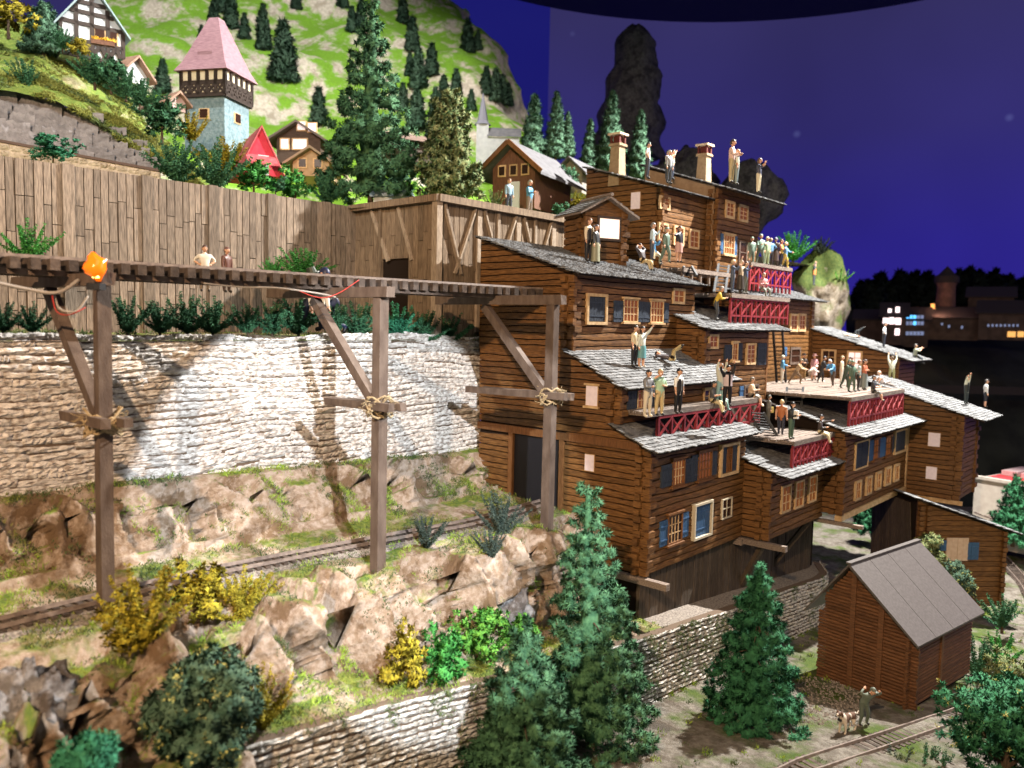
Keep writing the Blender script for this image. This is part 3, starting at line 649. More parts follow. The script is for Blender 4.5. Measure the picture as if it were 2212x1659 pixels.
        for i in range(bays):
            xa, xb = x0+i*w+.05, x0+(i+1)*w-.05
            if style == 'x': brace(xa, zm+.05, xb, z1-.14, -.03); brace(xa, z1-.14, xb, zm+.05, .04)
            else:
                xm = (xa+xb)/2; post(xm, .06); brace(xa, zm+.03, xm, (zm+z1)/2, -.03); brace(xm, (zm+z1)/2-.05, xb, z1-.14, -.03); brace(xa+.02, z1-.14, xm-.03, (zm+z1)/2, .03)
        if style == 'x':
            for i in range(bays):
                pass
SHG = []
for i in range(8):
    r = random.Random(i); b = MB(); h = .42
    front = [(-.5, -.01+r.uniform(-.03, .02)), (-.28, -.03+r.uniform(-.025, .025)), (0, -.035+r.uniform(-.025, .02)), (.28, -.03+r.uniform(-.025, .025)), (.5, -.01+r.uniform(-.03, .02))]
    vs = [(x, y, .0) for x, y in front]+[(x, y, .042+r.uniform(-.008, .01)) for x, y in front]+[(-.5, h, -.01), (.5, h, -.01), (-.5, h, .018), (.5, h, .018)]
    b.add(vs, [(j, j+1, 6+j, 5+j) for j in range(4)]+[(5, 6, 7, 8, 9, 13, 12), (4, 3, 2, 1, 0, 10, 11), (0, 5, 12, 10), (4, 11, 13, 9), (10, 12, 13, 11)])
    SHG.append(b.mesh('shingle', M_SHING))
X0 = 26.86
# --- lower tier (tunnel house)
z0 = 10.05
h3 = House('log_house', 'tall front log house of the stack, with the tunnel opening the lower track runs into', (X0, 16.65, z0), 8.45, 9.25, 15.25-z0, 16.0-z0, left=[(0, 15.35-z0), (1.6, 16.0-z0), (9.25, 16.0-z0)])
hol = (24.0-16.65-2.75, 24.0-16.65-.15, 0, 14.95-z0)
h3.planks('left', .02, 9.25, 0, 5.35, .27, holes=[(4.35, 7.15, 0, 4.95), (4.1, 9.3, 4.85, 5.28)])
h3.planks('left', .02, 9.25, 5.35, 5.95, .3)
h3.planks('front', 0, 8.45, 0, 5.2, .29); h3.logends(0, 5.2)
b = MB(); h3.bx(b, 'left', .4, 9.3, 4.98, 5.30, -.02, .12); b.build('lintel_beam', M_FASC, h3.root)
b = MB(); h3.bx(b, 'left', 7.1, 7.35, .3, 4.97, -.05, .10); b.build('tunnel_post', M_FASC, h3.root)
b = MB(); h3.bx(b, 'left', 4.2, 4.42, .3, 4.97, -.05, .10); b.build('tunnel_post', M_FASC, h3.root)
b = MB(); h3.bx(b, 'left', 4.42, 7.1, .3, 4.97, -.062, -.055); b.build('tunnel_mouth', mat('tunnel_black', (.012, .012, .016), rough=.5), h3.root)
f = 'front'; R = h3.rect
h3.shutter(f, R(f, cB(345, 400), cB(450, 590))); h3.window(f, R(f, cB(452, 345), cB(565, 575)), 4, 3, fm=M_FASC, bars=M_TRIM); h3.shutter(f, R(f, cB(575, 335), cB(638, 555)))
h3.shutter(f, R(f, cB(645, 300), cB(700, 540))); h3.window(f, R(f, cB(705, 270), cB(830, 510)), 4, 3, fm=M_FASC, bars=M_FASC); h3.shutter(f, R(f, cB(836, 262), cB(885, 480)))
r = R(f, cB(925, 195), cB(1090, 465)); h3.window(f, r, 1, 1, .12, pm=M_LOGD, depth=.16, sill=False)
w = (r[1]-r[0]-.24)/3; rr = lambda i: (r[0]+.12+w*i+.01, r[0]+.12+w*(i+1)-.01, r[2]+.14, r[3]-.14)
h3.shutter(f, rr(0), n=3); h3.window(f, rr(1), 3, 3, .03, fm=M_FASC, sill=False); h3.shutter(f, rr(2), n=3)
h3.shutter(f, R(f, cB(335, 950), cB(408, 1170)), M_BLUE); h3.window(f, R(f, cB(408, 890), cB(540, 1130)), 4, 3, fm=M_FASC, pm=M_DARKP, bars=M_TRIM); h3.shutter(f, R(f, cB(542, 870), cB(605, 1085)), M_BLUE)
r = R(f, cB(655, 780), cB(820, 1070)); h3.window(f, r, 1, 1, .10, fm=mat('cream_frame', (.5, .44, .33), rough=.7), pm=M_LOGD, depth=.2, sill=False); h3.shutter(f, (r[0]+.1, r[1]-.1, r[2]+.1, r[3]-.1), M_BLUE, 5)
h3.window(f, R(f, cB(940, 730), cB(1030, 895)), 2, 2, .06, fm=mat('cream_frame', (.5, .44, .33)), pm=M_DARKP, sill=False)
h3.window('left', h3.rect('left', cA(350, 1508), cA(440, 1690)), 1, 1, .02, pm=M_PAPER, sill=False, depth=.06)
h3.zb = h3.zf+.43*h3.D; h3.roof(y1=1.7)
b = MB(); b.box(-.2, .08, -1.1, 4.5, -.32, -.06); b.build('sill_beam', M_DECK, h3.root)
b = MB(); b.box(8.1, 8.4, -.2, 4.5, -.32, -.06); b.build('sill_beam', M_DECK, h3.root)
# --- middle tier
z2 = 15.98
h2 = House('log_house', 'middle log house of the stack, people on its long plank balcony', (X0, 18.1, z2), 8.45, 7.85, 17.65-z2, 18.85-z2, left=[(0, 17.65-z2), (2.6, 18.78-z2), (7.85, 18.78-z2)])
h2.planks('left', .02, 7.85, 0, 18.78-z2, .28); h2.planks('front', 0, 8.45, 0, 1.65, .28); h2.logends(0, 1.65)
R = h2.rect
h2.shutter(f, R(f, cA(752, 850), cA(838, 1065)), n=3); h2.window(f, R(f, cA(845, 835), cA(962, 1055)), 3, 3, .05, fm=M_TRIM); h2.shutter(f, R(f, cA(966, 850), cA(1040, 1040)), n=3)
h2.window(f, R(f, cA(1500, 880), cA(1600, 1000)), 2, 2, .06, pm=M_DARKP)
h2.window('left', h2.rect('left', cA(362, 836), cA(474, 1048)), 1, 1, .02, pm=M_PAPER, sill=True, depth=.06)
h2.zb = h2.zf+(18.85-17.65)/2.6*7.85; h2.roof(y1=2.75, x1=9.6, cap=300)
zd = 16.55-z2
h2.deck(.35, 10.6, -.98, -.1, zd, 'x', .105); h2.lattice(1.3, 10.7, -1.02, zd-1.25, zd-.22, 9, 'x')
# --- top-left tier
z1 = 18.72
h1 = House('log_house', 'upper log house of the stack with dark shutters, below the small hut', (X0, 20.6, z1), 10.2, 5.5, 22.2-z1, 23.9-z1)
h1.planks('left', .02, 5.4, 0, 5.1, .29); h1.planks('front', 0, 10.2, 0, 3.45, .3); h1.logends(0, 3.4)
R = h1.rect
r = R(f, cP(1085, 668), cP(1278, 982)); h1.window(f, r, 1, 1, .13, pm=M_LOGD, depth=.14, sill=False); h1.shutter(f, (r[0]+.15, r[1]-.15, r[2]+.15, r[3]-.15), n=6)
h1.shutter(f, R(f, cP(1355, 742), cP(1443, 955))); h1.window(f, R(f, cP(1446, 725), cP(1582, 955)), 4, 3, .05, bars=M_TRIM); h1.shutter(f, R(f, cP(1586, 750), cP(1650, 955))); h1.shutter(f, R(f, cP(1656, 755), cP(1710, 955)))
h1.window(f, R(f, cP(1714, 742), cP(1832, 962)), 4, 3, .05, bars=M_TRIM); h1.shutter(f, R(f, cP(1838, 765), cP(1888, 960)))
h1.window(f, R(f, cP(1935, 618), cP(2045, 780)), 2, 2, .12, sill=False)
h1.roof(y1=5.5, x1=10.6)
# --- H5 right of the front house
X5 = 35.3
h5 = House('log_house', 'small log house with three tall windows under a square plank terrace', (X5, 15.39, 10.1), 6.75, 5, 13.5-10.1, 15.1-10.1)
h5.planks('left', .02, 1.5, 0, 3.5, .27); h5.planks('front', 0, 6.75, 0, 3.38, .28); h5.logends(0, 3.3)
R = h5.rect
for tl, br in (((1515, 605), (1620, 835)), ((1650, 560), (1748, 790)), ((1785, 510), (1872, 735))): r = R(f, cB(*tl), cB(*br)); k = (r[1]-r[0])*.12; h5.window(f, (r[0]+k, r[1]-k, r[2], r[3]), 2, 3, .10, depth=.12, sill=False)
h5.roof(y1=3.2, x1=6.7, y0=-1.05)
h5.deck(1.45, 6.7, -.42, 2.3, 14.68-10.1, 'x', .2); h5.lattice(1.45, 6.7, -.44, 13.32-10.1, 14.48-10.1, 6, 'v')
b = MB(); b.box(-.2, .06, -1.0, 3, -.31, -.05); b.build('sill_beam', M_DECK, h5.root)
beam(h5.root, h5.loc, (35.6, 15.6, 10.0), (36.2, 17.0, 7.4), .22, .22, M_BASE, 'strut'); beam(h5.root, h5.loc, (40.8, 15.6, 10.0), (39.9, 17.0, 7.6), .22, .22, M_BASE, 'strut')
# --- H6
X6 = 42.05
h6 = House('log_house', 'log house with five small square windows below the big crowded terrace', (X6, 14.41, 10.35), 11.15, 6, 14.82-10.35, 16.44-10.35)
h6.planks('left', .02, 1.1, 0, 4.6, .29); h6.planks('front', 0, 11.15, 0, 4.42, .28); h6.logends(0, 3.9)
R = h6.rect
r = R(f, cC(545, 660), cC(660, 895)); h6.window(f, r, 1, 1, .08, pm=M_LOGD, sill=False); h6.shutter(f, (r[0]+.1, (r[0]+r[1])/2-.02, r[2]+.1, r[3]-.1)); h6.shutter(f, ((r[0]+r[1])/2+.02, r[1]-.1, r[2]+.1, r[3]-.1))
h6.shutter(f, R(f, cC(668, 650), cC(720, 830)), M_BLUE, 3); h6.window(f, R(f, cC(722, 635), cC(768, 820)), 2, 3, .05, fm=M_FASC); h6.shutter(f, R(f, cC(772, 625), cC(838, 790)), M_BLUE, 5); h6.window(f, R(f, cC(842, 610), cC(890, 780)), 2, 3, .05, fm=M_FASC); h6.shutter(f, R(f, cC(894, 590), cC(925, 750)), n=3)
r = R(f, cC(928, 545), cC(1028, 745)); h6.window(f, r, 1, 1, .12, pm=M_LOGD, depth=.16, sill=False); h6.shutter(f, (r[0]+.14, r[1]-.14, r[2]+.14, r[3]-.14), n=4)
for tl, br in (((530, 1050), (600, 1210)), ((640, 1005), (704, 1158)), ((737, 960), (796, 1110)), ((827, 915), (893, 1066)), ((917, 885), (973, 1028))): r = R(f, cC(*tl), cC(*br)); k = (r[1]-r[0])*.14; h6.window(f, (r[0]+k, r[1]-k, r[2], r[3]), 2, 2, .12, depth=.13, sill=False)
h6.roof(y1=3.4, x1=11.0, y0=-1.05)
h6.deck(.75, 9.95, .1, 2.5, 16.47-10.35, 'x', .3); h6.deck(.75, 16.6, 2.62, 7.8, 16.47-10.35, 'x', .3); h6.lattice(.75, 9.9, .08, 14.92-10.35, 16.25-10.35, 9, 'v')
b = MB(); b.box(-.1, 11.2, -.1, .25, -.3, -.02); b.build('sill_beam', M_TRIM, h6.root)
b = MB(); b.box(-.25, .02, -1.2, 3, -.5, -.32); b.build('sill_beam', M_DECK, h6.root)
b = MB(); b.box(10.95, 11.13, -.09, .02, 0, 4); b.build('corner_board', M_TRIM, h6.root)
# --- H7 rightmost
X7 = 53.19
h7 = House('log_house', 'rightmost tall log house with two white-papered windows and a sloping shingle roof', (X7, 11.45, 9.9), 4, 6.0, 15.15-9.9, 16.9-9.9)
h7.planks('left', .02, 3.3, 0, 6.4, .29); h7.planks('front', 0, 4, 0, 5.2, .3); h7.logends(0, 5.2); h7.logends(0, 5.2, x=3.7, side=False)
for q in (((1275, 560), (1388, 710)), ((1252, 892), (1355, 1033))): h7.window('left', h7.rect('left', cC(*q[0]), cC(*q[1])), 1, 1, .02, pm=M_PAPER, sill=False, depth=.07)
h7.roof(y1=6.0, y0=-1.2, x1=4.5)
b = MB(); b.box(-.14, -.02, -.3, 3.2, -.25, 0); b.build('sill_beam', M_TRIM, h7.root)
# --- H8 behind the terrace
X8 = 58.8
h8 = House('log_house', 'log house behind the crowded terrace with one bright window and a long shingle roof', (X8, 16.85, 16.1), 4, 6.6, 18.2-16.1, 20.15-16.1)
h8.planks('left', .02, 6.3, 0, 4, .3); h8.planks('front', 0, 4, 0, 2.1, .3); h8.logends(0, 2.1)
l = 'left'
h8.window(l, h8.rect(l, cD(900, 602), cD(990, 745)), 2, 3, .13, pm=M_DARKP, sill=False); h8.window(l, h8.rect(l, cD(1066, 612), cD(1160, 745)), 2, 3, .13, pm=mat('bright_pane', (.6, .5, .5), emit=(1, .75, .72), est=.8), sill=False)
h8.roof(y1=6.6, y0=-1.0, x1=4.5)
# --- H4 middle right
X4 = 35.39
h4 = House('log_house', 'log house with closed slate shutters under the lower of the two red-trellised decks', (X4, 19.08, 16.0), 7.35, 4.5, 20.0-16.0, 21.6-16.0)
h4.planks('left', .02, 1.6, 0, 4.4, .28); h4.planks('front', 0, 7.35, 0, 4.0, .29); h4.logends(2.0, 4.0)
R = h4.rect
h4.window(f, R(f, cA(1548, 335), cA(1638, 480)), 2, 2, .12, sill=False); h4.shutter(f, R(f, cA(1706, 440), cA(1775, 580))); h4.window(f, R(f, cA(1780, 420), cA(1828, 595)), 2, 3, .06); h4.shutter(f, R(f, cA(1832, 425), cA(1874, 605)))
h4.window(f, R(f, cA(1922, 425), cA(2003, 632)), 2, 4, .11, sill=False); h4.shutter(f, R(f, cA(2032, 425), cA(2110, 635)))
h4.window(f, R(f, cA(1895, 838), cA(2030, 1000)), 1, 2, .13, fm=M_GREYW, pm=M_DARKP, sill=False, name='door'); h4.shutter(f, R(f, cA(1855, 850), cA(1888, 990)), M_BLUE, 2)
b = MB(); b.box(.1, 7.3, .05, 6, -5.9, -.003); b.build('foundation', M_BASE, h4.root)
h4.roof(y1=3.2, x1=9.2)
h4.deck(3.3, 10.7, .35, 3.4, 21.75-16, 'x', .26); h4.lattice(3.45, 10.65, .38, 20.2-16, 21.55-16, 6, 'v')
b = MB(); b.box(7.2, 7.36, -.05, .05, 0, 4); b.build('corner_board', M_FASC, h4.root)
# --- H9
h9 = House('log_house', 'log house with a door on to the crowded terrace, under the higher red-trellised deck', (46.2, 22.97, 16.3), 12.6, 4, 22.2-16.3, 23.4-16.3)
h9.planks('front', 0, 12.6, 0, 5.9, .3); h9.planks('left', 0, 2, 0, 6, .3)
for i in range(17):
    b = MB(); z = .1+i*.33; b.box(12.3+U(-.05, .05), 12.75, -.16, .05, z, z+.28); b.build('log_end', M_LOG, h9.wall)
R = h9.rect
h9.window(f, R(f, cD(690, 372), cD(735, 490)), 2, 3, .16, sill=False); h9.window(f, R(f, cD(746, 372), cD(785, 490)), 2, 3, .16, sill=False)
h9.window(f, R(f, cD(690, 592), cD(750, 700)), 1, 2, .16, fm=M_GREYW, pm=M_DARKP, sill=False, name='door'); h9.shutter(f, R(f, cD(640, 590), cD(665, 650)), M_BLUE, 3)
h9.roof(y1=2.5, x1=13.4, y0=-.8)
h9.deck(.9, 7.2, -.55, 2, 24.05-16.3, 'x', .3); h9.lattice(.95, 7.1, -.55, 22.3-16.3, 23.85-16.3, 5, 'v')
# --- top pair
X10 = 39.34
h10 = House('log_house', 'top log house with the left chimney and a narrow porch of people', (X10, 24.12, 21.8), 5.3, 5.3, 27.75-21.8, 29.35-21.8)
h10.planks('left', .02, 5.25, 0, 7.5, .31); h10.planks('front', 0, 5.3, 0, 5.9, .31); h10.logends(0, 5.8, ch=.31)
R = h10.rect
for tl, br in (((1068, 690), (1165, 845)), ((1057, 955), (1145, 1155)), ((1208, 985), (1300, 1195)), ((1363, 1020), (1450, 1225))): h10.window(f, R(f, cE(*tl), cE(*br)), 2, 3, .11, sill=False)
h10.window(l, h10.rect(l, cE(802, 665), cE(890, 825)), 1, 1, .02, pm=M_PAPER, sill=False, depth=.06)
h10.roof(y1=5.4, x1=5.25)
h10.deck(-1.3, 4.7, -2.2, -.1, 23.1-21.8, 'x', .2, legs=7)
X11 = 44.55
h11 = House('log_house', 'highest log house with the right chimney, at the top right of the stack', (X11, 23.5, 22.1), 5.9, 5.2, 28.45-22.1, 30.2-22.1)
h11.planks('front', 0, 5.9, 0, 6.3, .31); h11.logends(0, 6.3, ch=.31)
b = MB(); h11.bx(b, l, .15, 5.1, 0, 6.3, -.01, .04)
b.add([(-.04, .15, 6.3), (-.04, 5.1, 6.3), (-.04, 5.1, 7.9), (-.04, .15, 6.35)], [(0, 3, 2, 1)]); b.build('side_panel', mat('beige_render', (.26, .17, .10), (.32, .22, .13), 3, rough=.8), h11.root)
R = h11.rect
for tl, br in (((1718, 735), (1800, 930)), ((1848, 775), (1932, 965))): h11.window(f, R(f, cE(*tl), cE(*br)), 2, 3, .16, sill=False)
r = R(f, cE(1700, 1070), cE(1795, 1285)); h11.window(f, r, 4, 3, .07); h11.shutter(f, (r[0]-.4, r[0]-.04, r[2], r[3]), M_BLUE, 3); h11.shutter(f, (r[1]+.04, r[1]+.4, r[2], r[3]), M_BLUE, 3)
h11.window(f, R(f, cE(1850, 1135), cE(1920, 1370)), 1, 2, .12, fm=M_GREYW, pm=M_DARKP, sill=False, name='door')
h11.roof(y1=5.3, y0=-1.4, x1=6.6)
def chimney(h, px_base, px_top, d):
    p = dep(*px_base, d); q = dep(*px_top, d); H = q.z-p.z; o = p-h.loc; w = .38
    b = MB(); t = w*.78
    b.hexa([(o.x-w, o.y-w, o.z-.8), (o.x+w, o.y-w, o.z-.8), (o.x+w, o.y+w, o.z-.8), (o.x-w, o.y+w, o.z-.8)]+[(o.x-t, o.y-t, o.z+H*.68), (o.x+t, o.y-t, o.z+H*.68), (o.x+t, o.y+t, o.z+H*.68), (o.x-t, o.y+t, o.z+H*.68)])
    c = b.build('chimney', mat('tan_chimney', (.27, .195, .115), (.35, .26, .16), 5, rough=.85, bump=.3), h.root)
    b = MB(); w = .39; z = o.z+H*.68; b.box(o.x-w, o.x+w, o.y-w, o.y+w, z+.003, z+.14); b.build('chimney_collar', mat('tan_chimney', (0, 0, 0)), c)
    b = MB()
    for sx in (-1, 1):
        for sy in (-1, 1): b.box(o.x+sx*.27-.06, o.x+sx*.27+.06, o.y+sy*.27-.06, o.y+sy*.27+.06, z+.143, z+.62)
    b.box(o.x-.2, o.x+.2, o.y-.2, o.y+.2, z+.143, z+.6); b.build('chimney_pot', mat('soot_red', (.10, .02, .015), rough=.8), c)
    b = MB(); b.box(o.x-.44, o.x+.44, o.y-.44, o.y+.44, z+.623, z+.74); b.build('chimney_cap', mat('chimney_cap', (.6, .48, .34), rough=.8), c)
chimney(h10, cE(660, 470), cE(690, 100), 47); chimney(h11, cE(1510, 525), cE(1550, 215), 51)
# --- small hut on the upper roof
hp = dep(*cE(335, 1325), 39)
hz = hp.z
hut = House('log_hut', 'tiny gabled log hut with one big glowing window on the upper roof', (hp.x, hp.y, hz-.5), 2.45, 2.0, 2.9, 2.9, rz=math.radians(-22), cat='hut')
# its gable faces the viewer: after the turn that is the 'left' face's neighbour, so planks are laid on both
hut.planks('front', 0, 2.45, 0, 2.9, .3); hut.planks('left', 0, 2.0, .1, 2.9, .3)
hut.logends(.2, 2.9); hut.logends(.2, 2.9, x=2.1)
# --- porch ladder, ladders
def ladder(label, a, b2, w, n, m, name='ladder', side=None):
    a, b2 = V(a), V(b2); r = thing(name, label, 'ladder', a); d = (b2-a); s = V(side).normalized()*w/2 if side else d.cross(V((0, 0, 1))).normalized()*w/2
    for k in (-1, 1):
        bb = MB(a); bb.bar(a+s*k, b2+s*k, .12, .12); bb.build('rail', m, r)
    for i in range(n):
        p = a+d*((i+.6)/n); bb = MB(a); bb.bar(p-s, p+s, .10, .05); bb.build('rung', m, r)
    return r
ladder('tall black ladder leaning from the crowded terrace up to the roof above', onZ(*cQ(395, 725), 16.5), dep(*cQ(350, 60), (onZ(*cQ(395, 725), 16.5)-CAM).dot(FW)-.6), .62, 14, M_BLK, side=(.75, -.65, 0))
M_LADG = mat('grey_ladder', (.045, .05, .055), (.075, .08, .088), 5, rough=.7)
ladder('short grey ladder from the square terrace up to the big terrace edge', onY(*cQ(545, 1050), 17.6), onY(*cQ(570, 790), 17.9), .95, 5, M_LADG, side=(.75, -.65, 0))
ladder('grey stair-ladder from the long balcony down to the square terrace', onY(*cQ(240, 1380), 16.4), onY(*cQ(70, 1100), 16.9), .8, 8, M_LADG, side=(0, 1, 0))
ladder('broad grey ladder rising from the lower red deck to the higher deck', onY(*cR(660, 1000), 20.6), onY(*cR(720, 590), 23.0), 1.3, 8, M_LADG, side=(1, 0, 0))
ladder('little grey step leaning at the end of the porch', onY(*cE(1400, 1480), 21.6), onY(*cE(1350, 1390), 22.0), .5, 3, M_LADG, side=(0, 1, 0))
# --- dark plank base under the houses, curved away at the right end
base = thing('base_wall', 'tall dark vertical-board wall carrying the log houses above the gravel strip', 'wall', (36, 17, 6))
x = 26.9; bpts = []
while x < 44.4: bpts.append((x, 16.95)); x += .26
bpts += [(44.6+1.2*math.sin(t), 18.15-1.2*math.cos(t)) for t in [i*.2 for i in range(1, 8)]]+[(45.8, 18.2+.26*i) for i in range(22)]
for (xa, ya), (xb, yb) in zip(bpts, bpts[1:]):
    t = math.atan2(yb-ya, xb-xa); bb = MB((36, 17, 6)); nx, ny = math.sin(t), -math.cos(t); j = U(.03, .06)
    dx_, dy_ = (xb-xa)*.05, (yb-ya)*.05; zb_ = pl(WT, xa)-.35
    p = [(xa+dx_, ya+dy_), (xb-dx_, yb-dy_), (xb-dx_-nx*.1, yb-dy_-ny*.1), (xa+dx_-nx*.1, ya+dy_-ny*.1)]
    p[0] = (p[0][0]+nx*j, p[0][1]+ny*j); p[1] = (p[1][0]+nx*j, p[1][1]+ny*j)
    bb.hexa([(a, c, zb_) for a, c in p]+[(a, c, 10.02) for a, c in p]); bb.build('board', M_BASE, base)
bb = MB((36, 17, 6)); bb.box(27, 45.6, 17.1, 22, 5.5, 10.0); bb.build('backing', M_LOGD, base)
# ================================================================= round-log barn
bz = 4.75; c0 = onZ(*cG(1460, 1300), bz); cl = onZ(*cG(882, 1085), bz); crn = onZ(*cG(1845, 1062), bz)
ea = (cl-c0); eb = (crn-c0); Wd = ea.length; Lg = eb.length
rzb = math.atan2(eb.y, eb.x)
barn = thing('log_barn', 'brown round-log barn with a grey four-panel metal roof, front right', 'barn', c0, rzb)
BM = Matrix.Translation(c0) @ Matrix.Rotation(rzb, 4, 'Z'); BI = BM.inverted()
def bpx(px, plane, val):
    o = BI @ CAM; d = BI.to_3x3() @ ray(*px); t = (val-o[plane])/d[plane]; return o+d*t
# local: gable face is x=0 (y from 0 to Wd), long side y=0
top_e = bpx(cG(1470, 800), 0, 0).z; apex = bpx(cG(1100, 345), 0, 0); Ha = apex.z; ya = apex.y; top_l = bpx(cG(890, 515), 0, 0).z
print('BARN', Wd, Lg, top_e, Ha, ya, top_l)
M_RLOG = mat('red_brown_round_log', (.085, .038, .018), (.165, .076, .034), 3, (1, 1, 8), .5, .3, 10, .2)
b = MB(); P = [(0, 0), (0, top_e), (ya, Ha), (Wd, top_l), (Wd, 0)]
b.add([(.1, max(.1, min(Wd-.1, y)), z-.05) for y, z in P]+[(Lg-.1, max(.1, min(Wd-.1, y)), z-.05) for y, z in P], [(4, 3, 2, 1, 0), (5, 6, 7, 8, 9)]+[(i, (i+1) % 5, 5+(i+1) % 5, 5+i) for i in range(5)])
wal = b.build('wall', M_LOGD, barn)
def gtop(y): return pl([(0, top_e), (ya, Ha), (Wd, top_l)], y)
lh = .145; z = .07
while z < Ha-.1:
    ys_ = [y for y in [i*Wd/60 for i in range(61)] if gtop(y)-.06 > z]
    if len(ys_) > 3:
        ex = .24 if z < top_e-.1 else 0
        b = MB(); b.tube([(.08, ys_[0]-ex+U(-.03, .03), z), (.08, ys_[-1]+(ex if z < top_l else 0)+U(-.03, .03), z)], lh*.48, 8); b.build('log', M_RLOG, wal)
    if z < top_e-.05:
        b = MB(); b.tube([(-.24+U(-.03, .03), .08, z+lh/2), (Lg+.2, .08, z+lh/2)], lh*.48, 8); b.build('log', M_RLOG, wal)
    z += lh
for yf_ in (.34, .66):
    yy = Wd*yf_; b = MB(); b.box(-.04, .12, yy-.11, yy+.11, 0, gtop(yy)-.05); b.build('batten', M_RLOG, barn)
b = MB(); b.box(Lg*.47, Lg*.47+.2, -.04, .1, .6, top_e); b.build('batten', M_RLOG, barn)
M_METAL = mat('grey_metal_roof', (.072, .061, .056), (.10, .088, .082), 9, rough=.45, spec=.6, bump=.12, bsc=60)
ovx = .35; sl1 = (Ha-top_e)/ya; sl2 = (Ha-top_l)/(Wd-ya)
b = MB(); b.hexa([(-ovx, -.35, top_e-.35*sl1), (Lg+ovx, -.35, top_e-.35*sl1), (Lg+ovx, ya, Ha), (-ovx, ya, Ha), (-ovx, -.35, top_e-.35*sl1+.08), (Lg+ovx, -.35, top_e-.35*sl1+.08), (Lg+ovx, ya, Ha+.1), (-ovx, ya, Ha+.1)])
rf = b.build('roof', M_METAL, barn)
for i in range(4):
    xa, xb = lerp(-ovx-.02, Lg+ovx+.02, i/4)+.012, lerp(-ovx-.02, Lg+ovx+.02, (i+1)/4)-.012
    b = MB(); b.hexa([(xa, -.38, top_e-.38*sl1+.083), (xb, -.38, top_e-.38*sl1+.083), (xb, ya, Ha+.103), (xa, ya, Ha+.103), (xa, -.38, top_e-.38*sl1+.125), (xb, -.38, top_e-.38*sl1+.125), (xb, ya, Ha+.145), (xa, ya, Ha+.145)]); b.build('roof_panel', M_METAL, rf)
b = MB(); e2 = .75; b.hexa([(-ovx, ya+.002, Ha), (Lg+ovx, ya+.002, Ha), (Lg+ovx, Wd+e2, top_l-e2*sl2), (-ovx, Wd+e2, top_l-e2*sl2), (-ovx, ya+.002, Ha+.12), (Lg+ovx, ya+.002, Ha+.12), (Lg+ovx, Wd+e2, top_l-e2*sl2+.1), (-ovx, Wd+e2, top_l-e2*sl2+.1)]); b.build('roof', M_METAL, barn)
b = MB(); b.bar((-ovx-.03, ya, Ha+.15), (Lg+ovx+.03, ya, Ha+.15), .22, .07); b.build('ridge_cap', M_METAL, barn)
# ================================================================= shuttered house at the lower right
g3 = 3.95; a = onZ(*cH(1110, 1290), g3); e = onZ(*cH(1905, 1290), g3); d = e-a; rz13 = math.atan2(d.y, d.x); L13 = d.length
h13 = House('log_house', 'log house with pale closed shutters between two blue ones, lower right', (a.x, a.y, g3), L13+.6, 5, 4, 4, rz=rz13, group='log houses stacked up the hillside')
# its visible long face has a roof edge falling to the right
o = h13.uv('front', cH(1110, 235))[1]; o2 = h13.uv('front', cH(2080, 540))[1]; Lx = L13+.6; o_a, o_b = o, o2
bpy.data.objects.remove(h13.wall)
b = MB(); b.hexa([(.05, .06, 0), (Lx, .06, 0), (Lx, 5, 0), (.05, 5, 0), (.05, .06, o-.1), (Lx, .06, o2-.1), (Lx, 5, o2-.1), (.05, 5, o-.1)]); h13.wall = b.build('wall', M_LOGD, h13.root)
n = int(o/.3)
for c in range(n+1):
    zl, zh = c*.3+.02, c*.3+.285; xe = Lx
    if zl > o2-.15: xe = max(.3, Lx*(o-.12-zl)/(o-o2))
    xt = Lx if zh < o2-.1 else max(.25, Lx*(o-.12-zh)/(o-o2))
    if xe < .35: continue
    b = MB(); b.hexa([(0, -.03, zl), (xe, -.03, zl), (xe, .1, zl), (0, .1, zl), (0, -.03, zh), (min(xt, xe), -.03, zh), (min(xt, xe), .1, zh), (0, .1, zh)]); b.build('plank', M_LOG, h13.wall)
    for xx in (0.05, .5, Lx-.35):
        if zh < pl([(0, o), (Lx, o2)], xx)-.1: b = MB(); b.box(xx, xx+.24+U(-.04, .04), -.2+U(-.05, .05), .02, zl, zh-.02); b.build('log_end', M_LOG, h13.wall)
for i in range(13):
    b = MB(); b.bar((-.03, .15+i*.38, .2), (-.03, .9+i*.33, o-.4), .06, .3, jit=.01); b.build('board', M_BASE, h13.wall)
b = MB(); ang13 = math.atan((o-o2)/Lx)
zr = lambda x, o=o, o2=o2: o+.02-(o-o2)/Lx*x
b.hexa([(-.5, -.4, zr(-.5)-.08), (Lx+.6, -.4, zr(Lx+.6)-.08), (Lx+.6, 5.2, zr(Lx+.6)-.08), (-.5, 5.2, zr(-.5)-.08), (-.5, -.4, zr(-.5)), (Lx+.6, -.4, zr(Lx+.6)), (Lx+.6, 5.2, zr(Lx+.6)), (-.5, 5.2, zr(-.5))]); rf13 = b.build('roof', M_LOGD, h13.root)
sl_ = []
for r_ in range(int((Lx+1.1)/.27)):
    x = Lx+.62-r_*.27; y = -.45+(r_ % 2)*-.12
    while y < 5.1: w = U(.26, .44); sl_.append((V((x, y+w/2, zr(x)+.03)), w)); y += w
sl_.sort(key=lambda q: q[0].y)
R13 = Matrix.Rotation(math.pi/2, 4, 'Z') @ Matrix.Rotation(ang13-.06, 4, 'X')
for p, w in sl_[:300]:
    oo = link('shingle', RND.choice(SHG), rf13); oo.matrix_local = Matrix.Translation(p) @ R13 @ Matrix.Diagonal((w*.97, 1, 1, 1))
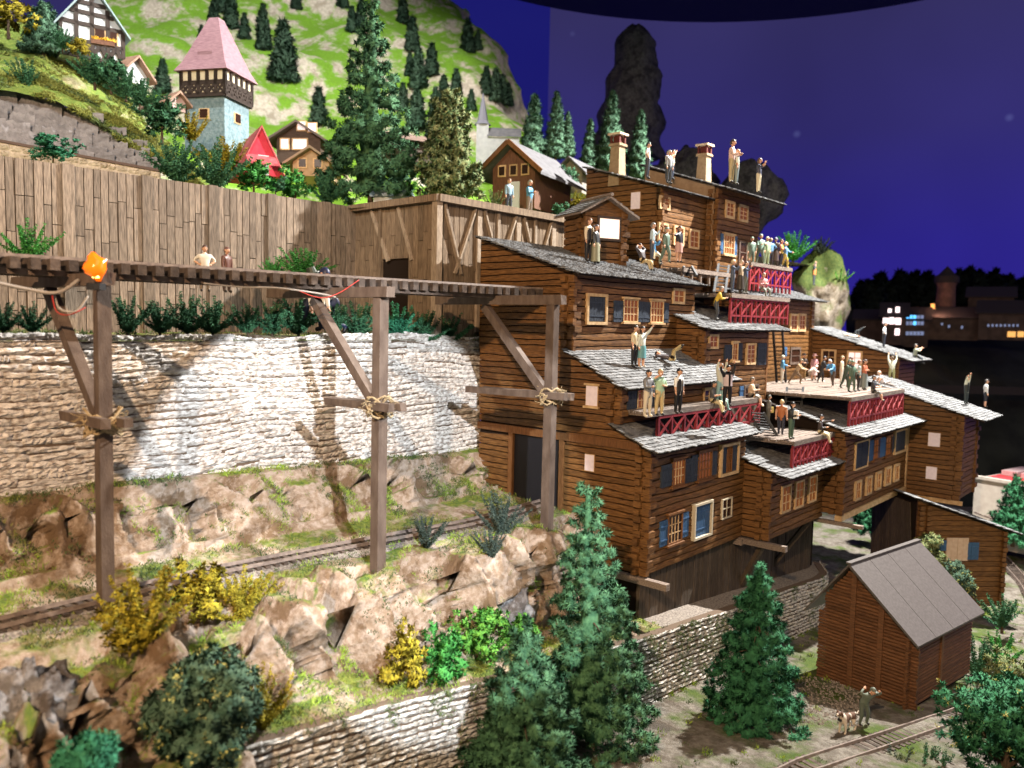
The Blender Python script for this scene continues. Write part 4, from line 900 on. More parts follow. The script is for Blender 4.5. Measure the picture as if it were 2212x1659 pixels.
if sl_[300:]:
    bb = MB()
    for p, w in sl_[300:]: bb.add([p+R13.to_3x3() @ V((v.co.x*w*.97, v.co.y, v.co.z)) for v in SHG[0].vertices], [tuple(q.vertices) for q in SHG[0].polygons])
    bb.build('shingles', M_SHING, rf13, kind='stuff')
M_PALEP = mat('pale_shutter', (.55, .40, .30), (.62, .48, .37), 5, rough=.7)
h13.shutter(f, h13.rect(f, cH(1448, 615), cH(1650, 840)), M_PALEP, 4); h13.shutter(f, h13.rect(f, cH(1655, 660), cH(1755, 830)), M_BLUE, 3); h13.shutter(f, h13.rect(f, cH(1370, 640), cH(1440, 740)), M_BLUE, 3)
h13.window(f, h13.rect(f, cH(1600, 985), cH(1690, 1120)), 1, 1, .1, fm=M_GREYW, pm=M_DARKP, sill=False)
for px in ((1720, 310), (1830, 410)):
    p = onP(*cH(*px), h13.M @ V((0, 0, zr(0)+.1)), (h13.M.to_3x3() @ V(((o-o2)/Lx, 0, 1))).normalized()); q = h13.I @ p; b = MB()
    for k in range(4): b.bar((q.x-.5, q.y+k*.16, zr(q.x-.5)+.1), (q.x+.5, q.y+k*.16, zr(q.x+.5)+.1), .07, .07)
    for k in (-.4, .4): b.bar((q.x+k, q.y-.1, zr(q.x+k)+.17), (q.x+k, q.y+.6, zr(q.x+k)+.17), .08, .06)
    b.build('roof_pallet', M_DECK, h13.root)
# hut details: window, roof
r = hut.rect(f, cE(460, 890), cE(690, 1150)); hut.window(f, r, 1, 1, .12, fm=mat('dark_frame', (.07, .05, .04), rough=.6), pm=M_GLOW, sill=False, depth=.12)
zt = 2.9; mid = 1.2; ap = hut.uv(f, cE(600, 730))[1]
b = MB(); b.add([(0, -.02, zt), (2.45, -.02, zt), (mid, -.02, ap), (0, 2, zt), (2.45, 2, zt), (mid, 2, ap)], [(0, 1, 2), (3, 5, 4), (0, 2, 5, 3), (1, 4, 5, 2)]); b.build('gable', M_LOG, hut.wall)
b = MB()
for sx, xe in ((-1, -.45), (1, 2.95)):
    ze = ap-(ap-zt)*(abs(xe-mid)/mid)
    b.hexa([(xe, -.35, ze), (mid, -.35, ap), (mid, 2.3, ap), (xe, 2.3, ze), (xe, -.35, ze+.09), (mid, -.35, ap+.1), (mid, 2.3, ap+.1), (xe, 2.3, ze+.09)] if sx > 0 else [(mid, -.35, ap), (xe, -.35, ze), (xe, 2.3, ze), (mid, 2.3, ap), (mid, -.35, ap+.1), (xe, -.35, ze+.09), (xe, 2.3, ze+.09), (mid, 2.3, ap+.1)])
hr = b.build('roof', M_DECK, hut.root)
for sx, xe in ((-1, -.45), (1, 2.95)):
    for i in range(5):
        for j in range(8):
            t = i/5; x = lerp(xe, mid, t); ze = ap-(ap-zt)*(abs(x-mid)/mid)+.12; y = -.3+j*.33; an = math.atan((ap-zt)/mid)
            oo = link('shingle', RND.choice(SHG), hr); oo.matrix_local = Matrix.Translation((x, y+.16, ze)) @ Matrix.Rotation(math.pi/2*sx, 4, 'Z') @ Matrix.Rotation(an-.05, 4, 'X') @ Matrix.Diagonal((.33, .9, .8, 1))
b = MB(); b.tube([(mid, -.5, ap+.16), (mid, 2.4, ap+.16)], .09, 7); b.build('ridge_pole', M_DECK, hut.root)
# ================================================================= far scenery
hill = patch('mountain', [[dep(200, -130, 92), dep(560, -150, 100), dep(800, -110, 104), dep(905, -45, 104), dep(960, 8, 104), dep(1000, 20, 112)],
                       [dep(180, 20, 80), dep(520, 0, 88), dep(790, 40, 92), dep(930, 60, 94), dep(1040, 82, 96), dep(1085, 100, 106)],
                       [dep(170, 150, 72), dep(510, 120, 78), dep(780, 160, 82), dep(930, 170, 85), dep(1070, 178, 88), dep(1110, 200, 98)],
                       [dep(150, 300, 62), dep(480, 300, 68), dep(760, 310, 72), dep(930, 300, 75), dep(1120, 285, 80), dep(1160, 300, 90)],
                       [dep(130, 420, 56), dep(470, 420, 60), dep(760, 400, 64), dep(930, 390, 66), dep(1190, 380, 70), dep(1230, 380, 80)],
                       [dep(120, 560, 50), dep(470, 560, 52), dep(760, 540, 54), dep(930, 530, 56), dep(1190, 520, 60), dep(1230, 520, 70)]], 16, 14, 1.5, M_HILL, 12, .13)
rk = thing('rock_pillar', 'tall dark rock pillar against the night sky', 'rock', dep(1365, 300, 105)); o = rk.location
b = MB(); vs = []; n = 36; m_ = 30
for i in range(m_+1):
    t = i/m_; y = lerp(345, 58, t); hw = pl([(0, 92), (.2, 80), (.5, 66), (.75, 58), (.92, 45), (1, 14)], t)
    c = dep(lerp(1352, 1378, t), y, 105)-o
    for j in range(n):
        a = 2*math.pi*j/n; r = hw*.84/1728*105*(1+.26*fbm(math.cos(a)*1.5, math.sin(a)*1.5, t*5, 5)); vs.append(c+V((r*math.cos(a), r*math.sin(a), .6*fbm(a, t*6, 2))))
b.add(vs, [(i*n+j, i*n+(j+1) % n, (i+1)*n+(j+1) % n, (i+1)*n+j) for i in range(m_) for j in range(n)]+[tuple(range(m_*n, (m_+1)*n))]); b.build('rock', M_DARKROCK, rk, smooth=True)
def lump(name, label, cat, c, rx, ry, rz_, m, amp=.3, seed=0, n=28, kind=None, fr=1.6):
    t = thing(name, label, cat, c) if label else None; b = MB(); vs = []; mm = n//2
    for i in range(mm+1):
        for j in range(n):
            a = math.pi*i/mm; p = 2*math.pi*j/n; d = V((math.sin(a)*math.cos(p), math.sin(a)*math.sin(p), math.cos(a))); r = 1+amp*fbm(d.x*fr+seed, d.y*fr, d.z*fr, 5); vs.append((d.x*rx*r, d.y*ry*r, d.z*rz_*r))
    b.add(vs, [(i*n+j, (i+1)*n+j, (i+1)*n+(j+1) % n, i*n+(j+1) % n) for i in range(mm) for j in range(n)]); return b.build('rock' if label else name, m, t, smooth=True, loc=None if label else c, kind=kind)
lump('rock_ledge', 'dark rock ledge behind the top roofs and chimneys', 'rock', dep(1475, 410, 92), 4.2, 4, 4.2, M_DARKROCK, .5, 3)
lump('rock_block', 'flat-topped dark rock block beside the topmost roof', 'rock', dep(1620, 425, 88), 3.4, 3.4, 3.6, M_DARKROCK, .3, 8)
lump('rock_outcrop', 'lit mossy boulder outcrop topped with palm-like shrubs', 'rock', dep(1776, 640, 70), 2.35, 2.4, 3.75, terrain_mat('mossy_rock', (.30, .26, .20), (.42, .37, .31), (.19, .15, .10), (.13, .17, .05), (.08, .125, .04), .44, .5, .45), .35, 21, 48)
# ----------------------------------------------------------------- far dark town
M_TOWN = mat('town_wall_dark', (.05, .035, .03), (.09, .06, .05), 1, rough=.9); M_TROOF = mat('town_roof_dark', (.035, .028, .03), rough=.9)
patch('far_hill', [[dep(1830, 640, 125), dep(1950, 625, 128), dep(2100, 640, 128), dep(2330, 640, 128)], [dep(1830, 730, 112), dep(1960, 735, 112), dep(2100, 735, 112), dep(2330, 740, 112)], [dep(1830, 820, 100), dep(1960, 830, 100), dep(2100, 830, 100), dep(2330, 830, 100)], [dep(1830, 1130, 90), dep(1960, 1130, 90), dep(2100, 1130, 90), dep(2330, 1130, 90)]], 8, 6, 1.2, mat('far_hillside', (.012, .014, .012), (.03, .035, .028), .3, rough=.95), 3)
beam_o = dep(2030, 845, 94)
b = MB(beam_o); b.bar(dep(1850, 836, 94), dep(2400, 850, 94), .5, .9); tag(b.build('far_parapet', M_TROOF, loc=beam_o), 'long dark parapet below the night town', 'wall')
def facing(p): return math.atan2(p.y, p.x)-math.pi/2      # rotation that turns local -y toward the viewer
def lit(col, s, nm): return mat(nm, col, emit=col, est=s)
def cottage(name, label, px, d, w, dp, hw, hr, wm, rm, turn=0, wins=(), over=.5, cat='house', timber=None, group=None, axis='y', wmat=None, fmat=None, roof_t=.15, door=None):
    """A gabled house: gable toward local -y ('y') or eaves toward it ('x'). wins: (u, z, w, h) on the front in metres."""
    p = dep(px[0], px[1], d); r = thing(name, label, cat, p, facing(p)+math.radians(turn), group); b = MB()
    if axis == 'y':
        P = [(-w/2, 0), (-w/2, hw), (0, hw+hr), (w/2, hw), (w/2, 0)]
        b.add([(x, 0, z) for x, z in P]+[(x, dp, z) for x, z in P], [(4, 3, 2, 1, 0)[::-1], (5, 6, 7, 8, 9)[::-1]]+[(i, 5+i, 5+(i+1) % 5, (i+1) % 5) for i in range(5)])
    else:
        P = [(0, 0), (0, hw), (dp/2, hw+hr), (dp, hw), (dp, 0)]
        b.add([(-w/2, y, z) for y, z in P]+[(w/2, y, z) for y, z in P], [(0, 1, 2, 3, 4)[::-1], (5, 6, 7, 8, 9)]+[(i, (i+1) % 5, 5+(i+1) % 5, 5+i)[::-1] for i in range(5)])
    b.build('wall', wm, r)
    for s in (-1, 1):
        b = MB()
        if axis == 'y':
            k = hr/(w/2); xe = s*(w/2+over); ze = hw-over*k+.02
            q = [(0, -over, hw+hr+.02), (xe, -over, ze), (xe, dp+over, ze), (0, dp+over, hw+hr+.02)]
        else:
            k = hr/(dp/2); ye = dp/2+s*(dp/2+over); ze = hw-over*k+.02
            q = [(-w/2-over, dp/2, hw+hr+.02), (w/2+over, dp/2, hw+hr+.02), (w/2+over, ye, ze), (-w/2-over, ye, ze)]
        b.hexa([V(v) for v in q]+[V(v)+V((0, 0, roof_t)) for v in q]); b.build('roof', rm, r)
    for u, z, ww, hh in wins:
        b = MB(); b.box(u-ww/2-.08, u+ww/2+.08, -.06, .02, z-.08, z+hh+.08); f_ = b.build('window', fmat or M_TRIM, r); b = MB(); b.box(u-ww/2, u+ww/2, -.08, -.061, z, z+hh); b.build('pane', wmat or M_DARKP, f_)
    if door: b = MB(); b.box(door[0]-door[2]/2, door[0]+door[2]/2, -.07, .02, 0, door[3]); b.build('door', door[4], r)
    for a0, c0_, a1, c1 in (timber or ()):
        b = MB(); b.bar((a0, -.03, c0_), (a1, -.03, c1), .22, .12, up=(0, 1, 0)); b.build('beam', mat('dark_timber', (.03, .02, .016), rough=.7), r)
    return r
LW, LB, LY = lit((1, .80, .80), 2.0, 'town_window_white'), lit((.12, .5, 1), 1.6, 'town_window_blue'), lit((1, .5, .14), .8, 'town_window_amber')
M_TDIM = mat('town_window_dim', (.3, .36, .55), emit=(.35, .45, .8), est=.3)
def block(label, px0, px1, d, wins, roof=True):
    x0_, y0_ = px0; x1_, y1_ = px1; s = d/1728; w = (x1_-x0_)*s; h = (y1_-y0_)*s
    return cottage('town_house', label, ((x0_+x1_)/2, y1_), d, w, 6, h*.7, h*.3, M_TOWN, M_TROOF, 0, over=.4, axis='x', wins=(), group='houses of the dark far town')
def pxwin(r, d, lst):
    I = (Matrix.Translation(r.location) @ Matrix.Rotation(r.rotation_euler[2], 4, 'Z')).inverted(); o = I @ CAM
    for (x, y, w, h, m) in lst:
        dd = I.to_3x3() @ ray(x, y); p = o+dd*(-o.y/dd.y); s = d/1728
        b = MB(); b.box(p.x-w/2*s, p.x+w/2*s, -.1, .02, p.z-h/2*s, p.z+h/2*s); b.build('window', m, r)
t1 = block('far town house with two rows of bright white lit windows', (1905, 655), (1952, 745), 104, ())
pxwin(t1, 104, [(1914+j*0, 693, 9, 11, LW) if False else (1913, 693, 10, 12, LW), (1926, 693, 10, 14, LW), (1940, 694, 11, 14, LW), (1922, 671, 7, 8, LW), (1939, 669, 8, 12, LW), (1938, 717, 9, 14, LW)])
t2 = block('far town house with rows of blue lit windows', (1952, 665), (2000, 750), 104, ())
pxwin(t2, 104, [(1960+i*8, y, 6, 8, LB if (i == 2 and y == 698) or (y == 685 and i < 3) else M_TDIM) for i in range(5) for y in (685, 698, 720)])
t3 = block('dark far town house with one amber window at the right edge', (2120, 650), (2230, 735), 100, ()); pxwin(t3, 100, [(2185, 722, 15, 12, LY), (2205, 722, 12, 12, LY)]+[(2135+i*9, 703, 4, 5, M_TDIM) for i in range(8)])
t4 = block('dark gabled far town house left of the lit ones', (1848, 670), (1905, 735), 108, ())
t5 = block('dark far town house below the round tower', (2010, 665), (2105, 735), 104, ()); pxwin(t5, 104, [(2050, 705, 4, 6, M_TDIM), (2078, 707, 4, 6, M_TDIM), (2035, 700, 4, 5, M_TDIM)])
t6 = block('dark far town house behind the trees right of the tower', (2095, 620), (2180, 690), 112, ())
tw = thing('town_tower', 'dim reddish round tower with a pointed cap above the far town', 'tower', dep(2040, 690, 110)); s = 110/1728
b = MB(); b.tube([(0, 0, -2), (0, 0, 70*s), (0, 0, 78*s)], [22*s, 18*s, 21*s], 20); b.build('shaft', mat('tower_shaft', (.09, .05, .045), (.16, .085, .07), 1.5, rough=.9), tw)
b = MB(); b.tube([(0, 0, 78.5*s), (0, 0, 92*s), (0, 0, 97*s), (0, 0, 114*s)], [25*s, 24*s, 16*s, .05], 16); b.build('roof', M_TROOF, tw)
tl_ = bpy.data.lights.new('tower_lamp', 'POINT'); tl_.energy = 350; tl_.color = (1, .5, .3); tl_.shadow_soft_size = .3; to_ = bpy.data.objects.new('tower_lamp', tl_); C.objects.link(to_); to_.location = dep(2032, 668, 104)
for i, (x, y) in enumerate(((2015, 661), (2018, 672), (2017, 684))):
    p = dep(x, y, 107); b = MB(p); b.box(p.x-.22, p.x+.22, p.y-.2, p.y+.2, p.z-.3, p.z+.3); tag(b.build('lantern', LY, loc=p), ('topmost', 'middle', 'lowest')[i]+' of the three small amber lights beside the far tower', 'lantern')
# ----------------------------------------------------------------- plants
def leafmat(name, a, c, sc=5, rand=.12): return mat(name, a, c, sc, rough=.8, rand=rand, spec=.2)
G_FIR = leafmat('fir_green', (.022, .075, .036), (.085, .20, .095)); G_FIR2 = leafmat('fir_deep_green', (.014, .075, .034), (.045, .19, .085))
G_BLUE = leafmat('soft_blue_green', (.055, .12, .075), (.10, .20, .125), 2); G_BUSH = leafmat('two_tone_bush', (.045, .11, .04), (.26, .27, .12), 5)
G_DARK = leafmat('dark_shrub', (.02, .08, .04), (.06, .17, .08)); G_BRIGHT = leafmat('bright_shrub', (.02, .13, .025), (.08, .33, .07), 7)
G_LIME = leafmat('lime_shrub', (.04, .18, .03), (.17, .42, .06), 7); G_YEL = leafmat('yellow_shrub', (.12, .10, .01), (.42, .35, .03), 7); G_TEAL = leafmat('teal_shrub', (.02, .13, .07), (.05, .24, .13))
G_GREY = leafmat('grey_green_shrub', (.03, .05, .04), (.08, .11, .09)); G_ROUND = leafmat('dark_round_tree', (.03, .075, .05), (.10, .17, .11), 3); G_HILLT = leafmat('hill_fir', (.03, .07, .042), (.07, .125, .08), .7, .25)
G_SPECK = leafmat('yellow_speck', (.35, .36, .10), (.5, .5, .2))
BARK = mat('bark', (.05, .032, .02), (.1, .07, .045), 6, (3, 3, 1), .9, .5, 10)
def rv(r): 
    while True:
        v = V((r.uniform(-1, 1), r.uniform(-1, 1), r.uniform(-1, 1)))
        if .05 < v.length < 1: return v.normalized()
def tuft(b, r, c, rad, n, l, w, mi=0, up=.25, nc=None):
    """A clump of thin leaf blades standing out of one point."""
    vs = []; fs = []
    for i in range(n):
        d = rv(r); d = (d+V((0, 0, up))).normalized(); p = c+d*rad*r.random(); s = d.cross(rv(r)).normalized()*w*r.uniform(.6, 1.3); q = p+d*l*r.uniform(.6, 1.3)+V((0, 0, -.15*l*r.random()))
        k = len(vs)
        if nc is not None and s.cross(q-p).dot(c-nc) < 0: s = -s
        vs += [p-s, p+s, q]; fs.append((k, k+1, k+2))
    if nc is not None:
        if not hasattr(b, 'nm'): b.nm = {}
        k0 = len(b.v)
        for i, v in enumerate(vs): b.nm[k0+i] = tuple(((v-nc).normalized()+(v-c).normalized()*.35+V((0, 0, .15))).normalized())
    b.add(vs, fs, mi)
def conifer_mesh(seed, H, R, clumps, per, l, w, mats, tip=.9, gap=.55, sway=.0):
    """Needle tufts gathered into boughs: tiers of uneven lobes with dark gaps between them."""
    r = random.Random(seed); b = MB(); lobes = []; z = .07*H; step = max(.42, .072*H)
    while z < H*.97:
        t = z/H; rr = R*(1-t)**tip; n = max(1, int(6.28*rr/(.74*max(.5, R/2.2))+.6)); a0 = r.uniform(0, 6.28)
        for i in range(n):
            a = a0+6.283*(i+r.uniform(-.25, .25))/n; k = r.uniform(.62, 1.12)
            lobes.append((a, rr*k, z+r.uniform(-.3, .3)*step, max(.15, (.17+.125*rr)*r.uniform(.7, 1.25)), rr))
        z += step*r.uniform(.8, 1.2)*(1-.35*t)
    tot = sum(q[3]**1.6 for q in lobes)
    for a, rad, z, s, rr in lobes:
        n = max(2, round(clumps*s**1.6/tot)); ca, sa = math.cos(a), math.sin(a)
        for i in range(n):
            d = rv(r); u = r.uniform(.5, 1)
            c = V((ca*rad+d.x*s*u*.95, sa*rad+d.y*s*u*.95, z+d.z*s*u*.62-.10*rad+.12)); tuft(b, r, c, .09, per, l, w, 0, .12, V((ca*rad*.8, sa*rad*.8, z-.10*rad-.05)))
        for q in range(4): f = (q+.5)/4.5; c = V((ca*rad*f, sa*rad*f, z-.06*rad*f)); tuft(b, r, c, .12, per//3, l, w, 0, .1, V((0, 0, z-.3)))
    n = 12; vs = []; K = 16
    for k in range(K+1):
        t = .06+.86*k/K
        for j in range(n): a = 6.283*j/n; q = R*(1-t)**tip*(.14+.22*r.random())+.02; vs.append((q*math.cos(a), q*math.sin(a), t*H))
    b.add(vs, [(k*n+j, k*n+(j+1) % n, (k+1)*n+(j+1) % n, (k+1)*n+j) for k in range(K) for j in range(n)])
    return b
def tree(name, label, base, H, R, seed, clumps, per, l, w, m, group=None, proto=None, tip=.9, rz=None, gap=.55, cat='tree', trunk_r=.16):
    t = thing(name, label, cat, base, U(0, 6) if rz is None else rz, group)
    if proto is None:
        cm = conifer_mesh(seed, H, R, clumps, per, l, w, m, tip, gap).mesh('crown', m); tb = MB(); tb.tube([(0, 0, -.4), (0, 0, H*.3), (0, 0, H*.92)], [trunk_r, trunk_r*.7, .02], 7)
        r = random.Random(seed)
        for i in range(26): z = H*r.uniform(.12, .85); a = r.uniform(0, 6.28); q = R*(1-z/H)**tip*.8; tb.tube([(0, 0, z), (q*math.cos(a), q*math.sin(a), z-.1*q)], [.04, .012], 4)
        proto = (cm, tb.mesh('trunk', BARK), H)
    s = H/proto[2]
    link('crown', proto[0], t, scale=(s, s, s), mat=m); link('trunk', proto[1], t, scale=(s, s, s)); return proto
def shrub_mesh(seed, style, mname, m):
    r = random.Random(seed); b = MB()
    if style == 'spiky':
        for i in range(19):
            a = 6.283*i*.382+r.uniform(-.2, .2); tl = r.uniform(.12, 1.2); d = V((math.cos(a)*math.sin(tl), math.sin(a)*math.sin(tl), math.cos(tl))); L = r.uniform(.75, 1.05); p = V((r.uniform(-.06, .06), r.uniform(-.06, .06), 0)); k = 15
            for j in range(k):
                d = (d+V((0, 0, .015))).normalized(); p = p+d*L/k; tuft(b, r, p, .034, 15, .075*(1.25-.95*j/k), .022, 0, .05)
    elif style == 'round':
        lb = [(V((r.uniform(-.28, .28), r.uniform(-.28, .28), r.uniform(.12, .72))), r.uniform(.14, .24)) for _ in range(13)]
        for i in range(170):
            q, s_ = r.choice(lb); c = q+rv(r)*s_*r.uniform(.6, 1.05); c.z = max(.02, c.z); tuft(b, r, c, .05, 16, .065, .026, 0, .3, q-V((0, 0, .03)))
    elif style == 'palm':
        for i in range(26):
            a = r.uniform(0, 6.283); tl = r.uniform(.2, 1.35); d = V((math.cos(a)*math.sin(tl), math.sin(a)*math.sin(tl), math.cos(tl))); s = d.cross(V((0, 0, 1))).normalized()*.05; q = d*r.uniform(.7, 1); k = V((0, 0, .12))
            b.add([-s*.5+k*.3, s*.5+k*.3, q*.55+s+k, q*.55-s+k, q], [(0, 1, 2, 3), (3, 2, 4)]); 
            for j in range(9): t = j/9; p = q*(.25+.7*t)+k*.8; tuft(b, r, p, .02, 2, .11*(1.1-t), .02, 0, .1)
    return b.mesh('foliage', m)
STEM = MB(); STEM.tube([(0, 0, -.25), (0, 0, .3)], [.05, .03], 6); STEM = STEM.mesh('stem', BARK)
SH = {k: [shrub_mesh(i*7+j, k, k, G_DARK) for i in range(3)] for j, k in enumerate(('spiky', 'round', 'palm'))}
# one search tree over everything solid built so far, so that plants and people stand on real surfaces
from mathutils.bvhtree import BVHTree
def solid_tree():
    vs, fs = [], []
    bpy.context.view_layer.update()
    for o in C.objects:
        if o.type != 'MESH' or o.name.startswith(('sky', 'ceiling', 'cable', 'rail', 'window', 'pane', 'glazing')): continue
        k = len(vs); M4 = o.matrix_world
        vs += [M4 @ v.co for v in o.data.vertices]; fs += [tuple(i+k for i in p.vertices) for p in o.data.polygons]
    return BVHTree.FromPolygons(vs, fs)
BV = solid_tree()
def hit(px, py, minz=.3, near=0, far=400, fall=60):
    d = ray(px, py).normalized(); p = CAM+d*near; back = None
    for _ in range(40):
        h = BV.ray_cast(p, d)
        if h[0] is None: break
        if h[1].z < 0: h = (h[0], -h[1], h[2], h[3])
        if abs(h[1].z) > minz: return h[0]
        back = h[0]; p = h[0]+d*.02
    return back if back is not None else dep(px, py, fall)
def shrub(label, pos, h, style, m, group=None, name=None, wide=1.):
    t = thing(name or ('palm_shrub' if style == 'palm' else 'shrub'), label, 'shrub', pos, U(0, 6), group)
    k = 1.28 if style == 'round' else 1
    link('foliage', RND.choice(SH[style]), t, scale=(h*wide*k, h*wide*k, h*k), mat=m); link('stem', STEM, t, scale=(h, h, h)); return t
S_ = 1/1728
def sh_px(label, x, y, hpx, style, m, plane=None, wide=1., group=None, **kw):
    p = onY(x, y, plane) if plane else hit(x, y, .25, **kw); d = (p-CAM).dot(FW)
    return shrub(label, p, hpx*S_*d, style, m, group, wide=wide)
GB = 'dark shrubs in a row along the top of the stone retaining wall'
ROW = 'dark shrub on the stone retaining wall, '
for lab, x, y, h in ((ROW+'at the left edge', 5, 672, 62), (ROW+'behind the first brace', 70, 672, 60), (ROW+'just right of the first post', 275, 690, 78), (ROW+'third from the first post', 405, 700, 82), (ROW+'second from the first post', 345, 698, 70), (ROW+'fourth from the first post', 460, 708, 74),
                  (ROW+'fifth from the first post', 535, 712, 62), (ROW+'sixth from the first post', 588, 704, 72), (ROW+'left of the middle brace', 645, 706, 80), (ROW+'behind the middle brace', 722, 722, 70), (ROW+'between middle brace and post', 775, 722, 72), (ROW+'right of the middle post', 855, 728, 74),
                  (ROW+'second from the right end', 908, 740, 74), (ROW+'at the right end by the log house', 968, 742, 72)):
    z = pl([(0, 19.35), (30, 19.35)], x); p = onZ(x, y, 19.3); p = V((p.x, max(26.55, min(p.y, 27.6)), 19.3)) if p.y > 0 else onY(x, y, 26.9)
    p = onY(x, y, 26.8); d = (p-CAM).dot(FW); shrub(lab, V((p.x, p.y, min(p.z, 19.45))), h*S_*d, 'spiky', G_TEAL if 840 < x < 880 else G_DARK, GB, wide=1.25)
sh_px('bright green spiky shrub above the left end of the raised track', 62, 560, 82, 'spiky', G_BRIGHT, 29.5, 1.1)
sh_px('bright green shrub behind the raised track, left of the other one', 590, 600, 42, 'spiky', G_BRIGHT, 29, 1.3)
sh_px('wide bright green shrub behind the raised track near the two heads', 655, 602, 68, 'spiky', G_BRIGHT, 29, 1.5)
E0 = 33.6
for lab, x, y, h, st, m, w in (('big dark spiky shrub on the plank wall, left of its twin', 382, 390, 92, 'spiky', G_DARK, 1.15), ('big dark spiky shrub on the plank wall, right of its twin', 468, 402, 96, 'spiky', G_DARK, 1.1), ('round bright green bush on the plank wall below the red chapel, left', 548, 412, 58, 'round', G_BRIGHT, 1.4),
                  ('round bright green bush on the plank wall below the red chapel, right', 638, 425, 58, 'round', G_BRIGHT, 1.1), ('small dark bush between the two round bright bushes', 595, 415, 34, 'round', G_DARK, 1.2), ('dark green bush on the plank wall left of the tall spruce', 705, 436, 66, 'spiky', G_DARK, 1.2),
                  ('low teal bush on the plank wall at the left', 115, 347, 48, 'round', G_TEAL, 1.8)): sh_px(lab, x, y, h, st, m, E0, w)
for lab, x, y, h, st, m, w, d in (('yellow-green bush behind the big dark shrubs', 492, 372, 75, 'spiky', G_YEL, 1.2, 42), ('yellow-green bush beside the stone tower foot', 412, 302, 62, 'spiky', G_YEL, 1.0, 44),
                  ('yellow-green bush at the top left corner', 18, 65, 75, 'round', G_YEL, 1.3, 44), ('dark bush alone on the grassy bank', 58, 188, 58, 'spiky', G_DARK, 1.2, 41.5), ('dark hedge bush first from the half-timbered house', 205, 178, 66, 'spiky', G_DARK, 1.3, 43), ('dark hedge bush second from the half-timbered house', 240, 190, 56, 'round', G_DARK, 1.2, 43),
                  ('dark hedge bush third from the half-timbered house', 272, 205, 60, 'spiky', G_DARK, 1.3, 43), ('dark hedge bush fourth from the half-timbered house', 302, 225, 60, 'spiky', G_DARK, 1.3, 42.5), ('dark hedge bush fifth from the half-timbered house', 332, 255, 66, 'spiky', G_DARK, 1.2, 42.3), ('dark hedge bush lowest in the row on the bank', 350, 295, 70, 'round', G_DARK, 1.2, 42),
                  ('small dark bush by the half-timbered gable', 135, 103, 44, 'spiky', G_DARK, 1.3, 44), ('yellow flowering bush at the foot of the half-timbered house', 168, 118, 34, 'round', G_YEL, 1.2, 44),
                  ('lime bush right of the tall spruce', 880, 432, 48, 'spiky', G_LIME, 1.1, 43), ('dark spiky bush below the two-tone tree, left', 938, 432, 56, 'spiky', G_DARK, 1.1, 41.5), ('dark spiky bush below the two-tone tree, right', 985, 432, 56, 'spiky', G_BUSH, 1.1, 41.5), ('two-tone bush in front of the brown station', 1068, 455, 46, 'spiky', G_BUSH, 1.1, 42), ('low dark bush beside the small hut', 1205, 478, 36, 'round', G_DARK, 1.2, 46), ('yellow grassy bush below the grey hut', 1232, 448, 36, 'spiky', G_YEL, 1.6, 52)):
    p = dep(x, y, d); shrub(lab, p, h*S_*d, st, m, wide=w)
for lab, x, y, h, st, m, w in (('yellow bush on the cliff edge beside the first post', 312, 1385, 165, 'spiky', G_YEL, 1.05), ('yellow bush on the cliff edge, middle of three', 430, 1330, 105, 'round', G_YEL, 1.25), ('yellow bush on the cliff edge, third from the first post', 525, 1335, 112, 'spiky', G_YEL, 1.2), ('yellow bush hanging low under the first one', 295, 1400, 85, 'round', G_YEL, 1.4),
                  ('yellow-green bush at the cliff foot behind the round tree', 562, 1570, 130, 'spiky', G_YEL, .9), ('grey-green spiky shrub on the ledge by the lower track', 920, 1180, 66, 'spiky', G_GREY, 1.2), ('grey-green spiky shrub by the tunnel mouth', 1082, 1152, 90, 'spiky', G_GREY, 1.0), ('grey shrub hanging under the one by the tunnel', 1062, 1200, 60, 'spiky', G_GREY, 1.1),
                  ('yellow bush at the cliff foot above the stone wall', 865, 1478, 115, 'round', G_YEL, .8), ('green bush at the cliff foot between yellow and lime ones', 952, 1470, 105, 'round', G_BRIGHT, .95), ('lime bush at the cliff foot, left of two', 1030, 1425, 100, 'round', G_LIME, .95), ('lime bush at the cliff foot next to the dark firs', 1105, 1405, 90, 'round', G_LIME, .9)):
    sh_px(lab, x, y, h, st, m, None, w, far=60)
for lab, x, y, h, st, m, w, z in (('spiky green shrub right of the barn behind', 2165, 1352, 68, 'spiky', G_DARK, 1.1, 4.1), ('dark green shrub at the barn corner, right', 2112, 1462, 90, 'spiky', G_DARK, .9, 4.3), ('bright green shrub right of the barn', 2162, 1440, 80, 'spiky', G_BRIGHT, .9, 4.2), ('grey-green spiky shrub at the lower edge by the front track', 1945, 1690, 75, 'spiky', G_GREY, 1.1, 4.4), ('grey-green spiky shrub at the lower edge, right of its neighbour', 2010, 1690, 85, 'spiky', G_DARK, 1.0, 4.4)):
    p = onZ(x, y, z); shrub(lab, p, h*S_*(p-CAM).dot(FW), st, m, wide=w)
p = dep(1713, 560, 69); shrub('big green palm-like shrub on top of the mossy outcrop', p, 2.5, 'spiky', G_BRIGHT, wide=1.0)
shrub('small grey palm-like shrub right of the big one on the outcrop', dep(1772, 548, 69), 1.5, 'spiky', G_GREY, wide=1.1); shrub('lime palm-like shrub on the right flank of the outcrop', dep(1812, 612, 68), 1.4, 'spiky', G_LIME, wide=1.1)
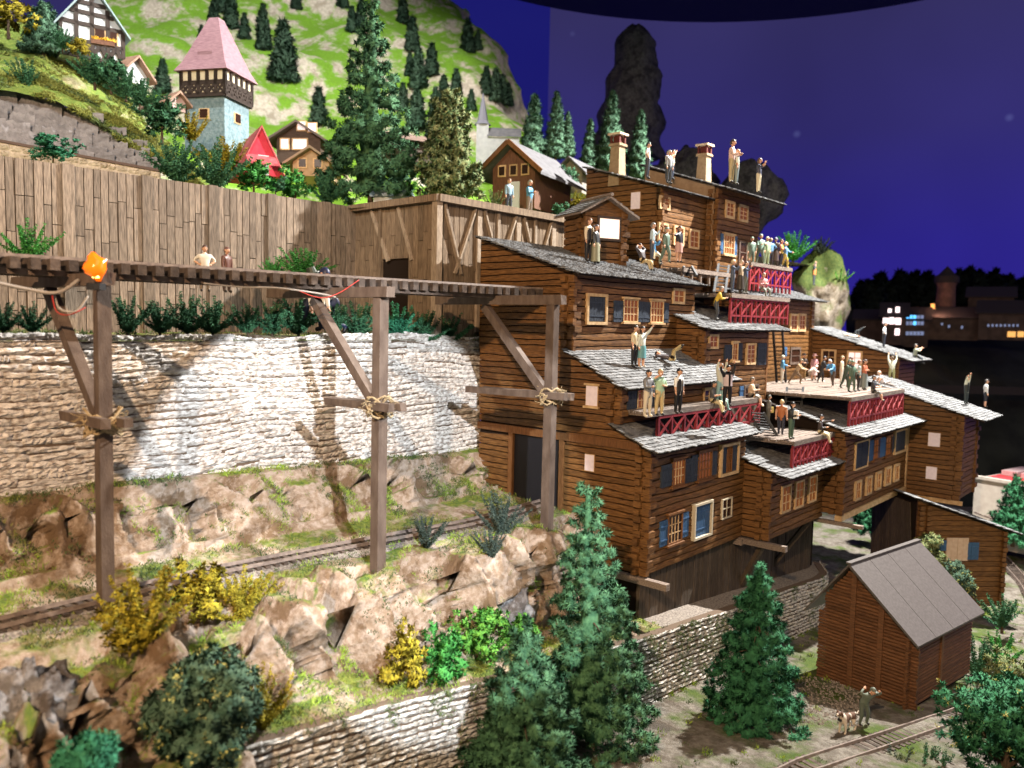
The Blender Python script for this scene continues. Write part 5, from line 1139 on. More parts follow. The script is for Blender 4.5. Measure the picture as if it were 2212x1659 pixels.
# trees
def tree_px(name, label, bx_, by_, top_y, rpx, seed, clumps, per, l, w, m, z=None, d=None, **kw):
    p = onZ(bx_, by_, z) if z is not None else dep(bx_, by_, d); dd = (p-CAM).dot(FW); H = (by_-top_y)*S_*dd
    return tree(name, label, p, H, rpx*S_*dd, seed, clumps, per, l, w, m, **kw)
tree_px('fir_tree', 'tallest dark green fir in front of the log houses', 1280, 1622, 1012, 130, 1, 950, 80, .145, .02, G_FIR, z=6.0, tip=.86)
tree_px('fir_tree', 'dark green fir left of the tallest one, cut by the lower edge', 1128, 1745, 1338, 148, 2, 950, 80, .145, .02, G_FIR, d=22.4, tip=.8)
C.objects[[o.name for o in C.objects if o.get('label', '').startswith('tallest dark green fir')][0]].rotation_euler = (Matrix.Rotation(math.radians(-2.6), 3, V((-FW.x, -FW.y, 0)).normalized()*-1) @ Matrix.Rotation(1.3, 3, 'Z')).to_euler()
tree_px('fir_tree', 'lone green fir standing left of the log barn', 1625, 1585, 1203, 102, 3, 850, 78, .135, .02, G_FIR2, z=5.1, tip=.74)
tree_px('spruce_tree', 'tall layered spruce behind the plank wall', 800, 440, -8, 108, 4, 900, 50, .22, .036, G_FIR, d=42, tip=.85, gap=.9)
tree_px('bushy_tree', 'two-tone bushy tree right of the tall spruce', 968, 430, 203, 68, 5, 330, 60, .2, .045, G_BUSH, d=41, tip=.5, gap=1.0)
pr_ = None; G6 = 'pale blue-green firs behind the station'
for lab, x, y, t_, r_ in (('pale fir behind the station roof, left', 1150, 420, 212, 36), ('pale fir behind the station roof, second', 1200, 345, 203, 34), ('pale fir left of the dark pillar, tallest', 1318, 380, 203, 44), ('pale fir in front of the dark pillar, right', 1380, 390, 243, 34), ('small pale fir left of the tallest pale one', 1272, 385, 262, 32), ('low pale fir above the top log roof', 1298, 400, 310, 36), ('pale fir low behind the grey hut', 1160, 430, 330, 34), ('thin pale fir at the sky edge right of the second', 1225, 340, 245, 20)):
    pr_ = tree_px('fir_tree', lab, x, y, t_, r_, 6, 420, 40, .34, .06, G_BLUE, d=64, group=G6, proto=pr_, tip=.8) if pr_ is None else (tree_px('fir_tree', lab, x, y, t_, r_, 6, 0, 0, 0, 0, G_BLUE, d=64, group=G6, proto=pr_), pr_)[1]
tree_px('fir_tree', 'dark fir in front of the red-roofed building, right edge', 2188, 1170, 1022, 50, 8, 330, 40, .25, .04, G_FIR2, d=62); tree_px('fir_tree', 'dark fir seen through the gap under the log house', 1885, 1150, 1062, 42, 9, 260, 40, .25, .04, G_FIR2, d=66, tip=.5)
tree_px('fir_tree', 'pale conifer bush beside the half-timbered gable', 95, 115, 12, 42, 10, 260, 44, .2, .03, G_BLUE, d=45, tip=.6)
# hill firs share one crown; those too small to show a trunk are still trees
G7 = 'dark firs scattered over the green mountain'; pr_ = None
spots_ = [(500, 62, 75), (528, 85, 55), (568, 70, 60), (570, 108, 75), (612, 178, 130), (352, 200, 70), (688, 272, 82), (740, 18, 60), (870, 50, 60), (890, 110, 72), (903, 190, 85), (885, 165, 50), (932, 165, 70), (958, 235, 70), (900, 280, 90), (940, 250, 60), (1010, 112, 70), (1032, 108, 42), (1050, 205, 60), (1085, 225, 62), (1070, 220, 70), (985, 210, 60), (935, 300, 70), (462, 60, 60), (640, 20, 50), (480, 28, 70), (760, 70, 55), (435, 95, 40), (1018, 240, 46), (870, 240, 60), (968, 262, 55), (1098, 228, 48), (780, 60, 60)]
ORD = ('first', 'second', 'third', 'fourth', 'fifth', 'sixth', 'seventh', 'eighth', 'ninth', 'tenth', 'eleventh', 'twelfth', 'thirteenth', 'fourteenth', 'fifteenth', 'sixteenth')
def ordinals(items, region):
    out = {}; seen = {}
    for k, x in sorted(items, key=lambda q: q[1]): g = region(k, x); seen.setdefault(g, []).append(k)
    for g, ks in seen.items():
        for i, k in enumerate(ks): out[k] = g+', '+('rightmost' if i == len(ks)-1 and i else 'leftmost' if i == 0 and len(ks) > 1 else ORD[i]+' from the left' if len(ks) > 1 else 'alone')
    return out
HL = ordinals([(i, q[0]) for i, q in enumerate(spots_)], lambda i, x: 'dark fir on the mountain '+('above the pink tower roof' if x < 540 and spots_[i][1] < 100 else 'between tower and tall spruce' if x < 720 else 'at the top edge above the spruce' if x < 800 else 'right of the spruce, high up' if x < 960 and spots_[i][1] < 200 else 'right of the spruce, low down' if x < 960 else 'by the right skyline'))
HB = BVHTree.FromPolygons([v.co for v in hill.data.vertices], [tuple(p.vertices) for p in hill.data.polygons])
for i, (x, y, h) in enumerate(spots_):
    d_ = ray(x, y).normalized(); q = HB.ray_cast(CAM, d_)[0] or dep(x, y, 84); dd = (q-CAM).dot(FW)
    lab = HL[i]
    if pr_ is None: pr_ = tree('fir_tree', lab, q, h*S_*dd, h*.2*S_*dd, 12, 240, 26, .34, .07, G_HILLT, G7, tip=.8)
    else: tree('fir_tree', lab, q, h*S_*dd, 0, 0, 0, 0, 0, 0, G_HILLT, G7, pr_)
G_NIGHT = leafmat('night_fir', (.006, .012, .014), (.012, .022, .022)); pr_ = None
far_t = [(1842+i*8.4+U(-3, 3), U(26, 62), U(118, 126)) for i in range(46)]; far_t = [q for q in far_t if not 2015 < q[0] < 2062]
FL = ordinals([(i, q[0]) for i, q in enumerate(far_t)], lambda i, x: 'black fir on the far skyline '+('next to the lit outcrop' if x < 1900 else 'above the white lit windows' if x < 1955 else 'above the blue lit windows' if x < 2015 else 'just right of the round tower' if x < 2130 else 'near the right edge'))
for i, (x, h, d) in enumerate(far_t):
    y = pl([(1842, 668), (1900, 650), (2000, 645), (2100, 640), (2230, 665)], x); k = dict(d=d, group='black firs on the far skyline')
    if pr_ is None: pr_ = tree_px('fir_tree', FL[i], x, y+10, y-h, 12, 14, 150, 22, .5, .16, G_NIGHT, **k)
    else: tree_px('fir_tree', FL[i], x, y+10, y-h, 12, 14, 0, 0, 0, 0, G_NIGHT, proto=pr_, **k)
def round_tree(label, pos, H, R, seed, m, n=260, per=60, l=.13, w=.02, speck=0, squash=1., name='round_tree'):
    t = thing(name, label, 'tree', pos); r = random.Random(seed); b = MB(); lobes = [(rv(r)*R*.55+V((0, 0, H*.55)), R*r.uniform(.4, .62)) for _ in range(13)]
    for i in range(n):
        c, q = r.choice(lobes); d = rv(r); tuft(b, r, c+V((d.x, d.y, d.z*squash))*q*r.uniform(.75, 1), .14, per, l, w, 0, .25, c-V((0, 0, .1)))
        if r.random() < speck: tuft(b, r, c+V((d.x, d.y, d.z*squash))*q*1.05, .1, 10, .07, .03, 1)
    b.build('crown', [m, G_SPECK], t); b = MB(); b.tube([(0, 0, -.3), (0, 0, H*.5)], [.15, .08], 7)
    for c, q in lobes[:6]: b.tube([(0, 0, H*.3), tuple(c)], [.07, .03], 5)
    b.build('trunk', BARK, t)
p = dep(455, 1715, 18.4); round_tree('dark rounded tree flecked with yellow at the lower left', p, 3.5, 1.28, 31, G_ROUND, 620, 90, .11, .03, .25)
p = onZ(2165, 1760, 4.2); round_tree('dark rounded tree cut by the lower right corner', p, 5.4, 2.0, 32, G_FIR2, 560, 70, .13, .03, .1)
p = onZ(2195, 1545, 4.2); round_tree('two-tone tree above the one in the lower right corner', p, 2.6, 1.3, 35, G_BUSH, 340, 60, .12, .028, .3)
p = dep(1998, 1240, 46); round_tree('flecked creeper bush climbing the shuttered house front', p, 2.4, 1.05, 33, G_BUSH, 220, 50, .12, .025, .5, name='bush')
p = dep(2062, 1310, 44); round_tree('lower creeper bush between the barn roof and the shuttered house', p, 2.6, 1.0, 34, G_ROUND, 200, 50, .12, .025, .5, name='bush')
p = dep(185, 1690, 16); round_tree('small green bush at the bottom edge among grey rocks', p, 1.0, .55, 36, G_TEAL, 160, 70, .08, .025, 0, name='bush')
p = dep(1215, 418, 50); round_tree('dark bush beside the station end', p, 1.6, .9, 37, G_DARK, 100, 40, .12, .03, 0, name='bush')
# grass, moss and fibres: nobody could count them
def tufts(name, objs, n, m, l, w, k=5, minz=.0, thr=.0, fr=.6, seed=0, sel=None):
    r = random.Random(seed); b = MB(); polys = [(o, p) for o in objs for p in o.data.polygons if p.normal.z > minz and (sel is None or sel(p.center))]
    for i in range(n):
        o, p = r.choice(polys); q = p.center
        if fbm(q.x*fr+seed, q.y*fr, q.z*fr, 4) < thr: continue
        c = V(q)+V((r.uniform(-.12, .12), r.uniform(-.12, .12), 0)); vs = []; fs = []
        for j in range(k):
            d = (V(p.normal)*.6+rv(r)*.8+V((0, 0, .5))).normalized(); s = d.cross(rv(r)).normalized()*w; c2 = c+rv(r)*.10; u = len(vs); vs += [c2-s, c2+s, c2+d*l*r.uniform(.5, 1.2)]; fs.append((u, u+1, u+2))
        b.add(vs, fs)
    b.build(name, m, kind='stuff')
G_GRASS = leafmat('grass_dry', (.13, .15, .03), (.26, .28, .07), 4); G_MOSS = leafmat('moss_green', (.045, .075, .028), (.12, .16, .06), 4); G_LGR = leafmat('grass_lime', (.20, .34, .03), (.34, .46, .08), 4)
cl = [o for o in C.objects if o.name.startswith('cliff')]; gr = [o for o in C.objects if o.name == 'ground']
tufts('moss', cl, 10000, G_MOSS, .11, .018, 6, .5, .06, .55, 3); tufts('grass', cl, 9000, G_GRASS, .14, .014, 6, .55, .12, .5, 11)
tufts('grass', cl, 9000, G_LGR, .16, .013, 7, .45, .20, .6, 17)
r = random.Random(8); b = MB()
for i in range(5200):
    x = r.uniform(9.5, 46); h_ = r.random()**1.5*2.6
    if fbm(x*.8, 3, h_*.25, 3)+.35-.12*h_ < .42: continue
    tuft(b, r, V((x, pl(WY, x)-.06, pl(WT, x)-h_+.05)), .07, 6, .09, .016, 0, -.3)
b.build('moss', G_MOSS, kind='stuff')
tufts('grass', gr, 26000, G_MOSS, .10, .02, 6, .3, .08, .45, 5, lambda c: c.x < 62 and -4 < c.y < 17); tufts('grass', gr, 17000, G_LGR, .13, .02, 7, .3, .16, .5, 23, lambda c: c.x < 62 and -4 < c.y < 17)
tufts('grass', [bank], 17000, G_GRASS, .2, .03, 5, -1, -.1, .5, 29); tufts('grass', [bank], 5000, G_MOSS, .2, .03, 5, -1, .1, .5, 37)
tufts('moss', [o for o in C.objects if o.name in ('hill_bench', 'plateau')], 7000, G_MOSS, .14, .02, 5, .3, .0, .5, 41)
# pebbles on the strip by the barn
b = MB(); r = random.Random(3)
for i in range(900):
    q = onZ(r.uniform(1690, 1860), r.uniform(1460, 1590), 4.9); q.z = ground_z(q.x, q.y)+.01; s = r.uniform(.03, .075)
    b.add([q+V((math.cos(a)*s*r.uniform(.7, 1.2), math.sin(a)*s, 0)) for a in (0, 1.57, 3.14, 4.7)]+[q+V((0, 0, s))], [(0, 1, 4), (1, 2, 4), (2, 3, 4), (3, 0, 4)])
b.build('gravel', M_BALLAST, kind='stuff')
# grey rock in the bottom-left corner
M_GROCK = terrain_mat('grey_rock', (.24, .23, .23), (.42, .41, .42), (.14, .12, .11), (.13, .17, .05), (.1, .14, .05), 1.05, .6, .4)
lump('rock', 'rough grey rock at the bottom left corner', 'rock', dep(55, 1610, 17.5), 1.3, 1.0, 1.5, M_GROCK, .55, 11, 64, fr=2.6)
lump('rock', 'grey rock standing behind the lime bushes below the tunnel', 'rock', hit(1095, 1310)+V((0, 0, -.3)), .9, .8, 1.5, M_GROCK, .5, 15, 48, fr=2.6)
# ----------------------------------------------------------------- houses on the plateau and the mountain foot
M_CREAM = mat('cream_plaster', (.62, .56, .42), (.7, .65, .5), 3, rough=.85); M_WHITE = mat('white_plaster', (.52, .56, .60), (.6, .63, .66), 2, rough=.85)
M_PINK = mat('pink_tile_roof', (.19, .105, .13), (.28, .17, .20), 3, (1, 1, 7), .8, .4, 14); M_GRAYR = mat('grey_roof', (.09, .09, .10), (.135, .135, .147), 3, rough=.8, bump=.2); M_BROWN = mat('brown_boarding', (.10, .045, .026), (.16, .075, .045), 3, (7, 7, 1), .7, .4, 9)
M_DBROWN = mat('dark_chalet', (.05, .033, .025), (.08, .055, .04), 3, (1, 1, 8), .7); M_TSTONE = mat('tower_stone', (.12, .19, .22), (.21, .29, .325), 5, rough=.9, bump=.8, bsc=8); M_REDF = mat('red_front', (.55, .03, .06), (.62, .05, .08), 4, rough=.5)
m2 = 44*S_
tim = []
W0, HW, HR = 128*m2, 75*m2, 85*m2
for i in range(5): x = -W0/2+W0*i/4; tim.append((x, 0, x, HW if i in (0, 4) else HW+(HR*(1-abs(x)/(W0/2)))*.95))
for z in (0.1, HW*.5, HW, HW+HR*.3, HW+HR*.55): k = W0/2 if z <= HW else W0/2*(1-(z-HW)/HR); tim.append((-k, z, k, z))
for i in range(4): x = -W0/2+W0*i/4; tim += [(x, .1, x+W0/8, HW*.5), (x+W0/4, .1, x+W0/8, HW*.5)]
cottage('timbered_house', 'half-timbered white and black gabled house at the top left', (200, 130), 46, W0, 7, HW, HR, M_WHITE, mat('teal_roof', (.2, .27, .28), rough=.7), 12, wins=((W0*.12, HW*.55, .5, .8), (W0*.32, HW*.55, .5, .8)), timber=tim, over=.35)
p = dep(222, 92, 45.2); fb = thing('flower_box', 'flower box of yellow blooms under the half-timbered house windows', 'flower box', p, facing(p)); b = MB(); b.box(-.6, .6, -.15, .15, -.15, .1); b.build('box', M_BROWN, fb); b = MB(); r = random.Random(4)
for i in range(40): tuft(b, r, V((r.uniform(-.6, .6), r.uniform(-.15, .15), .16)), .1, 10, .1, .03)
b.build('flowers', mat('yellow_blooms', (.7, .42, .03), (.8, .55, .08), 5), fb)
cottage('barn_wing', 'brown-roofed low wing right of the half-timbered house', (292, 180), 47, 60*47*S_, 5, 22*47*S_, 30*47*S_, M_WHITE, mat('brown_tiles', (.20, .12, .09), (.28, .18, .13), 4), 40, over=.4)
cottage('shed', 'little tile-roofed shed left of the stone tower', (385, 240), 48, 34*48*S_, 3, 20*48*S_, 16*48*S_, mat('pinkish_wall', (.5, .36, .34)), mat('brown_tiles', (0, 0, 0)), 30, over=.3)
# tower
p = dep(470, 300, 50); k = 50*S_; tw = thing('stone_tower', 'square stone tower with a timbered storey and steep pink roof', 'tower', p, facing(p)+math.radians(-33)); w = 47*k
b = MB(); b.box(-w, w, -w, w, -1, 78*k); b.build('shaft', M_TSTONE, tw)
b = MB(); w2 = w*1.08; b.box(-w2, w2, -w2, w2, 78*k+.003, 135*k); b.build('upper_storey', M_CREAM, tw)
for sd in range(4):
    R4 = Matrix.Rotation(sd*math.pi/2, 3, 'Z')
    def tb_(a, c, ww=.2): 
        b = MB(); b.bar(R4 @ V((a[0], -w2-.04, a[1])), R4 @ V((c[0], -w2-.04, c[1])), ww, .12, up=tuple(R4 @ V((0, 1, 0)))); b.build('beam', mat('dark_timber', (0, 0, 0)), tw)
    for z in (79*k, 104*k, 133*k): tb_((-w2, z), (w2, z), .25)
    for i in range(6): x = -w2+2*w2*i/5; tb_((x, 79*k), (x, 134*k))
    for i in range(5): x = -w2+2*w2*i/5; x1 = x+2*w2/5; tb_((x, 80*k), (x1, 104*k), .12); tb_((x1, 80*k), (x, 104*k), .12)
    b = MB(); q = [R4 @ V((x, y, z)) for x, y, z in ((-.35, -w-.05, 30*k), (.35, -w-.05, 30*k), (.35, -w+.1, 30*k), (-.35, -w+.1, 30*k), (-.35, -w-.05, 52*k), (.35, -w-.05, 52*k), (.35, -w+.1, 52*k), (-.35, -w+.1, 52*k))]; b.hexa(q); wf = b.build('window', M_TRIM, tw)
    b = MB(); b.hexa([v*1.0+R4 @ V((0, -.06, 0)) for v in [R4 @ V((x, y, z)) for x, y, z in ((-.25, -w-.05, 33*k), (.25, -w-.05, 33*k), (.25, -w+.1, 33*k), (-.25, -w+.1, 33*k), (-.25, -w-.05, 50*k), (.25, -w-.05, 50*k), (.25, -w+.1, 50*k), (-.25, -w+.1, 50*k))]]); b.build('pane', M_DARKP, wf)
b = MB(); e = 62*k; t = 11*k; z0_, z1_ = 128*k, 250*k; vs = []
for zz, rr_ in ((z0_, e), (z0_+22*k, e*.80), (z1_, t)): vs += [(-rr_, -rr_, zz), (rr_, -rr_, zz), (rr_, rr_, zz), (-rr_, rr_, zz)]
b.add(vs, [(3, 2, 1, 0), (8, 9, 10, 11)]+[(4*i+j, 4*i+(j+1) % 4, 4*i+4+(j+1) % 4, 4*i+4+j) for i in (0, 1) for j in range(4)]); rf = b.build('roof', M_PINK, tw)
b = MB(); b.box(-.5, .5, -e*.72, -e*.5, z0_+20*k, z0_+42*k); b.build('dormer', M_PINK, rf)
cottage('red_chapel', 'small bright red steep-gabled chapel with a white door', (565, 378), 45, 92*45*S_, 4, .1, 95*45*S_, M_REDF, mat('red_shingle', (.40, .06, .08), (.5, .14, .15), 4), 12, over=.15, cat='chapel', door=(.1, 0, 22*45*S_, 42*45*S_, M_WHITE))
p = dep(565, 345, 44.6); pc = thing('porch_roof', 'little red tiled porch roof on the red chapel front', 'porch roof', p, facing(p)+math.radians(12)); b = MB(); b.hexa([(-.85, -.5, -.35), (.85, -.5, -.35), (.8, .4, .25), (-.8, .4, .25), (-.85, -.5, -.25), (.85, -.5, -.25), (.8, .4, .35), (-.8, .4, .35)]); b.build('tiles', mat('red_shingle', (0, 0, 0)), pc)
w1 = mat('pale_window', (.75, .7, .72), emit=(1, .85, .85), est=.5)
c_ = 52*S_; cottage('chalet', 'dark brown chalet with white windows right of the red chapel', (645, 352), 52, 96*c_, 5, 52*c_, 30*c_, M_DBROWN, mat('chalet_roof', (.10, .08, .07), rough=.8), -18, wins=((-.9, .9, .5, .6), (.1, .9, .9, .6), (.9, 2.0, .5, .5), (0.2, 2.1, .5, .5)), wmat=w1, over=.6)
cottage('chalet', 'small cream chalet in front of the dark brown one', (672, 380), 47, 78*47*S_, 4, 30*47*S_, 26*47*S_, mat('tan_chalet', (.36, .25, .14), (.44, .32, .2), 4), mat('chalet_roof2', (.30, .24, .17), rough=.8), -12, wins=((-.5, .5, .4, .45), (.4, .5, .4, .45)), over=.5)
cottage('barn', 'weathered wooden barn behind the two-tone tree', (905, 350), 56, 72*56*S_, 6, 45*56*S_, 28*56*S_, M_DBROWN, mat('barn_roof', (.16, .11, .09), rough=.8), 25, over=.6, axis='x')
s = 45*S_; st = cottage('station_house', 'brown boarded station house with a grey roof and white door', (1108, 452), 46, 105*s, 5, 92*s, 48*s, M_BROWN, M_GRAYR, -28, wins=((-.75, 1.95, .36, .5), (0, 1.95, .36, .5), (.75, 1.95, .36, .5)), wmat=M_DARKP, fmat=M_TRIM, over=.75, door=(.05, 0, .75, 1.55, M_WHITE))
b = MB(); b.bar((-.1-105*s/2-.7, -.77, 92*s-.5), (0, -.77, 140*s+.05), .12, .25); b.build('bargeboard', M_FASC, st); b = MB(); b.bar((105*s/2+.75, -.77, 92*s-.5), (0, -.77, 140*s+.05), .12, .25); b.build('bargeboard', M_FASC, st)
cottage('field_hut', 'weathered grey field hut right of the station', (1232, 418), 56, 54*56*S_, 3.4, 48*56*S_, 24*56*S_, mat('weathered_grey', (.16, .14, .12), (.25, .22, .19), 4, (6, 6, 1)), M_GRAYR, -25, over=.5, cat='hut')
M_CHG = mat('church_plaster', (.30, .31, .33), (.38, .38, .40), 3, rough=.85)
p = dep(1042, 300, 66); ch = thing('church', 'village church with a slim grey spire before the mountain foot', 'church', p, facing(p)); k = 66*S_
b = MB(); b.box(-13*k, 13*k, 0, 26*k, -3, 32*k); b.build('tower', M_CHG, ch); b = MB(); b.tube([(0, 13*k, 32*k), (0, 13*k, 40*k), (0, 13*k, 100*k)], [19*k, 12*k, .03], 8); b.build('spire', mat('grey_spire', (.16, .16, .2), rough=.7), ch)
b = MB(); b.hexa([(13*k, 0, -3), (80*k, 0, -3), (80*k, 40*k, -3), (13*k, 40*k, -3), (13*k, 0, 5*k), (80*k, 0, 5*k), (80*k, 40*k, 5*k), (13*k, 40*k, 5*k)]); b.build('nave', M_CHG, ch); b = MB(); b.hexa([(10*k, -4*k, 5*k), (84*k, -4*k, 5*k), (84*k, 20*k, 28*k), (10*k, 20*k, 28*k), (10*k, -4*k, 6*k), (84*k, -4*k, 6*k), (84*k, 20*k, 29*k), (10*k, 20*k, 29*k)]); b.build('roof', M_GRAYR, ch)
p = dep(748, 432, 40.5); cottage('glass_shed', 'small pale glasshouse roof at the foot of the tall spruce', (836, 440), 41, 62*41*S_, 2, .4, .45, M_WHITE, mat('pale_glass', (.25, .31, .35), rough=.3), -20, over=.15, axis='x', cat='greenhouse')
# white building with the red flat roof at the right edge
q0, q1 = onZ(2108, 1100, 4.0), onZ(2108, 1100, 4.0); D7 = 66
A0 = dep(2100, 1120, D7); rr0 = thing('white_building', 'pale building with a bright red flat roof, cut by the right edge', 'building', A0, facing(A0)+math.radians(-25)); k = D7*S_
b = MB(); b.box(0, 140*k, 0, 8, -2, 88*k); b.build('wall', mat('pale_render', (.46, .40, .35), (.55, .5, .44), 2, rough=.85), rr0)
b = MB(); b.box(.3, 140*k-.3, .3, 7.7, 88*k+.003, 88*k+.06); b.build('roof', mat('bright_red_roof', (.62, .05, .06), rough=.6), rr0)
for i in range(3):
    b = MB(); b.box(.6+i*1.5, 1.8+i*1.5, 3.2, 6.8, 88*k+.1, 88*k+.5); b.build('skylight', mat('pinkish_skylight', (.55, .35, .36), (.65, .5, .5), 8), rr0)
b = MB(); b.box(-.1, 140*k, -.1, .25, 88*k+.003, 88*k+.25); b.build('parapet', mat('pale_render', (0, 0, 0)), rr0)
# ================================================================= small painted people
SKIN = mat('painted_skin', (.62, .36, .24), rough=.5); EYE = mat('painted_eye', (.02, .015, .012)); LIP = mat('painted_lip', (.35, .08, .07))
def paint(c):
    m = sum(c)/3; c = tuple(int(.72*v+.28*m) for v in c)
    return mat('paint_%d_%d_%d' % c, rgb(*c), rough=.45, spec=.4)
ARM = dict(down=((.16, .04, -1), (.04, .16, -1)), up=((.25, .15, 1), (-.12, .2, 1)), brow=((.65, .45, .15), (-.75, .35, .55)), hips=((.75, -.25, -.75), (-.75, .35, -.6)), point=((.12, 1, .18), (.02, 1, .25)),
           wave=((.75, .35, .75), (.35, .45, .85)), hold=((.15, .35, -.9), (-.45, .85, .15)), behind=((.85, -.1, .55), (-.95, -.25, .45)), camera=((.35, .75, -.35), (-.45, .45, .85)), back=((.2, -.45, -.85), (.05, -.3, -.95)), fwd=((.1, .6, -.8), (-.1, .9, -.2)), side=((.8, .1, -.3), (.8, .2, .1)), cross=((.25, .25, -.95), (-.9, .45, .15)))
LEG = dict(stand=(((.06, .02, -1), (.02, -.03, -1)), ((.06, -.02, -1), (.02, -.03, -1))), walk=(((.05, .38, -1), (.0, -.05, -1)), ((.05, -.25, -1), (0, -.42, -1))), sit=(((.14, 1, -.06), (.02, .12, -1)), ((.14, 1, -.12), (.02, .3, -1))), lounge=(((.15, .85, .45), (.02, .55, -.85)), ((.15, 1, .05), (.05, .8, -.55))),
           lunge=(((.12, .8, -.75), (.02, -.1, -1)), ((.2, -.55, -.85), (.1, -.5, -.85))), kneel=(((.1, .85, -.35), (.02, -.1, -1)), ((.1, .1, -1), (.05, -.95, -.25))), bent=(((.12, .35, -.95), (.02, -.22, -1)), ((.12, .25, -.95), (.02, -.22, -1))), wide=(((.22, .05, -1), (.12, -.03, -1)), ((.22, -.02, -1), (.12, -.03, -1))))
def head_mesh():
    b = MB(); n, m_ = 14, 11; vs = []; mi = []
    for i in range(m_+1):
        for j in range(n):
            a = math.pi*i/m_; t = 2*math.pi*j/n; x, y, z = math.sin(a)*math.cos(t), math.sin(a)*math.sin(t), math.cos(a)
            k = 1-.22*max(0, -z)*(1-max(0, y)*.4); px_, py, pz = x*.078*k, y*.098*k, z*.118
            if y > .75 and -.3 < z < .12: py += .022*(1-abs(x)*4 if abs(x) < .25 else 0)
            vs.append((px_, py, pz))
    b.add(vs, [(i*n+j, (i+1)*n+j, (i+1)*n+(j+1) % n, i*n+(j+1) % n) for i in range(m_) for j in range(n)])
    b.add([(-.008, .095, .01), (.008, .095, .01), (0, .122, -.03), (-.014, .096, -.034), (.014, .096, -.034)], [(0, 1, 2), (0, 2, 3), (1, 4, 2), (3, 2, 4)])
    for s in (-1, 1):
        b.box(s*.032-.012, s*.032+.012, .084, .091, .008, .024, 4); b.box(s*.08-.008, s*.08+.008, -.02, .02, -.03, .03)
    b.box(-.022, .022, .083, .089, -.058, -.048, 5); return b
HEAD = head_mesh()
def hair_mesh(style):
    b = MB(); n, m_ = 14, 8; vs = []
    top = 1.0
    for i in range(m_+1):
        for j in range(n):
            t = 2*math.pi*j/n; y = math.sin(t); amax = {'short': .50, 'long': .50, 'hat': .46, 'cap': .46, 'bun': .5, 'helmet': .53}[style]*math.pi
            front = max(0, y); lim = amax*(1-.30*front)*(1.0 if y > .2 else 1.25 if style != 'long' else 1.5); a = lim*i/m_; k = 1.10
            vs.append((math.sin(a)*math.cos(t)*.08*k, math.sin(a)*y*.10*k-.004, math.cos(a)*.12*1.07+(-.10*(i/m_-.6) if style == 'long' and y < .2 and i/m_ > .6 else 0)))
    b.add(vs, [(i*n+j, (i+1)*n+j, (i+1)*n+(j+1) % n, i*n+(j+1) % n) for i in range(m_) for j in range(n)])
    if style == 'hat': b.tube([(0, 0, .035), (0, 0, .05)], [.165, .16], 16); b.tube([(0, 0, .05), (0, 0, .15)], [.095, .08], 12)
    if style == 'cap': b.hexa([(-.06, .08, .045), (.06, .08, .045), (.05, .17, .03), (-.05, .17, .03), (-.06, .08, .06), (.06, .08, .06), (.05, .17, .042), (-.05, .17, .042)])
    if style == 'bun': b.tube([(0, -.09, .05), (0, -.15, .05)], [.05, .035], 8)
    return b
HAIR = {k: hair_mesh(k) for k in ('short', 'long', 'hat', 'cap', 'bun', 'helmet')}
PEOPLE = []
def person(label, pos, face, legs='stand', L='down', R='down', top=(200, 190, 160), pants=(30, 30, 34), hair=(40, 34, 30), hs='short', sleeve=None, slc=None, shoe=(40, 34, 30), skirt=None, lean=0, tilt=0, s=1.0, seat=False, lie=None, look=0, fat=1.0, group='little figures crowding the log houses', bag=None, held=None, arms_bare=False, legs_bare=False, vest=None):
    PEOPLE.append(dict(locals()))
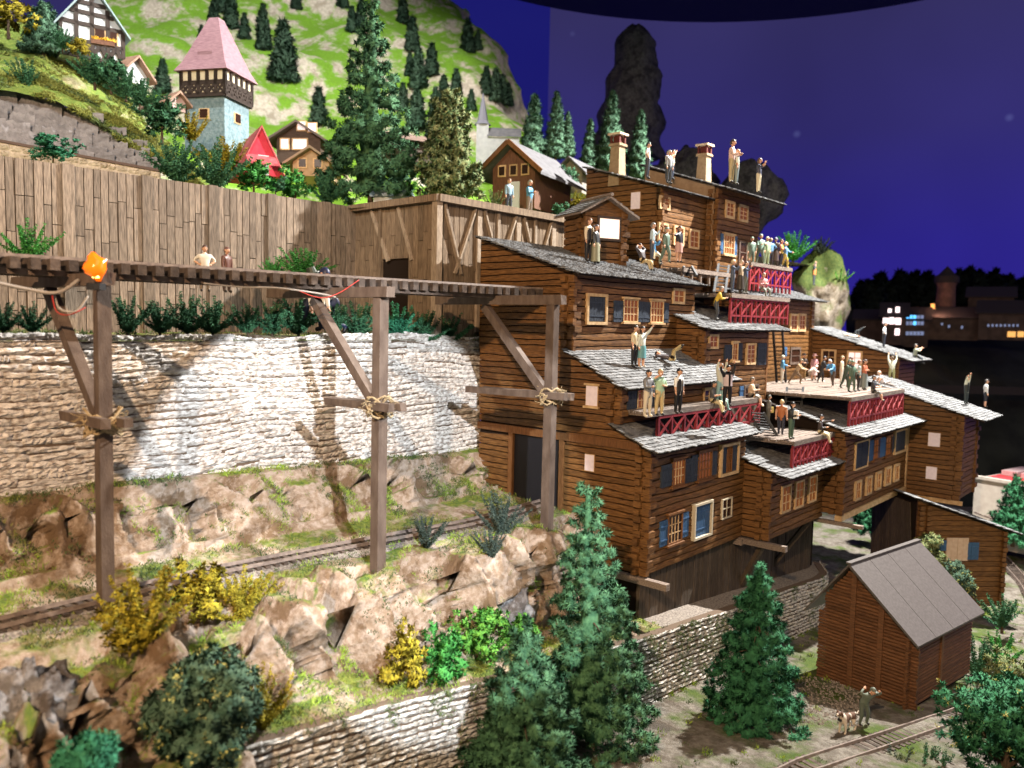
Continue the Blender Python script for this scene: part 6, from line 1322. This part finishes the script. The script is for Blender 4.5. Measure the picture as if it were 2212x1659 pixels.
def build_people():
    srcs = []
    for P in PEOPLE:
        hp = .0 if P['seat'] else 0; ln = math.radians(P['lean']); up = V((0, math.sin(ln), math.cos(ln))); fw = V((0, math.cos(ln), -math.sin(ln)))
        pel = V((0, 0, .93)); J = {}; E = []
        def nj(k, p, r1, r2=None): J[k] = (V(p), r1, r2 or r1)
        f = P['fat']
        nj('pel', pel, .135*f, .105*f); nj('spi', pel+up*.20, .125*f, .095*f*(1+(f-1)*1.3)); nj('che', pel+up*.42, .155*f, .105*f); nj('nek', pel+up*.565, .058, .058); nj('hed', pel+up*.66+fw*.015, .055, .06)
        E += [('pel', 'spi', 1), ('spi', 'che', 1), ('che', 'nek', 1), ('nek', 'hed', 0)]
        for sd, key, arm in ((-1, 'l', P['L']), (1, 'r', P['R'])):
            ua, fa = ARM[arm]; ua = V((ua[0]*sd, ua[1], ua[2])).normalized(); fa = V((fa[0]*sd, fa[1], fa[2])).normalized()
            sh = pel+up*.505+V((sd*.215*f, 0, 0)); el = sh+ua*.285; wr = el+fa*.25
            nj(key+'sh', sh, .066); nj(key+'el', el, .046); nj(key+'wr', wr, .033)
            E += [('che', key+'sh', 1), (key+'sh', key+'el', 3 if P['slc'] else 1 if P['sleeve'] != 'none' else 0), (key+'el', key+'wr', 0 if P['sleeve'] in ('short', 'none') else 3 if P['slc'] else 1)]
            J[key+'d'] = (fa, 0, 0)
        lg = LEG[P['legs']]; low = 9
        for sd, key, (th, sn) in ((-1, 'l', lg[0]), (1, 'r', lg[1])):
            th = V((th[0]*sd, th[1], th[2])).normalized(); sn = V((sn[0]*sd, sn[1], sn[2])).normalized()
            hi = pel+V((sd*.108*f, 0, -.03)); kn = hi+th*.42; an = kn+sn*.41; ft = (V((0, 1, 0)) if abs(sn.y) < .7 else V((0, .5, -.85))).normalized(); to = an+ft*.15+V((0, 0, -.035))
            nj(key+'hi', hi, .088*f); nj(key+'kn', kn, .062); nj(key+'an', an, .042); nj(key+'to', to, .040, .034); low = min(low, an.z-.05, to.z-.035)
            E += [('pel', key+'hi', 2), (key+'hi', key+'kn', 2), (key+'kn', key+'an', 0 if P['legs_bare'] else 2), (key+'an', key+'to', 3 if False else 6)]
        names = [k for k in J if k not in ('ld', 'rd')]; idx = {k: i for i, k in enumerate(names)}
        me = bpy.data.meshes.new('body'); me.from_pydata([J[k][0] for k in names], [(idx[a], idx[c]) for a, c, t in E], [])
        o = bpy.data.objects.new('body_src', me); C.objects.link(o); md = o.modifiers.new('skin', 'SKIN'); md.use_smooth_shade = True
        for k in names:
            sv = me.skin_vertices[0].data[idx[k]]; sv.radius = (J[k][1]*1.42, J[k][2]*1.38); sv.use_root = k == 'pel'
        ss = o.modifiers.new('sub', 'SUBSURF'); ss.levels = 1; ss.render_levels = 1
        srcs.append((P, o, J, E, low, up, fw, pel))
    dg = bpy.context.evaluated_depsgraph_get(); dg.update()
    for P, o, J, E, low, up, fw, pel in srcs:
        ev = o.evaluated_get(dg).to_mesh(); vs = [v.co.copy() for v in ev.vertices]; fs = [tuple(p.vertices) for p in ev.polygons]; o.evaluated_get(dg).to_mesh_clear(); me0 = o.data; bpy.data.objects.remove(o); bpy.data.meshes.remove(me0)
        b = MB(); b.v = [tuple(v) for v in vs]; b.f = fs; b.m = []
        segs = [(J[a][0], J[c][0], t, (J[a][1]+J[c][1])/2) for a, c, t in E]
        for fa in fs:
            q = sum((vs[i] for i in fa), V())/len(fa); best = None
            for a, c, t, r in segs:
                d = c-a; u = max(0, min(1, (q-a).dot(d)/d.dot(d))); dist = (q-(a+d*u)).length-r
                if best is None or dist < best[0]: best = (dist, t)
            b.m.append(best[1])
        # head, hands with a thumb and four fingers
        hc = pel+up*.785+fw*.02; lk = math.radians(P['look']); RH = Matrix.Rotation(lk, 3, 'Z') @ Matrix.Rotation(math.radians(P['tilt']-P['lean']*.5), 3, 'X')
        b.add([hc+RH @ V(v)*1.26 for v in HEAD.v], HEAD.f); b.m[-len(HEAD.f):] = HEAD.m
        for key, sd in (('l', -1), ('r', 1)):
            w = J[key+'wr'][0]; d = J[key+'d'][0]; s_ = d.cross(V((0, 0, 1)) if abs(d.z) < .9 else V((0, 1, 0))).normalized(); n_ = s_.cross(d)
            b.tube([w-d*.02, w+d*.05, w+d*.085], [.036, .046, .036], 7, 0)
            for i in range(4):
                o_ = s_*(.027-.018*i); ln_ = (.058, .07, .066, .05)[i]; b.tube([w+d*.075+o_, w+d*(.075+ln_*.6)+o_+n_*.006, w+d*(.075+ln_)+o_+n_*.022], [.0105, .0095, .007], 5, 0)
            b.tube([w+d*.02+s_*.03*sd, w+d*.055+s_*.055*sd, w+d*.09+s_*.058*sd+n_*.01], [.013, .011, .008], 5, 0)
        mats = [SKIN, paint(P['top']), SKIN if P['legs_bare'] == 2 else paint(P['pants']), paint(P['slc']) if P['slc'] else paint(P['top']), EYE, LIP, paint(P['shoe'])]
        if P['seat']: org = pel+V((0, 0, -.10))
        else: org = V((0, 0, low))
        fd = V((-FW.x, -FW.y, 0)).normalized()*math.cos(math.radians(P['face']))+V((RT.x, RT.y, 0)).normalized()*math.sin(math.radians(P['face'])); rz = math.atan2(fd.y, fd.x)-math.pi/2
        t = thing('person', P['label'], 'person', P['pos'], rz, P['group']); t.scale = (P['s']*.96,)*3
        if P['lie'] is not None: t.rotation_euler = (math.radians(P['lie'][0]), math.radians(P['lie'][1]), rz); org = pel+V((0, -.10, 0))
        b.v = [tuple(V(v)-org) for v in b.v]; body = b.build('body', mats, t, smooth=True)
        h = MB(); k = HAIR[P['hs']]; h.add([hc+RH @ V(v)*1.26-org for v in k.v], k.f); h.build('hat' if P['hs'] in ('hat', 'cap', 'helmet') else 'hair', paint(P['hair']), t, smooth=P['hs'] != 'hat')
        if P['skirt']:
            c, ln_, w0 = P['skirt']; sb = MB(); n = 16; vs = []
            for i, (z, r) in enumerate(((.06, .205), (-.08, .235), (-ln_*.6, .195+w0*.6), (-ln_, .19+w0))):
                for j in range(n): a = 2*math.pi*j/n; rr = r*(1+.07*math.sin(a*6+1)*i/3); vs.append(pel+V((rr*math.cos(a), rr*.8*math.sin(a), z))-org)
            sb.add(vs, [(i*n+j, i*n+(j+1) % n, (i+1)*n+(j+1) % n, (i+1)*n+j) for i in range(3) for j in range(n)]); sb.build('skirt', paint(c), t, smooth=True)
        if P['vest']:
            vb = MB(); n = 14; vs = []
            for i, (u, rx, ry) in enumerate(((-.02, .215, .168), (.18, .205, .16), (.38, .245, .168), (.5, .225, .145))):
                for j in range(n): a = 2*math.pi*j/n; vs.append(pel+up*u+V((rx*f_(P)*math.cos(a), ry*f_(P)*math.sin(a), 0))-org)
            vb.add(vs, [(i*n+j, i*n+(j+1) % n, (i+1)*n+(j+1) % n, (i+1)*n+j) for i in range(3) for j in range(n) if not (2 < (j % n) < 4)]); vb.build('vest', paint(P['vest']), t, smooth=True)
        if P['bag']:
            c, (x, y, z), (a, d, e) = P['bag']; bb = MB(); bb.hexa([V((x+sx*a*(1 if sz < 0 else .8), y+sy*d, z+sz*e))+pel-org for sx, sy, sz in ((-1, -1, -1), (1, -1, -1), (1, 1, -1), (-1, 1, -1), (-1, -1, 1), (1, -1, 1), (1, 1, 1), (-1, 1, 1))]); bb.build('backpack', paint(c), t)
def f_(P): return P['fat']
def foot(px, minz=.35): return hit(px[0], px[1], minz)
def at_d(px, d): return dep(px[0], px[1], d)
DK = (34, 34, 40); CR = (212, 196, 160); WH = (222, 222, 215)
def onroof(h, px, lift=.14):
    sl = (h.zb-h.zf)/h.D; n = h.M.to_3x3() @ V((0, -sl, 1)); return onP(px[0], px[1], h.M @ V((0, 0, h.zf+lift)), n)
def flat(px, z): return onZ(px[0], px[1], z)
zD2 = 16.56; zD5 = 14.69; zD6 = 16.49; zD4 = 21.77; zD9 = 24.07; zP = 23.12
# roof of the middle house
person('man in a cream shirt and black trousers standing on the middle shingle roof', onroof(h2, cA(825, 655)), 55, L='down', R='down', top=(214, 196, 150), sleeve='short', hair=(52, 48, 46))
person('woman in a white blouse and teal skirt waving on the middle shingle roof', onroof(h2, cA(895, 662)), 45, L='wave', R='down', top=(205, 215, 205), hair=(52, 42, 40), hs='long', skirt=((88, 158, 165), .5, .05), legs_bare=2, shoe=(200, 190, 170))
person('figure in a grey jacket lying on the middle shingle roof', onroof(h2, cA(1200, 600), .28), 60, legs='lounge', L='behind', R='behind', top=(78, 70, 76), pants=(190, 165, 100), hair=(40, 36, 40), lie=(75, 0))
# long balcony
person('person in a plaid grey top and cream trousers at the left end of the balcony', flat(cA(955, 1148), zD2), 40, L='down', R='hold', top=(120, 122, 128), pants=(214, 200, 172), hair=(44, 40, 44), shoe=(225, 215, 190))
person('person in a mint shirt shading their eyes on the balcony', flat(cA(1070, 1135), zD2), 30, L='cross', R='brow', top=(165, 214, 175), sleeve='short', pants=(206, 180, 120), hair=(190, 160, 110), shoe=(30, 34, 40))
person('man in a black vest, white shirt and black cap on the balcony', flat(cA(1255, 1115), zD2), 45, top=(226, 226, 226), sleeve='short', pants=(26, 26, 30), hair=(38, 38, 44), hs='cap', vest=(42, 40, 44), shoe=(20, 20, 22))
person('seated person in a grey T-shirt pointing from the balcony edge', onY(*cA(1600, 1075), 17.25)*0+V((onY(*cA(1600, 1070), 17.2).x, 17.2, zD2)), 55, legs='sit', L='point', R='hold', top=(86, 88, 92), sleeve='short', pants=(206, 188, 134), hair=(58, 66, 74), seat=True)
person('woman in a mint top seated beside the pointing person on the balcony', V((onY(*cA(1665, 1055), 17.45).x, 17.5, zD2)), 60, legs='sit', L='cross', R='brow', top=(150, 195, 175), sleeve='none', pants=(140, 190, 175), hair=(70, 50, 50), hs='long', seat=True)
person('dancer in pale clothes with raised arms standing at the balcony back', flat(cA(1668, 1010), zD2), 30, L='up', R='up', top=(200, 200, 175), pants=(120, 170, 175), hair=(120, 100, 70))
person('person in a black suit with both arms raised on the balcony', flat(cA(1738, 1040), zD2), 15, L='up', R='wave', top=(26, 26, 32), pants=(26, 26, 32), hair=(40, 36, 36), vest=(200, 180, 185))
person('heavy bare-chested man sitting on the right end of the balcony', V((onY(*cA(1985, 1025), 17.4).x, 17.45, zD2)), 65, legs='sit', L='hold', R='hold', top=(214, 176, 138), pants=(120, 108, 96), hair=(120, 110, 96), fat=1.25, seat=True, legs_bare=True, shoe=(228, 210, 180))
# square terrace
person('man in an orange top and jeans seen from behind on the square terrace', flat(cQ(385, 1385), zD5), 150, legs='walk', top=(196, 104, 46), sleeve='none', pants=(44, 50, 70), hair=(212, 180, 120))
person('person in green camouflage trousers carrying a white bundle on the square terrace', flat(cQ(515, 1440), zD5), 50, L='hold', R='hold', top=(40, 46, 44), pants=(76, 112, 88), hair=(24, 24, 30), hs='long', bag=((232, 230, 220), (.05, .24, .32), (.12, .10, .20)))
person('seated person in a dark jacket pointing from the square terrace edge', V((onY(*cQ(835, 1370), 15.3).x, 15.1, zD5)), 60, legs='sit', L='point', R='hold', top=(66, 54, 54), pants=(214, 198, 150), hair=(50, 46, 50), seat=True, shoe=(60, 48, 44))
person('small figure with a yellow bag at the foot of the stair-ladder', onY(*cQ(228, 1250), 17.6), 90, top=(120, 122, 118), pants=(90, 90, 80), hair=(80, 78, 70), bag=((205, 185, 90), (.15, .15, 0), (.1, .1, .18)), s=.85)
# big terrace
T6 = lambda x, y: flat(cQ(x, y), zD6)
person('figure in blue and white behind the tall black ladder', T6(400, 735), 80, L='fwd', R='down', top=(70, 150, 205), pants=(215, 210, 195), hair=(190, 180, 150))
person('lunging man in a tan shirt and brown breeches on the big terrace', T6(575, 745), 60, legs='lunge', L='fwd', R='fwd', top=(172, 142, 98), pants=(120, 92, 62), hair=(110, 96, 70), lean=22, shoe=(214, 196, 165))
person('man in a dark coat and broad hat at the back of the big terrace', T6(665, 690), 10, L='cross', R='cross', top=(58, 46, 42), pants=(150, 115, 60), hair=(48, 40, 38), hs='hat')
person('crouching pale figure beside the broad-hatted man on the big terrace', T6(740, 700), 80, legs='kneel', L='fwd', R='fwd', top=(226, 222, 214), pants=(140, 120, 96), hair=(232, 228, 222), lean=50, s=.8)
person('woman in a pink dress and wide hat on the big terrace', T6(800, 700), 20, L='cross', R='down', top=(170, 112, 120), pants=(200, 190, 180), hair=(150, 104, 100), hs='hat', skirt=((196, 160, 158), .55, .08), legs_bare=2)
person('person in black with white shoes on the big terrace', T6(895, 725), 80, legs='walk', L='hold', R='hold', top=(38, 42, 50), pants=(34, 34, 40), hair=(30, 34, 44), lean=12, shoe=(232, 228, 214))
person('person in a bright blue jacket leaning forward on the big terrace', T6(1040, 780), -60, legs='walk', L='fwd', R='hold', top=(64, 146, 206), pants=(86, 68, 56), hair=(170, 176, 180), lean=25, shoe=(228, 222, 210))
person('person in a cream jersey behind the soldiers on the big terrace', T6(1150, 735), 60, top=(222, 208, 176), pants=(214, 206, 190), hair=(150, 130, 90))
person('soldier in dark camouflage, left one on the big terrace', T6(1195, 800), 60, legs='walk', L='hold', R='hold', top=(64, 92, 76), pants=(58, 78, 62), hair=(76, 104, 86), hs='helmet', lean=15)
person('soldier in light camouflage, right one on the big terrace', T6(1280, 845), 30, legs='wide', L='hold', R='down', top=(88, 120, 96), pants=(80, 106, 82), hair=(84, 114, 92), hs='helmet')
person('man in a dark cap half hidden behind the soldiers on the big terrace', T6(1255, 760), 30, top=(56, 60, 66), pants=(40, 40, 46), hair=(48, 52, 58), hs='cap')
person('man in a white shirt and black trousers beside the woman in orange', T6(1365, 835), 70, top=(176, 200, 200), pants=(34, 36, 42), hair=(150, 96, 72))
person('woman in an orange shawl and striped skirt on the big terrace', T6(1435, 820), 50, L='cross', R='cross', top=(214, 108, 66), pants=(130, 140, 136), hair=(74, 52, 48), hs='bun', skirt=((124, 136, 130), .78, .10))
person('person in a dark shirt sitting on the front edge of the big terrace', V((onY(*cQ(1580, 815), 14.5).x, 14.6, zD6)), 60, legs='sit', L='hold', R='hold', top=(54, 56, 64), sleeve='short', pants=(110, 106, 100), hair=(84, 80, 82), seat=True, legs_bare=True)
person('person in white lounging at the right corner of the big terrace', flat(cQ(1690, 765), zD6), 80, legs='lounge', L='back', R='back', top=(228, 224, 226), pants=(124, 112, 104), hair=(206, 170, 146), lean=-25, seat=True, sleeve='none')
person('person in pale green trousers reaching up to the roof edge above the big terrace', T6(1785, 725), 170, L='up', R='up', top=(206, 212, 186), pants=(160, 160, 96), hair=(90, 70, 50))
# roofs on the right
person('figure in white lying on the roof behind the big terrace', onroof(h8, cQ(1345, 165), .26), 80, legs='lounge', L='behind', R='down', top=(226, 222, 206), pants=(40, 46, 52), hair=(226, 220, 200), lie=(80, 0))
person('man in a white shirt standing on the roof behind the big terrace', onroof(h8, cQ(1690, 285)), 60, L='hips', R='hips', top=(214, 220, 226), pants=(40, 46, 58), hair=(60, 60, 66))
person('person sitting on the roof corner aiming to the right beyond the terrace', onroof(h8, cQ(2085, 415), .05), 80, legs='sit', L='point', R='camera', top=(150, 160, 130), sleeve='short', pants=(64, 72, 82), hair=(60, 56, 50), seat=True)
person('person with raised arms on the rightmost shingle roof', onroof(h7, cC(1640, 288)), 40, L='up', R='wave', top=(206, 206, 170), pants=(46, 60, 58), hair=(70, 60, 50), vest=(46, 52, 50))
person('person in a white shirt and dark shorts at the lower end of the rightmost roof', onroof(h7, cC(1828, 316)), 70, legs='stand', L='hips', R='down', top=(220, 224, 222), pants=(40, 44, 52), hair=(50, 46, 46), legs_bare=True)
p13 = onP(*cC(1885, 1340), h13.M @ V((0, 0, zr(0)+.1)), (h13.M.to_3x3() @ V(((o_a-o_b)/Lx, 0, 1))).normalized())
person('figure in a long yellow dress on the lower right roof', p13, 60, top=(206, 170, 40), pants=(206, 170, 40), hair=(24, 26, 30), skirt=((214, 180, 44), .85, .06))
# topmost roofs
person('man in a white T-shirt with hands on hips on the topmost left roof', onroof(h10, cE(955, 528)), 75, L='hips', R='hips', top=(226, 226, 230), sleeve='short', pants=(52, 58, 72), hair=(52, 50, 54))
person('man in a white top raising a camera on the topmost left roof', dep(*cE(1150, 545), 48.5), 60, L='camera', R='camera', top=(226, 222, 214), sleeve='short', pants=(46, 54, 64), hair=(46, 50, 58), hs='cap')
person('person in dark blue behind the one with the camera on the topmost roof', dep(*cE(1200, 535), 49), 80, L='wave', R='down', top=(206, 196, 160), pants=(44, 54, 76), hair=(64, 50, 44))
person('smaller figure in grey in front of the camera man on the topmost roof', onroof(h10, cE(1165, 578)), 45, top=(150, 158, 164), pants=(58, 68, 76), hair=(176, 180, 180), s=.9)
person('tall man in a pinkish top and khaki trousers on the highest roof', onroof(h11, cE(1780, 575)), 60, L='hold', R='hold', top=(214, 176, 162), pants=(176, 160, 110), hair=(74, 66, 66), s=1.1)
person('person in a pale shirt next to the tall man on the highest roof', onroof(h11, cE(1830, 590)), 70, top=(214, 222, 204), sleeve='short', pants=(130, 150, 150), hair=(190, 150, 110), s=.9)
person('person in a dark top shading their eyes alone at the end of the highest roof', onroof(h11, cE(2045, 668)), 60, L='brow', R='camera', top=(66, 72, 96), sleeve='short', pants=(214, 200, 160), hair=(96, 76, 66))
# porch and hut
person('man in a pale blue shirt at the back of the porch', flat(cE(1000, 1330), zP), 75, L='camera', R='down', top=(170, 196, 206), pants=(60, 70, 84), hair=(120, 116, 114))
person('seated figure in a dark jacket with hands behind the head on the porch', V((onY(*cE(900, 1330), 22.1).x, 22.0, zP)), 50, legs='sit', L='behind', R='behind', top=(74, 68, 72), pants=(206, 180, 122), hair=(64, 58, 60), lean=-18, seat=True)
person('crouching photographer in a bright blue jacket on the porch', flat(cE(1010, 1385), zP-.05), 75, legs='kneel', L='camera', R='camera', top=(58, 140, 196), pants=(206, 186, 140), hair=(58, 48, 46), hs='cap')
person('person in a green flight suit standing on the porch', flat(cE(1135, 1355), zP), 50, legs='walk', L='down', R='down', top=(96, 124, 106), pants=(90, 118, 100), hair=(112, 140, 122), hs='helmet')
person('woman in a black jacket and pink skirt at the porch end', flat(cE(1262, 1352), zP), 50, L='down', R='side', top=(36, 38, 46), pants=(150, 90, 60), hair=(88, 72, 70), hs='long', skirt=((206, 150, 136), .42, .04), legs_bare=2)
person('man in a black vest beside the small hut', onroof(h1, cE(375, 1345)), 50, top=(222, 200, 160), pants=(28, 28, 34), hair=(120, 76, 46), vest=(36, 36, 42), s=1.12)
person('woman in a long grey-green skirt beside the small hut', onroof(h1, cE(445, 1362)), 55, L='down', R='down', top=(52, 58, 60), pants=(130, 130, 96), hair=(84, 76, 90), hs='bun', skirt=((136, 136, 104), .84, .07), s=1.0)
# two red-trellised decks
T9 = lambda x, y: flat(cR(x, y), zD9) if False else dep(*cR(x, y), (onY(*cR(x, y), 22.6)-CAM).dot(FW))
person('soldier in pale green at the left of the higher deck', T9(1120, 600), 15, top=(118, 146, 126), pants=(112, 136, 116), hair=(112, 136, 116), hs='helmet')
person('tall soldier in pale green, second on the higher deck', T9(1250, 590), 15, legs='wide', L='hold', R='hold', top=(122, 154, 136), pants=(96, 116, 98), hair=(120, 146, 126), hs='helmet', s=1.1)
person('person in a patterned green outfit behind the tall soldier', T9(1345, 585), 30, top=(150, 176, 130), pants=(140, 160, 110), hair=(176, 186, 150))
person('person in a blue shirt turned away on the higher deck', T9(1400, 600), 200, L='hips', R='hips', top=(78, 130, 176), pants=(54, 46, 44), hair=(150, 120, 90))
person('man in a long brown coat on the higher deck', T9(1470, 605), 150, top=(78, 60, 54), pants=(64, 50, 46), hair=(74, 84, 104), hs='cap', skirt=((74, 58, 52), .6, .05), s=1.05)
person('woman in an orange jacket on the higher deck', T9(1555, 612), 60, L='cross', R='cross', top=(208, 104, 66), pants=(30, 30, 38), hair=(90, 60, 44), vest=(206, 170, 60))
person('person in blue sleeves and yellow boots at the right of the higher deck', T9(1620, 640), 60, legs='walk', L='fwd', R='side', top=(86, 140, 190), pants=(206, 170, 60), hair=(206, 176, 130), shoe=(214, 180, 60))
person('girl in a pink top sitting in front of the higher red trellis', dep(*cR(1300, 960), (onY(*cR(1300, 960), 20.3)-CAM).dot(FW)), 20, legs='sit', L='cross', R='cross', top=(206, 130, 136), pants=(110, 116, 104), hair=(150, 136, 120), hs='long', seat=True)
T4 = lambda x, y: flat(cR(x, y), zD4) if False else dep(*cR(x, y), (onY(*cR(x, y), 19.9)-CAM).dot(FW))
person('person in a blue-grey suit with hands at the face on the lower red deck', T4(840, 1010), 70, L='camera', R='camera', top=(74, 90, 116), pants=(70, 82, 100), hair=(206, 186, 136))
person('woman in a beige dress raising an arm on the lower red deck', T4(960, 1010), 60, L='brow', R='up', top=(196, 168, 130), pants=(64, 54, 44), hair=(150, 110, 80), skirt=((66, 56, 46), .7, .1))
person('person in navy and grey trousers striding on the lower red deck', T4(1030, 1020), 60, legs='wide', L='up', R='camera', top=(64, 84, 120), pants=(96, 100, 84), hair=(90, 70, 60))
person('man in a yellow jacket leaning on the roof below the lower red deck', onroof(h4, cR(590, 1400)), 80, legs='bent', L='hold', R='hold', top=(232, 190, 30), pants=(64, 70, 74), hair=(140, 132, 126), lean=20, shoe=(70, 66, 62))
person('tiny climber with an orange belt on the mossy outcrop', dep(*cR(2045, 890), 67), 60, L='up', R='up', top=(66, 74, 84), pants=(60, 70, 76), hair=(206, 140, 100), vest=(206, 120, 50), s=1.0)
# plateau
person('person in a blue top beside the station, left of two on the bastion', dep(*cO(1082, 1372), 41.5), 40, top=(120, 160, 186), pants=(50, 58, 80), hair=(150, 110, 80), s=.95)
person('person in a bright blue jacket, right of two on the bastion', dep(*cO(1215, 1408), 41), 60, L='hips', R='hold', top=(58, 140, 186), pants=(130, 116, 100), hair=(150, 150, 130), s=1.05)
G5 = 'figures standing beyond the raised track'
person('white-shirted figure beyond the raised track near the plank wall', onY(443, 630, 29.6), 30, L='hips', R='hips', top=(214, 206, 190), sleeve='short', pants=(130, 110, 90), hair=(84, 60, 52), s=1.0, group=G5)
person('brown-shirted figure beyond the raised track near the plank wall', onY(490, 632, 29.6), 70, top=(104, 58, 44), pants=(70, 50, 44), hair=(110, 70, 60), s=1.0, group=G5)
pb = onY(708, 560, 25.6)
person('figure with a big blue cap half hidden by the raised track', V((pb.x, 26.9, 19.35)), 60, legs='kneel', top=(226, 222, 220), pants=(34, 42, 74), hair=(34, 44, 92), hs='helmet', s=1.8, lean=38, group=G5)
pb = onY(775, 560, 25.3)
person('figure with a green hat half hidden by the raised track', V((pb.x, 26.9, 19.35)), -60, legs='kneel', top=(206, 206, 196), pants=(34, 42, 78), hair=(52, 64, 50), hs='hat', s=1.8, lean=38, group=G5)
# foreground
def gnd(px):
    z = 4.8
    for _ in range(8): p = onZ(px[0], px[1], z); z = ground_z(p.x, p.y)
    return p
person('man in grey-green work clothes bending with a raised arm by the log barn', gnd(cG(1160, 1375)), 25, legs='bent', L='brow', R='behind', top=(104, 116, 100), pants=(84, 96, 82), hair=(96, 106, 92), hs='cap', lean=32, s=.98)
build_people()
# ----------------------------------------------------------------- the dog, one skinned body on four jointed legs
dp_ = gnd(cG(1060, 1425)); fd = (gnd(cG(1000, 1440))-gnd(cG(1120, 1400))); fd.z = 0; fd.normalize()
dog = thing('dog', 'brown and white dog standing on the gravel in front of the bending man', 'dog', dp_, math.atan2(fd.y, fd.x)-math.pi/2)
DJ = dict(hip=(0, -.32, .58, .125, .14), mid=(0, -.05, .58, .12, .125), che=(0, .25, .58, .145, .17), nek=(0, .42, .74, .09, .10), hed=(0, .52, .86, .095, .095), muz=(0, .70, .80, .05, .05), ta=(0, -.46, .62, .035, .035), tb=(0, -.62, .52, .03, .03), tc=(0, -.72, .62, .02, .02))
DE = [('hip', 'mid'), ('mid', 'che'), ('che', 'nek'), ('nek', 'hed'), ('hed', 'muz'), ('hip', 'ta'), ('ta', 'tb'), ('tb', 'tc')]
for s, k in ((-1, 'l'), (1, 'r')):
    DJ.update({k+'s': (s*.10, .27, .42, .07, .08), k+'w': (s*.10, .26+.03*s, .22, .045, .045), k+'p': (s*.10, .27+.03*s, .06, .04, .04), k+'q': (s*.10, .34+.03*s, .04, .042, .035)})
    DJ.update({k+'h': (s*.10, -.30, .44, .085, .10), k+'k': (s*.11, -.22, .32, .06, .06), k+'o': (s*.11, -.40, .20, .038, .04), k+'f': (s*.11, -.36, .05, .036, .036), k+'g': (s*.11, -.28, .04, .04, .035)})
    DE += [('che', k+'s'), (k+'s', k+'w'), (k+'w', k+'p'), (k+'p', k+'q'), ('hip', k+'h'), (k+'h', k+'k'), (k+'k', k+'o'), (k+'o', k+'f'), (k+'f', k+'g')]
nm = list(DJ); ix = {k: i for i, k in enumerate(nm)}
me = bpy.data.meshes.new('dog_src'); me.from_pydata([DJ[k][:3] for k in nm], [(ix[a], ix[c]) for a, c in DE], []); o = bpy.data.objects.new('dog_src', me); C.objects.link(o); o.modifiers.new('s', 'SKIN')
for k in nm: sv = me.skin_vertices[0].data[ix[k]]; sv.radius = DJ[k][3:]; sv.use_root = k == 'hip'
o.modifiers.new('u', 'SUBSURF').levels = 1
dg = bpy.context.evaluated_depsgraph_get(); dg.update(); ev = o.evaluated_get(dg).to_mesh(); b = MB(); b.v = [tuple(v.co) for v in ev.vertices]; b.f = [tuple(p.vertices) for p in ev.polygons]
for f0 in b.f:
    q = sum((V(b.v[i]) for i in f0), V())/len(f0); brown = (q.z > .47 and -.40 < q.y < .22 and fbm(q.x*4+2, q.y*4, q.z*3) > -.45) or (q.y > .46 and q.z > .80 and abs(q.x) > .025); b.m.append(1 if brown else 0)
o.evaluated_get(dg).to_mesh_clear(); bpy.data.objects.remove(o)
for s in (-1, 1): b.hexa([(s*.06, .46, .93), (s*.10, .46, .93), (s*.10, .54, .93), (s*.06, .54, .93), (s*.10, .47, .76), (s*.135, .47, .76), (s*.135, .55, .76), (s*.10, .55, .76)] if s > 0 else [(s*.10, .46, .93), (s*.06, .46, .93), (s*.06, .54, .93), (s*.10, .54, .93), (s*.135, .47, .76), (s*.10, .47, .76), (s*.10, .55, .76), (s*.135, .55, .76)], 1)
b.box(-.03, .03, .735, .76, .79, .83, 2)
for s in (-1, 1): b.box(s*.045-.012, s*.045+.012, .60, .615, .865, .89, 2)
b.build('body', [mat('dog_white', rgb(200, 188, 172), rough=.7), mat('dog_brown', rgb(96, 72, 58), rough=.7), mat('dog_black', (.012, .012, .014), rough=.4)], dog, smooth=True)
b = MB(); b.tube([(0, .40, .62), (0, .41, .62)], [.1, .1], 12); b.tube([(-.06, .50, .60), (.06, .50, .60)], .05, 8); b.build('collar', mat('dog_black', (0, 0, 0)), dog)
